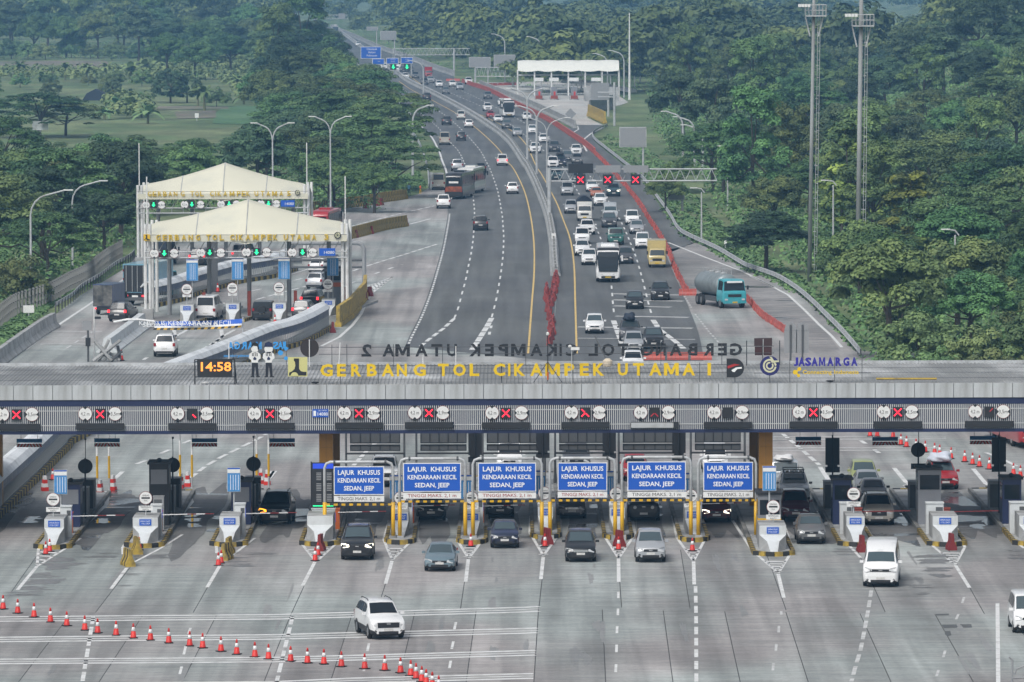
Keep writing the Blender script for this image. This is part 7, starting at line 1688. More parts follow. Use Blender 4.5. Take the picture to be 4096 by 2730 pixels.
 # small signs
def board(k_,x0,y0,x1,y1,by,label,m='white',txt=None):
 b_=G(k_,(x0+x1)/2,by);A=AT(k_,x0,y0,b_.y);C=AT(k_,x1,y1,b_.y);e=empty('roadside_sign',b_,0,label,'sign');h_=(C.x-A.x)/2
 MB().tube([(0,.05,0),(0,.05,C.z+.1)],.06,6).build('post',M['galv'],e);MB().box(-h_,h_,-.03,.03,C.z,A.z).build('face',M[m],e);return e
board('z5',182,1220,268,1278,1320,'small white notice at the left fence foot');board('z6',980,282,1022,298,380,'small white board on the grass bank behind striped barriers');board('z1',272,1030,410,1105,1180,'large blank white board among the left trees','offwhite');board('z7',405,655,438,700,760,'small white and green plate on the median');board('z1',1652,962,1685,1000,1030,'small white shield sign in the left field')
board('z7',1758,702,1778,740,770,'small white cabinet behind the right guardrail')
# solar signal and rubble at far left behind the roof
e=empty('solar_signal',G('w1',738,205),0,'black solar-powered signal post behind the roof at far left','signal');MB().tube([(0,0,0),(0,0,3.3)],.09,6).build('post',M['darkgrey'],e);MB().box(-.45,.3,-.1,.05,2.6,3.4).build('solar_panel',M['grey'],e);MB().box(-.2,.2,-.2,.1,1.3,2.0).build('battery_box',M['black'],e)
e=empty('pole_camera',G('w1',790,200),0,'slim white camera pole beside the solar signal','camera');MB().tube([(0,0,0),(0,0,4.5)],.06,6).build('post',M['pole_white'],e);MB().cbox((.3,0,3.6),(.5,.2,.2)).build('camera_body',M['black'],e)
e=empty('pipe_heap',G('w1',900,205),0,'heap of grey pipes and rubble behind the roof at left','rubble')
for k in range(9):a=random.uniform(0,3.1);MB().tube([(random.uniform(-1.2,1.2),random.uniform(-.3,.5),.1),(random.uniform(-1.2,1.2),random.uniform(-.3,.8),random.uniform(.8,1.9))],.13,6).build('pipe',M['conc'] if k%3 else M['darkgrey'],e)
e=empty('hand_cart',G('w8',2290,1640),0,'grey metal railing corner at the lower right frame edge','railing');MB().tube([(-.2,0,0),(-.2,0,1.4),(-.35,0,1.55)],.05,6).build('post',M['grey'],e);MB().tube([(-.1,0,.75),(0,0,1.0),(.4,0,1.15),(1,0,1.15)],.04,6).build('hand_rail',M['grey'],e);MB().tube([(-.2,0,.6),(1.2,0,.6)],.05,6).build('lower_rail',M['grey'],e)
# ------------------------------------------------------------------ people
def person(P,rz,label,top,bottom,vest=None,h=1.68,arms=((.25,-.1),(.25,-.1)),stride=.12):
 e=empty('person',P,rz,label,'person','people on foot')
 me=bpy.data.meshes.new('body');s=h/1.7
 V_=[(0,0,.92),(0,0,1.12),(0,0,1.38),(0,0,1.5),(0,-.01,1.6),(0,-.01,1.7),(-.1,-stride*.2,.86),(-.11,-stride,.47),(-.11,-stride*.7,.07),(-.11,-stride*.7-.14,.04),(.1,stride*.2,.86),(.11,stride*.6,.47),(.11,stride,.07),(.11,stride-.14,.04),(-.19,0,1.4),(-.19-arms[0][0]*.4,arms[0][1],1.13),(-.16-arms[0][0]*.35,arms[0][1]*2.2-.06,.9),(-.15-arms[0][0]*.3,arms[0][1]*2.4-.1,.82),(.19,0,1.4),(.19+arms[1][0]*.4,arms[1][1],1.13),(.16+arms[1][0]*.35,arms[1][1]*2.2-.06,.9),(.15+arms[1][0]*.3,arms[1][1]*2.4-.1,.82)]
 E_=[(0,1),(1,2),(2,3),(3,4),(4,5),(0,6),(6,7),(7,8),(8,9),(0,10),(10,11),(11,12),(12,13),(2,14),(14,15),(15,16),(16,17),(2,18),(18,19),(19,20),(20,21)]
 rad=[.14,.14,.15,.055,.1,.085,.085,.062,.045,.04,.085,.062,.045,.04,.07,.05,.038,.04,.07,.05,.038,.04]
 me.from_pydata([tuple(c*s for c in v) for v in V_],E_,[]);o=link('body',me,e)
 md=o.modifiers.new('skin','SKIN');md.use_smooth_shade=True;o.modifiers.new('sub','SUBSURF').levels=1
 for i,q_ in enumerate(me.skin_vertices[0].data):q_.radius=(rad[i]*s,rad[i]*s*.85);q_.use_root=(i==0)
 bpy.context.view_layer.update()
 m2=bpy.data.meshes.new_from_object(o.evaluated_get(bpy.context.evaluated_depsgraph_get()));o.modifiers.clear();o.data=m2
 for m_ in (M['skin'],top,bottom):m2.materials.append(m_)
 for pl in m2.polygons:
  c=pl.center;pl.material_index=0 if c.z>1.47*s else (2 if c.z<.95*s and abs(c.x)<.2*s else (0 if c.z<1.1*s and abs(c.x)>.2*s else 1))
 hr=MB().lathe([(.095*s,-.02),(.112*s,.04),(.1*s,.1*s),(.05*s,.13*s)],10).build('hair',M['hair'],e,True);hr.location=(0,.012,1.62*s)
 if vest:
  v=MB().lathe([(.17*s,0),(.19*s,.2*s),(.2*s,.45*s),(.12*s,.53*s)],12).build('vest',vest,e,True);v.location=(0,0,.93*s);v.scale=(1.05,.82,1)
 return e
person(G('a3',930,1260,.2),R(20),'worker in an orange vest standing at the twelfth toll island',M['vest'],M['trousers'],M['vest']);person(G('a3',830,1230,.2),R(60),'worker in a red striped vest behind the orange-vested worker',M['red'],M['trousers'],M['red'])
person(G('z6',1247,362),R(150),'person in a light blue shirt on the verge beside striped barriers',M['shirt_blue'],M['trousers'],None,1.72);person(G('z6',1335,345),R(100),'person in an orange vest sitting low by the guardrail end',M['vest'],M['yellow'],M['vest'],1.3)
# ------------------------------------------------------------------ vegetation
def leaf_mat(name,c0,c1,tip=None):
 m=bpy.data.materials.new(name);m.use_nodes=True;nt=m.node_tree;b=nt.nodes['Principled BSDF'];L=nt.links;N=nt.nodes.new
 at=N('ShaderNodeAttribute');at.attribute_name='tint'
 oi=N('ShaderNodeObjectInfo')
 mx=N('ShaderNodeMix');mx.data_type='RGBA';mx.inputs[6].default_value=(*c0,1);mx.inputs[7].default_value=(*c1,1);L.new(at.outputs['Fac'],mx.inputs['Factor'])
 h=N('ShaderNodeHueSaturation');mr=N('ShaderNodeMapRange');mr.inputs[3].default_value=.45;mr.inputs[4].default_value=.535;L.new(oi.outputs['Random'],mr.inputs[0]);L.new(mr.outputs[0],h.inputs['Hue'])
 mv=N('ShaderNodeMath');mv.operation='MULTIPLY_ADD';mv.inputs[1].default_value=7.31;mv.inputs[2].default_value=.17;L.new(oi.outputs['Random'],mv.inputs[0])
 fr=N('ShaderNodeMath');fr.operation='FRACT';L.new(mv.outputs[0],fr.inputs[0]);m2=N('ShaderNodeMapRange');m2.inputs[3].default_value=.65;m2.inputs[4].default_value=1.4;L.new(fr.outputs[0],m2.inputs[0]);L.new(m2.outputs[0],h.inputs['Value'])
 L.new(mx.outputs[2],h.inputs['Color']);L.new(h.outputs[0],b.inputs['Base Color'])
 b.inputs['Roughness'].default_value=.6;b.inputs['Specular IOR Level'].default_value=.25
 return m
LEAF={'rain':leaf_mat('rain_tree_leaves',(.046,.096,.046),(.155,.25,.085)),'broad':leaf_mat('broad_leaves',(.044,.095,.044),(.175,.285,.09)),'bush':leaf_mat('bush_leaves',(.065,.118,.05),(.20,.30,.11)),'dark':leaf_mat('dark_leaves',(.032,.066,.042),(.10,.17,.078)),'teak':leaf_mat('teak_leaves',(.034,.078,.038),(.27,.38,.08)),'banana':leaf_mat('banana_leaves',(.08,.15,.065),(.18,.28,.11))}
def leaf_cloud(centers,radii,per,size,flat=1.0,up=.45,droop=0.0,tips=0.0,seed=1):
 """many small leaf faces on the outer shells of clumps: centres (n,3), radii (n,3)"""
 g=np.random.default_rng(seed);Vs=[];T=[]
 for c,r in zip(centers,radii):
  n=per
  d=g.normal(size=(n,3));d/=np.linalg.norm(d,axis=1)[:,None]
  d[:,2]=np.where(d[:,2]<-.25,-d[:,2],d[:,2])
  rad=g.uniform(.72,1.06,size=(n,1))
  p=c+d*r*rad
  nrm=d/np.array(r);nrm/=np.linalg.norm(nrm,axis=1)[:,None]
  nrm=nrm+g.normal(size=(n,3))*.32+np.array([0,0,up]);nrm/=np.linalg.norm(nrm,axis=1)[:,None]
  a=g.normal(size=(n,3));u=np.cross(nrm,a);u/=np.linalg.norm(u,axis=1)[:,None];w=np.cross(nrm,u)
  sz=size*g.uniform(.6,1.35,size=(n,1));asp=g.uniform(.45,.8,size=(n,1))
  Vs.append(np.stack([p-u*sz*.5,p+w*sz*.5*asp,p+u*sz*.5,p-w*sz*.5*asp],axis=1).reshape(-1,3))
  base=g.uniform(.1,.75);isn=1.0 if g.random()<tips else 0
  t=np.clip(base+g.normal(size=n)*.09+isn*.45,0,1);T.append(np.repeat(t,4))
 V_=np.concatenate(Vs);T=np.concatenate(T);return V_,T
def leaf_mesh(name,V_,T,m):
 nf=len(V_)//4;me=bpy.data.meshes.new(name);me.vertices.add(len(V_));me.vertices.foreach_set('co',V_.astype(np.float32).ravel())
 me.loops.add(len(V_));me.loops.foreach_set('vertex_index',np.arange(len(V_),dtype=np.int32));me.polygons.add(nf);me.polygons.foreach_set('loop_start',np.arange(0,len(V_),4,dtype=np.int32));me.polygons.foreach_set('loop_total',np.full(nf,4,dtype=np.int32))
 at=me.attributes.new('tint','FLOAT','POINT');at.data.foreach_set('value',T.astype(np.float32));me.materials.append(m);me.update();me.validate()
 return me
def trunk_mesh(h,r,limbs,seed):
 g=random.Random(seed);b=MB();top=h
 b.tube([(0,0,-1),(g.uniform(-.1,.1),0,h*.35),(g.uniform(-.3,.3),g.uniform(-.3,.3),h*.7)],[r*1.3,r,r*.7],7)
 for(x,y,z) in limbs:b.tube([(0,0,h*g.uniform(.35,.6)),(x*.5,y*.5,z*.8),(x,y,z)],[r*.55,r*.35,r*.12],5)
 return b.mesh('trunk',M['bark'])
TREES={}
def make_tree(key,kind,seed):
 g=np.random.default_rng(seed);C=[];Rr=[]
 if kind=='umbrella':
  H,W_=9.5,6.0
  for k in range(62):
   a=g.uniform(0,2*np.pi);q_=np.sqrt(g.uniform(0,1));x,y=W_*q_*np.cos(a),W_*q_*np.sin(a)
   z=H*(1-.34*q_**2)-g.uniform(0,1.5)-(g.random()<.3)*g.uniform(.6,2.2)
   C.append((x,y,z));s_=g.uniform(.8,1.7);Rr.append((s_,s_,s_*.36))
  V_,T=leaf_cloud(np.array(C),np.array(Rr),260,.31,up=.7,seed=seed);lm=LEAF['rain']
 elif kind=='dome':
  H,W_=9.0,4.3
  for k in range(70):
   d=g.normal(size=3);d/=np.linalg.norm(d);d[2]=abs(d[2])*1.0-.3
   q_=g.uniform(.72,1.0) if k<55 else g.uniform(.2,.7);C.append((d[0]*W_*q_,d[1]*W_*q_,5.2+d[2]*4.0*q_));s_=g.uniform(.6,1.25);Rr.append((s_,s_,s_*.8))
  V_,T=leaf_cloud(np.array(C),np.array(Rr),260,.31,up=.35,seed=seed);lm=LEAF['broad']
 elif kind=='tall':
  H,W_=13.0,3.6
  for k in range(74):
   z=g.uniform(3.5,H);lim=W_*(1-((z-7.5)/6.5)**2*.75);a=g.uniform(0,2*np.pi);q_=np.sqrt(g.uniform(.25,1));C.append((lim*q_*np.cos(a)+np.sin(z)*.6,lim*q_*np.sin(a),z));s_=g.uniform(.6,1.35);Rr.append((s_,s_,s_*.75))
  V_,T=leaf_cloud(np.array(C),np.array(Rr),250,.32,up=.35,seed=seed);lm=LEAF['broad']
 elif kind=='dark':
  H,W_=11.0,4.4
  for k in range(70):
   d=g.normal(size=3);d/=np.linalg.norm(d);d[2]=abs(d[2])*1.1-.35;q_=g.uniform(.7,1.05);C.append((d[0]*W_*q_,d[1]*W_*q_,6.0+d[2]*5.0*q_));s_=g.uniform(.7,1.4);Rr.append((s_,s_,s_*.6))
  V_,T=leaf_cloud(np.array(C),np.array(Rr),260,.32,up=.4,seed=seed);lm=LEAF['dark']
 elif kind=='teak':
  H,W_=14.0,3.2
  for k in range(66):
   z=g.uniform(3,H);a=g.uniform(0,2*np.pi);lim=W_*(.6+.5*np.sin(z*1.1)**2)*(1.1-z/22);q_=np.sqrt(g.uniform(.3,1));C.append((lim*q_*np.cos(a),lim*q_*np.sin(a),z));s_=g.uniform(.6,1.2);Rr.append((s_,s_,s_*.7))
  V_,T=leaf_cloud(np.array(C),np.array(Rr),150,.5,up=.4,tips=.22,seed=seed);lm=LEAF['teak']
 elif kind=='bush':
  H,W_=4.2,3.0
  for k in range(42):
   d=g.normal(size=3);d/=np.linalg.norm(d);d[2]=abs(d[2]);q_=g.uniform(.5,1.0);C.append((d[0]*W_*q_,d[1]*W_*q_,.8+d[2]*3.2*q_));s_=g.uniform(.45,.95);Rr.append((s_,s_,s_*.8))
  V_,T=leaf_cloud(np.array(C),np.array(Rr),220,.27,up=.3,seed=seed);lm=LEAF['bush']
 elif kind=='round':
  H,W_=7.0,4.1
  for k in range(80):
   d=g.normal(size=3);d/=np.linalg.norm(d);d[2]=abs(d[2]) if k%4 else -.35*abs(d[2]);C.append((d[0]*W_*.9,d[1]*W_*.9,3.0+d[2]*4.2));s_=g.uniform(.6,1.0);Rr.append((s_,s_,s_*.8))
  V_,T=leaf_cloud(np.array(C),np.array(Rr),110,.4,up=.3,seed=seed);lm=LEAF['dark']
 cm=leaf_mesh('crown',V_,T,lm)
 idx=g.choice(len(C),7,replace=False)
 tm=trunk_mesh(H*.8,.22 if kind!='bush' else .08,[C[i] for i in idx],seed)
 TREES[key]=(tm,cm,H)
for i in range(3):make_tree(f'umbrella{i}','umbrella',21+i)
for i in range(3):make_tree(f'dome{i}','dome',31+i)
for i in range(3):make_tree(f'tall{i}','tall',41+i)
for i in range(2):make_tree(f'dark{i}','dark',51+i)
for i in range(2):make_tree(f'teak{i}','teak',61+i)
for i in range(3):make_tree(f'bush{i}','bush',71+i)
make_tree('round0','round',81)
TN={'umbrella':'umbrella_tree','dome':'broadleaf_tree','tall':'tall_tree','dark':'dark_tree','teak':'teak_tree','bush':'bush','round':'round_tree'}
def tree(key,x,y,s,label,group,sz=None,z=None):
 tm,cm,H=TREES[key];kind=key.rstrip('0123456789')
 e=empty(TN[kind],(x,y,terr(x,y) if z is None else z),random.uniform(0,6.28),label,'bush' if kind=='bush' else 'tree',group)
 e.scale=(s,s,sz or s)
 link('trunk',tm,e);link('crown',cm,e);return e
def pick(*ks):
 k=random.choice(ks);n={'umbrella':3,'dome':3,'tall':3,'dark':2,'teak':2,'bush':3,'round':1}[k];return f'{k}{random.randrange(n)}'
def top_tree(kind,k_,x,y_top,D,s,label,group):
 """a tree at depth D whose crown top is seen at the photo point"""
 key=pick(kind) if kind in TN else kind;t=AT(k_,x,y_top,D);H=TREES[key][2]
 z0=terr(t.x,D);sz=max(.25,(t.z-z0)/H)
 if sz>s*1.7:z0=t.z-H*s*1.5;sz=s*1.5
 return tree(key,t.x,D,s,label,group,sz,z0)
ntree=[0]
def wood(rows,group,labels):
 """rows of trees: depth, photo x from, x to, spacing in metres, kinds, size"""
 for ri,(D,xa,xb,sp,kinds,s) in enumerate(sorted(rows)):
  spx=sp*14000/D;x=xa+random.uniform(0,spx*.7);ci=0
  while x<xb:
   kind=random.choice(kinds);sc=s*random.uniform(.8,1.2);d=D*random.uniform(.98,1.02);t=AT('ov',x,300,d)
   tree(pick(kind),t.x,d,sc,f'{labels[kind]}, {ordinal(ci)} from left in {ordinal(ri)} row from front',group,sc*random.uniform(.85,1.15));ntree[0]+=1;ci+=1
   x+=spx*random.uniform(.75,1.25)
LR={k:v+' of right wood' for k,v in (('umbrella','flat-topped umbrella tree'),('dome','rounded green tree'),('tall','tall irregular tree'),('dark','dark dense tree'),('bush','leafy bush'))}
right=[(462,2120,2420,5,['bush'],1.0),(480,2040,2420,5,['bush'],1.15),(502,2025,2420,5.5,['bush','bush','dome'],1.1),(530,2000,2420,6,['bush','dome'],1.05),(560,1960,2420,7,['dome','bush','umbrella'],.9),(590,1955,2100,6,['bush','dome'],.9),(600,2120,2420,9,['umbrella','dome'],.95),(635,1895,2100,6.5,['dome','bush'],.85),(645,2120,2420,9,['umbrella'],1.1),(675,1815,2050,6.5,['dome','tall','bush'],.85),(700,2080,2420,10,['umbrella','umbrella','dome'],1.15),(720,1700,1990,7,['dome','tall'],.9),(765,1695,2000,7.5,['dome','tall','dome'],.95),(770,2060,2420,9,['umbrella','dark'],1.15),(815,1655,2420,8,['dome','tall','umbrella'],1.0),(870,1635,2420,9,['dome','dark','umbrella'],1.1),(930,1615,2420,9,['dome','tall','umbrella'],1.1),(1000,1595,2420,9.5,['dark','dome','umbrella'],1.15),(1080,1530,2420,10,['dome','dark','tall'],1.2),(1170,1520,2420,10,['dome','umbrella','dark'],1.25),(1270,1515,2420,10.5,['dome','dark','tall'],1.3),(1390,1510,2420,11,['dark','dome'],1.35)]
wood(right,'trees on the right slope',LR)
for x,y,D,s,lb,kind in ((1950,290,690,1.15,'tall dark tree with bright yellow-green shoots beside right mast','teak0'),(2085,395,640,.95,'slim tree with yellow-green tips right of the masts','teak1'),(2100,545,600,.8,'lower leafy tree with light tips under the slim one','teak0'),(1760,470,640,1.0,'dark drooping tree left of the left mast','dark1'),(2330,340,700,1.3,'broad umbrella tree at far right','umbrella1'),(2260,480,640,1.2,'pale umbrella tree with bare limbs at far right','umbrella0'),(1530,395,790,.6,'small dark round shrub on the right verge','dome0'),(1560,355,850,.6,'second dark shrub higher on the right verge','dome1')):
 top_tree(kind,'ov',x,y,D,s,lb,'single trees of the right wood')
LL={k:v+' of left wood' for k,v in (('umbrella','dark umbrella tree'),('dome','rounded tree'),('tall','tall tree'),('dark','dark tree'),('bush','bush'))}
left=[(575,-60,50,5,['bush'],1.0),(600,-60,120,6,['bush','dome'],.9),(630,-60,190,7,['umbrella','dome'],.95),(665,-60,260,7.5,['dark','umbrella','dome'],1.0),(700,-60,310,8,['umbrella','dark'],1.05),(735,-60,330,8.5,['umbrella','dark'],1.1),(770,-60,330,9,['umbrella','dark'],1.1),(810,-60,900,8.5,['umbrella','dark','dome'],.95),(790,720,880,5,['bush','dome'],.8),(850,-60,700,9,['umbrella','umbrella','dark'],.95)]
wood(left,'trees behind the left gates',LL)
LM={k:v+' beside left carriageway' for k,v in (('umbrella','layered umbrella tree'),('dome','rounded tree'),('tall','tall tree'),('dark','dark tree'),('bush','bush'))}
mid=[(1260,600,815,8,['dome','umbrella'],1.3),(1380,590,775,8,['dome','dark'],1.4),(1150,610,855,8,['umbrella','dome'],1.25),(890,620,930,8,['umbrella','dark'],1.0),(950,620,920,8.5,['umbrella','umbrella','dark'],1.1),(1020,630,905,8,['umbrella'],1.2),(1100,630,880,8,['umbrella','dome'],1.25),(1200,610,835,8,['dome','umbrella'],1.3),(1310,600,790,8,['dome','dark'],1.35),(1440,590,760,8,['dark','dome','tall'],1.5),(1540,600,725,7,['dark','tall'],1.7)]
wood(mid,'trees beside the left carriageway',LM)
# big umbrella trees by the road
for x,y,D,s,lb in ((850,262,860,1.5,'largest layered umbrella tree leaning over the left carriageway'),(770,215,960,1.6,'great umbrella tree behind the largest one'),(905,310,838,1.1,'umbrella tree nearest the left carriageway guardrail'),(690,290,850,1.2,'umbrella tree left of the double-armed lamps')):
 top_tree('umbrella0' if s>1.45 else 'umbrella2','ov',x,y,D,s,lb,'great umbrella trees')
for x,y,D,s,lb in ((712,28,1760,1.9,'dark tall tree left of the farthest stretch of road'),(738,52,1880,1.6,'dark tree nearest the farthest stretch of road')):top_tree('dark0','ov',x,y,D,s,lb,'trees at the far road end')
# overpass far behind the trees
e=empty('overpass',AT('z2',250,30,2900),0,'hazy grey overpass crossing at the very top of view','bridge');q_=e.location;A=AT('z2',-60,2,2900)-q_;C=AT('z2',640,42,2900)-q_
MB().box(A.x,C.x,-4,4,C.z,A.z-1.5).build('deck',M['conc'],e);MB().box(A.x,C.x,-4.3,-4.05,A.z-1.8,A.z).build('parapet',M['grey'],e)
for f in (.1,.36,.62,.88):MB().box(A.x+(C.x-A.x)*f-1,A.x+(C.x-A.x)*f+1,-2,2,-q_.z,C.z).build('pier',M['conc'],e)
# field trees
for x,yb,s,lb,kind in ((392,237,1.0,'round dark field tree, left of touching pair','round0'),(430,236,.85,'round dark field tree, right of touching pair','round0'),(258,222,.55,'small round bush tree left of the round pair','round0')):
 p=G('ov',x,yb);tree(kind,p.x,p.y,s,lb,'field trees')
p=G('ov',90,300);top_tree('umbrella1','ov',90,210,p.y*.96,1.55,'broad dark umbrella tree standing at the left field edge','field trees');top_tree('umbrella2','ov',150,225,p.y*.97,1.1,'smaller umbrella tree beside the broad one at left field edge','field trees')
# banana plants and palms in the field
def banana_mesh(seed,n=12,L_=3.0,w=.6,stem=1.2):
 g=random.Random(seed);b=MB()
 for k in range(n):
  a=2*math.pi*k/n+g.uniform(-.3,.3);el=g.uniform(.5,1.3);pts=[]
  for i in range(6):
   t=i/5;rr=L_*t*math.cos(el)*1.1;z=stem+L_*t*math.sin(el)-L_*.75*t*t*(1.4-el*.6);pts.append(Vector((rr*math.cos(a),rr*math.sin(a),z)))
  sd=Vector((-math.sin(a),math.cos(a),0));vs=[]
  for i,p_ in enumerate(pts):ww=w*math.sin(math.pi*(.12+.85*i/5));vs+=[p_+sd*ww-Vector((0,0,.12)),p_,p_-sd*ww-Vector((0,0,.12))]
  b.add(vs,[f for i in range(5) for f in ((3*i,3*i+1,3*i+4,3*i+3),(3*i+1,3*i+2,3*i+5,3*i+4))])
 me=b.mesh('leaf_fan',LEAF['banana']);at=me.attributes.new('tint','FLOAT','POINT');at.data.foreach_set('value',[g.random() for _ in me.vertices]);return me,MB().tube([(0,0,0),(.05,0,stem+.2)],[.22,.14],7).mesh('stem',mat('banana_stem',(.16,.17,.08),.8))
BAN=[banana_mesh(1),banana_mesh(2,13,3.4,.65,1.6),banana_mesh(3,16,3.0,.4,2.6)]
rb_=random.Random(5)
spots=[(470,255,2,1.15),(455,245,2,.9),(300,265,1,1),(325,270,0,1),(270,260,0,1.1),(340,285,1,1),(240,275,0,.9),(545,215,2,.9),(575,225,1,1),(600,215,1,1.1),(620,235,0,1),(560,240,0,.9),(45,180,2,1),(150,185,2,1),(200,188,2,1),(245,185,2,1),(100,192,0,1),(300,182,1,1.2),(330,175,1,1.2),(360,165,1,1.2),(395,160,0,1.2),(430,150,1,1.3),(400,140,0,1.4),(330,125,1,1.5),(445,135,1,1.3),(600,190,1,1.2),(620,200,2,1.2),(510,165,1,1.2)]
for i,(x,y,t_,s) in enumerate(spots):
 p=G('ov',x,y);e=empty('banana_plant' if t_<2 else 'palm_tree',p,rb_.uniform(0,6),'broad-leaved banana plant in the left field' if t_<2 else 'small palm tree in the left field','plant' if t_<2 else 'tree','banana plants and palms in the left field');e.scale=(s*1.25,)*3
 link('leaf_fan',BAN[t_][0],e);link('stem',BAN[t_][1],e)
o=MB().prism([(-3,0),(3,0),(2,1.6),(0,2.6),(-2,1.6)],-3,3,0,Matrix.Rotation(math.pi/2,4,'X')).build('field_shelter',M['canvas'],loc=G('z1',815,850));tag(o,'dark blue tarpaulin shelter in the left field','shelter')
# hedges of undergrowth along field and behind
LF={k:'hazy '+v+' behind left fields' for k,v in (('umbrella','umbrella tree'),('dome','rounded tree'),('tall','tall tree'),('dark','dark tree'),('bush','bush'))}
belt=[(1965,-40,300,7,['bush'],1.5),(1900,250,620,8,['bush'],1.4),(1380,240,340,6,['bush'],.8),(1330,470,620,9,['bush'],.9),(1560,-30,330,9,['bush'],.9),(1640,380,620,8,['bush','dome'],1.2),(1750,340,620,8,['dome','bush'],1.3),(1860,280,620,9,['dome','dark','bush'],1.4),(1990,-40,620,10,['dark','dome','dome'],1.5),(2100,-40,620,11,['dark','dome','tall'],1.6),(1480,-30,300,12,['bush'],.8)]
wood(belt,'hazy trees behind the left fields',LF)
# far-off wood: one mass
def far_wood():
 g=np.random.default_rng(3);tv=[];tt=[];tpl=[]
 for q_ in range(4):
  n=34;c=g.normal(size=(n,3));c/=np.linalg.norm(c,axis=1)[:,None];c*=g.uniform(.55,1,size=(n,1))*np.array([[4.6,4.6,(3.6,2.2,5.0,2.8)[q_]]]);c[:,2]=np.abs(c[:,2])+(3.5,6.0,3.5,4.5)[q_]
  tpl.append(leaf_cloud(c,np.repeat(np.array([[1.6,1.6,(1.0,.55,1.1,.8)[q_]]]),n,0)*g.uniform(.55,1.25,size=(n,1)),40,.8,seed=9+q_))
 for(D0,D1,x0a,x0b,xb,n) in ((2150,2600,-60,-60,650,95),(2600,3900,-60,-60,700,150),(1450,1900,1230,950,1560,75),(1900,2400,940,840,1620,110),(2400,3200,830,700,1900,160),(1410,1900,1500,1500,2440,150),(3200,4200,600,600,2440,120)):
  for _ in range(n):
   f=g.random()**1.2;d=D0+(D1-D0)*f;x=g.uniform(x0a+(x0b-x0a)*f,xb);t=AT('ov',x,300,d);s=g.uniform(.9,1.5)*(1+.55*(g.random()<.22));a=g.uniform(0,6.28);c,s_=np.cos(a),np.sin(a)
   lc,lt=tpl[g.integers(4)]
   p=lc*np.array([s,s,s*g.uniform(.9,1.3)]);q=np.stack([p[:,0]*c-p[:,1]*s_,p[:,0]*s_+p[:,1]*c,p[:,2]],1);q[:,2]+=terr(t.x,d)-1.0
   q[:,0]+=t.x;q[:,1]+=d;tv.append(q);tt.append(np.clip(lt*g.uniform(.4,1.2)+g.uniform(-.2,.2),0,1))
 return leaf_mesh('far_wood',np.concatenate(tv),np.concatenate(tt),LEAF['broad'])
o=link('far_wood',far_wood());stuff(tag(o,'far hazy wood covering the hills at the top','wood'))
# verge grass and undergrowth carpet beneath the right wood
def tufts(name,polys,n,size,m,seed,label):
 g=np.random.default_rng(seed);P=[]
 for(k_,pts) in polys:
  xs_=[p[0] for p in pts];ys_=[p[1] for p in pts]
  def inside(x,y):
   c=False;j=len(pts)-1
   for i in range(len(pts)):
    if (pts[i][1]>y)!=(pts[j][1]>y) and x<(pts[j][0]-pts[i][0])*(y-pts[i][1])/(pts[j][1]-pts[i][1])+pts[i][0]:c= not c
    j=i
   return c
  k=0
  while k<n:
   x,y=g.uniform(min(xs_),max(xs_)),g.uniform(min(ys_),max(ys_))
   if inside(x,y):q=G(k_,x,y);P.append((q.x,q.y,terr(q.x,q.y)+.1));k+=1
 P=np.array(P);V_,T=leaf_cloud(P,np.repeat(np.array([[.5,.5,.22]]),len(P),0),7,size,up=.5,seed=seed)
 stuff(tag(link(name,leaf_mesh(name,V_,T,m)),label,'grass'))
tufts('verge_grass',[('ov',[(1440,385),(1480,420),(1560,540),(1700,615),(1860,690),(1960,800),(1990,800),(1900,690),(1800,610),(1640,500),(1560,410),(1500,350),(1400,310),(1375,325)]),('ov',[(860,430),(960,395),(975,430),(930,445),(740,490)]),('ov',[(0,790),(120,700),(280,610),(280,590),(100,690),(0,760)])],1500,.5,LEAF['bush'],4,'rough grass along the road verges')
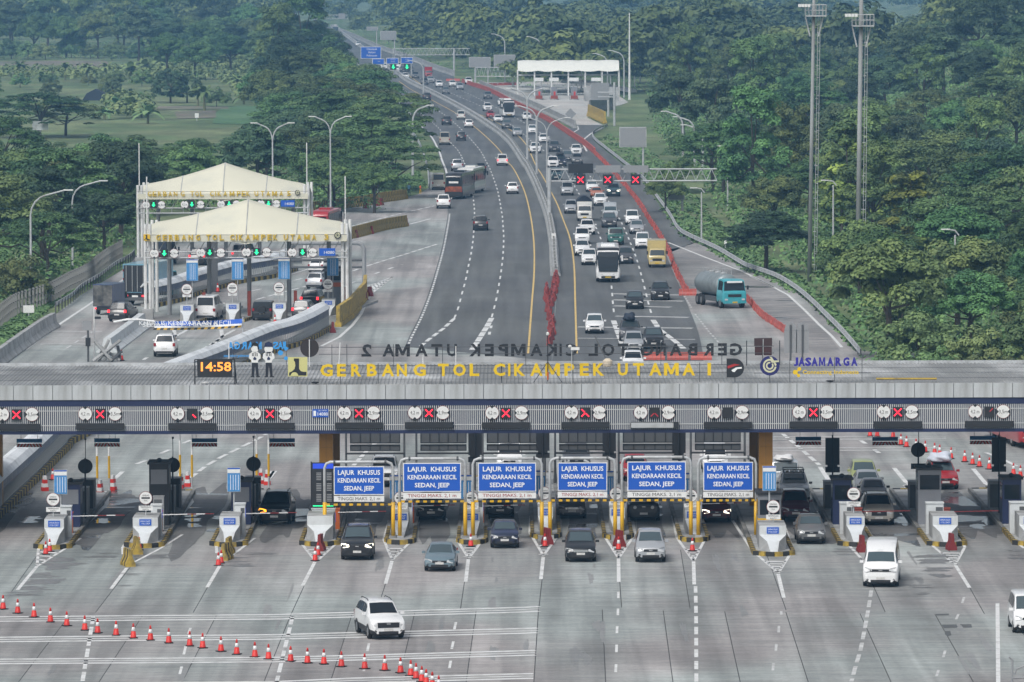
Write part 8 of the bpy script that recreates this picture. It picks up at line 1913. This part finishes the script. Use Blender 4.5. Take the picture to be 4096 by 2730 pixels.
def undergrowth():
 g=np.random.default_rng(8);P=[];Rr=[]
 def fill(D0,D1,xl,xr,step):
  D=D0
  while D<D1:
   a,c=AT('ov',xl(D),300,D).x,AT('ov',xr(D),300,D).x;x=a
   while x<c:
    xx,dd=x+g.uniform(-1,1),D+g.uniform(-1.5,1.5);P.append((xx,dd,terr(xx,dd)+.6));k=g.uniform(.7,1.5);Rr.append((1.5*k,1.5*k,1.15*k));x+=step*g.uniform(.7,1.3)
   D+=step*(1+(D-500)/600)
 gx=[(500,2040),(560,1980),(620,1900),(700,1760),(760,1690),(850,1650),(950,1600),(1100,1530),(1450,1510)]
 fill(455,1450,lambda d:np.interp(d,[q_[0] for q_ in gx],[q_[1] for q_ in gx]),lambda d:2440,2.6)
 lx=[(560,-20),(600,90),(660,230),(720,320),(790,330),(791,860),(860,860),(861,640),(900,640)]
 fill(565,900,lambda d:-80,lambda d:np.interp(d,[q_[0] for q_ in lx],[q_[1] for q_ in lx]),2.6)
 mx=[(870,915),(950,890),(1020,870),(1200,885),(1450,835),(1700,790)]
 fill(880,1700,lambda d:630,lambda d:np.interp(d,[q_[0] for q_ in mx],[q_[1] for q_ in mx]),3)
 fill(1930,2230,lambda d:-60,lambda d:640,5);fill(1600,1930,lambda d:360+(1930-d)*.3,lambda d:640,5);fill(1450,3000,lambda d:np.interp(d,[1450,1900,2400,3000],[1240,950,850,730]),lambda d:1560,9);fill(2230,3300,lambda d:-60,lambda d:650,9);fill(1430,2000,lambda d:1500,lambda d:2440,7)
 V_,T=leaf_cloud(np.array(P),np.array(Rr),26,.45,up=.4,seed=12);return leaf_mesh('undergrowth',V_,T,LEAF['broad'])
stuff(tag(link('undergrowth',undergrowth()),'dense undergrowth covering the ground beneath the woods','undergrowth'))
def grove():
 g=np.random.default_rng(14);P=[]
 for(xa,xb,ya,yb,n) in ((330,620,128,200,260),(250,345,235,275,60),(540,640,195,235,60),(0,300,172,190,90)):
  for _ in range(n):q=G('ov',g.uniform(xa,xb),g.uniform(ya,yb));P.append((q.x,q.y,1.4))
 V_,T=leaf_cloud(np.array(P),np.repeat(np.array([[1.8,1.8,1.7]]),len(P),0)*g.uniform(.6,1.2,size=(len(P),1)),26,1.1,up=.2,seed=15);return leaf_mesh('banana_grove',V_,T,LEAF['banana'])
stuff(tag(link('banana_grove',grove()),'pale green banana thicket spread between the left fields','plants'))
# ------------------------------------------------------------------ haze
hm=bpy.data.materials.new('haze_air');hm.use_nodes=True;nt=hm.node_tree;nt.nodes.remove(nt.nodes['Principled BSDF'])
vol=nt.nodes.new('ShaderNodeVolumePrincipled');vol.inputs['Color'].default_value=(.29,.62,1.0,1);vol.inputs['Density'].default_value=.00017;vol.inputs['Anisotropy'].default_value=0
nt.links.new(vol.outputs[0],nt.nodes['Material Output'].inputs['Volume'])
stuff(tag(MB().box(-1650,1650,-300,5650,-4,90).build('haze',hm),'pale blue haze over the whole valley','haze'))
print('TREES',ntree[0])
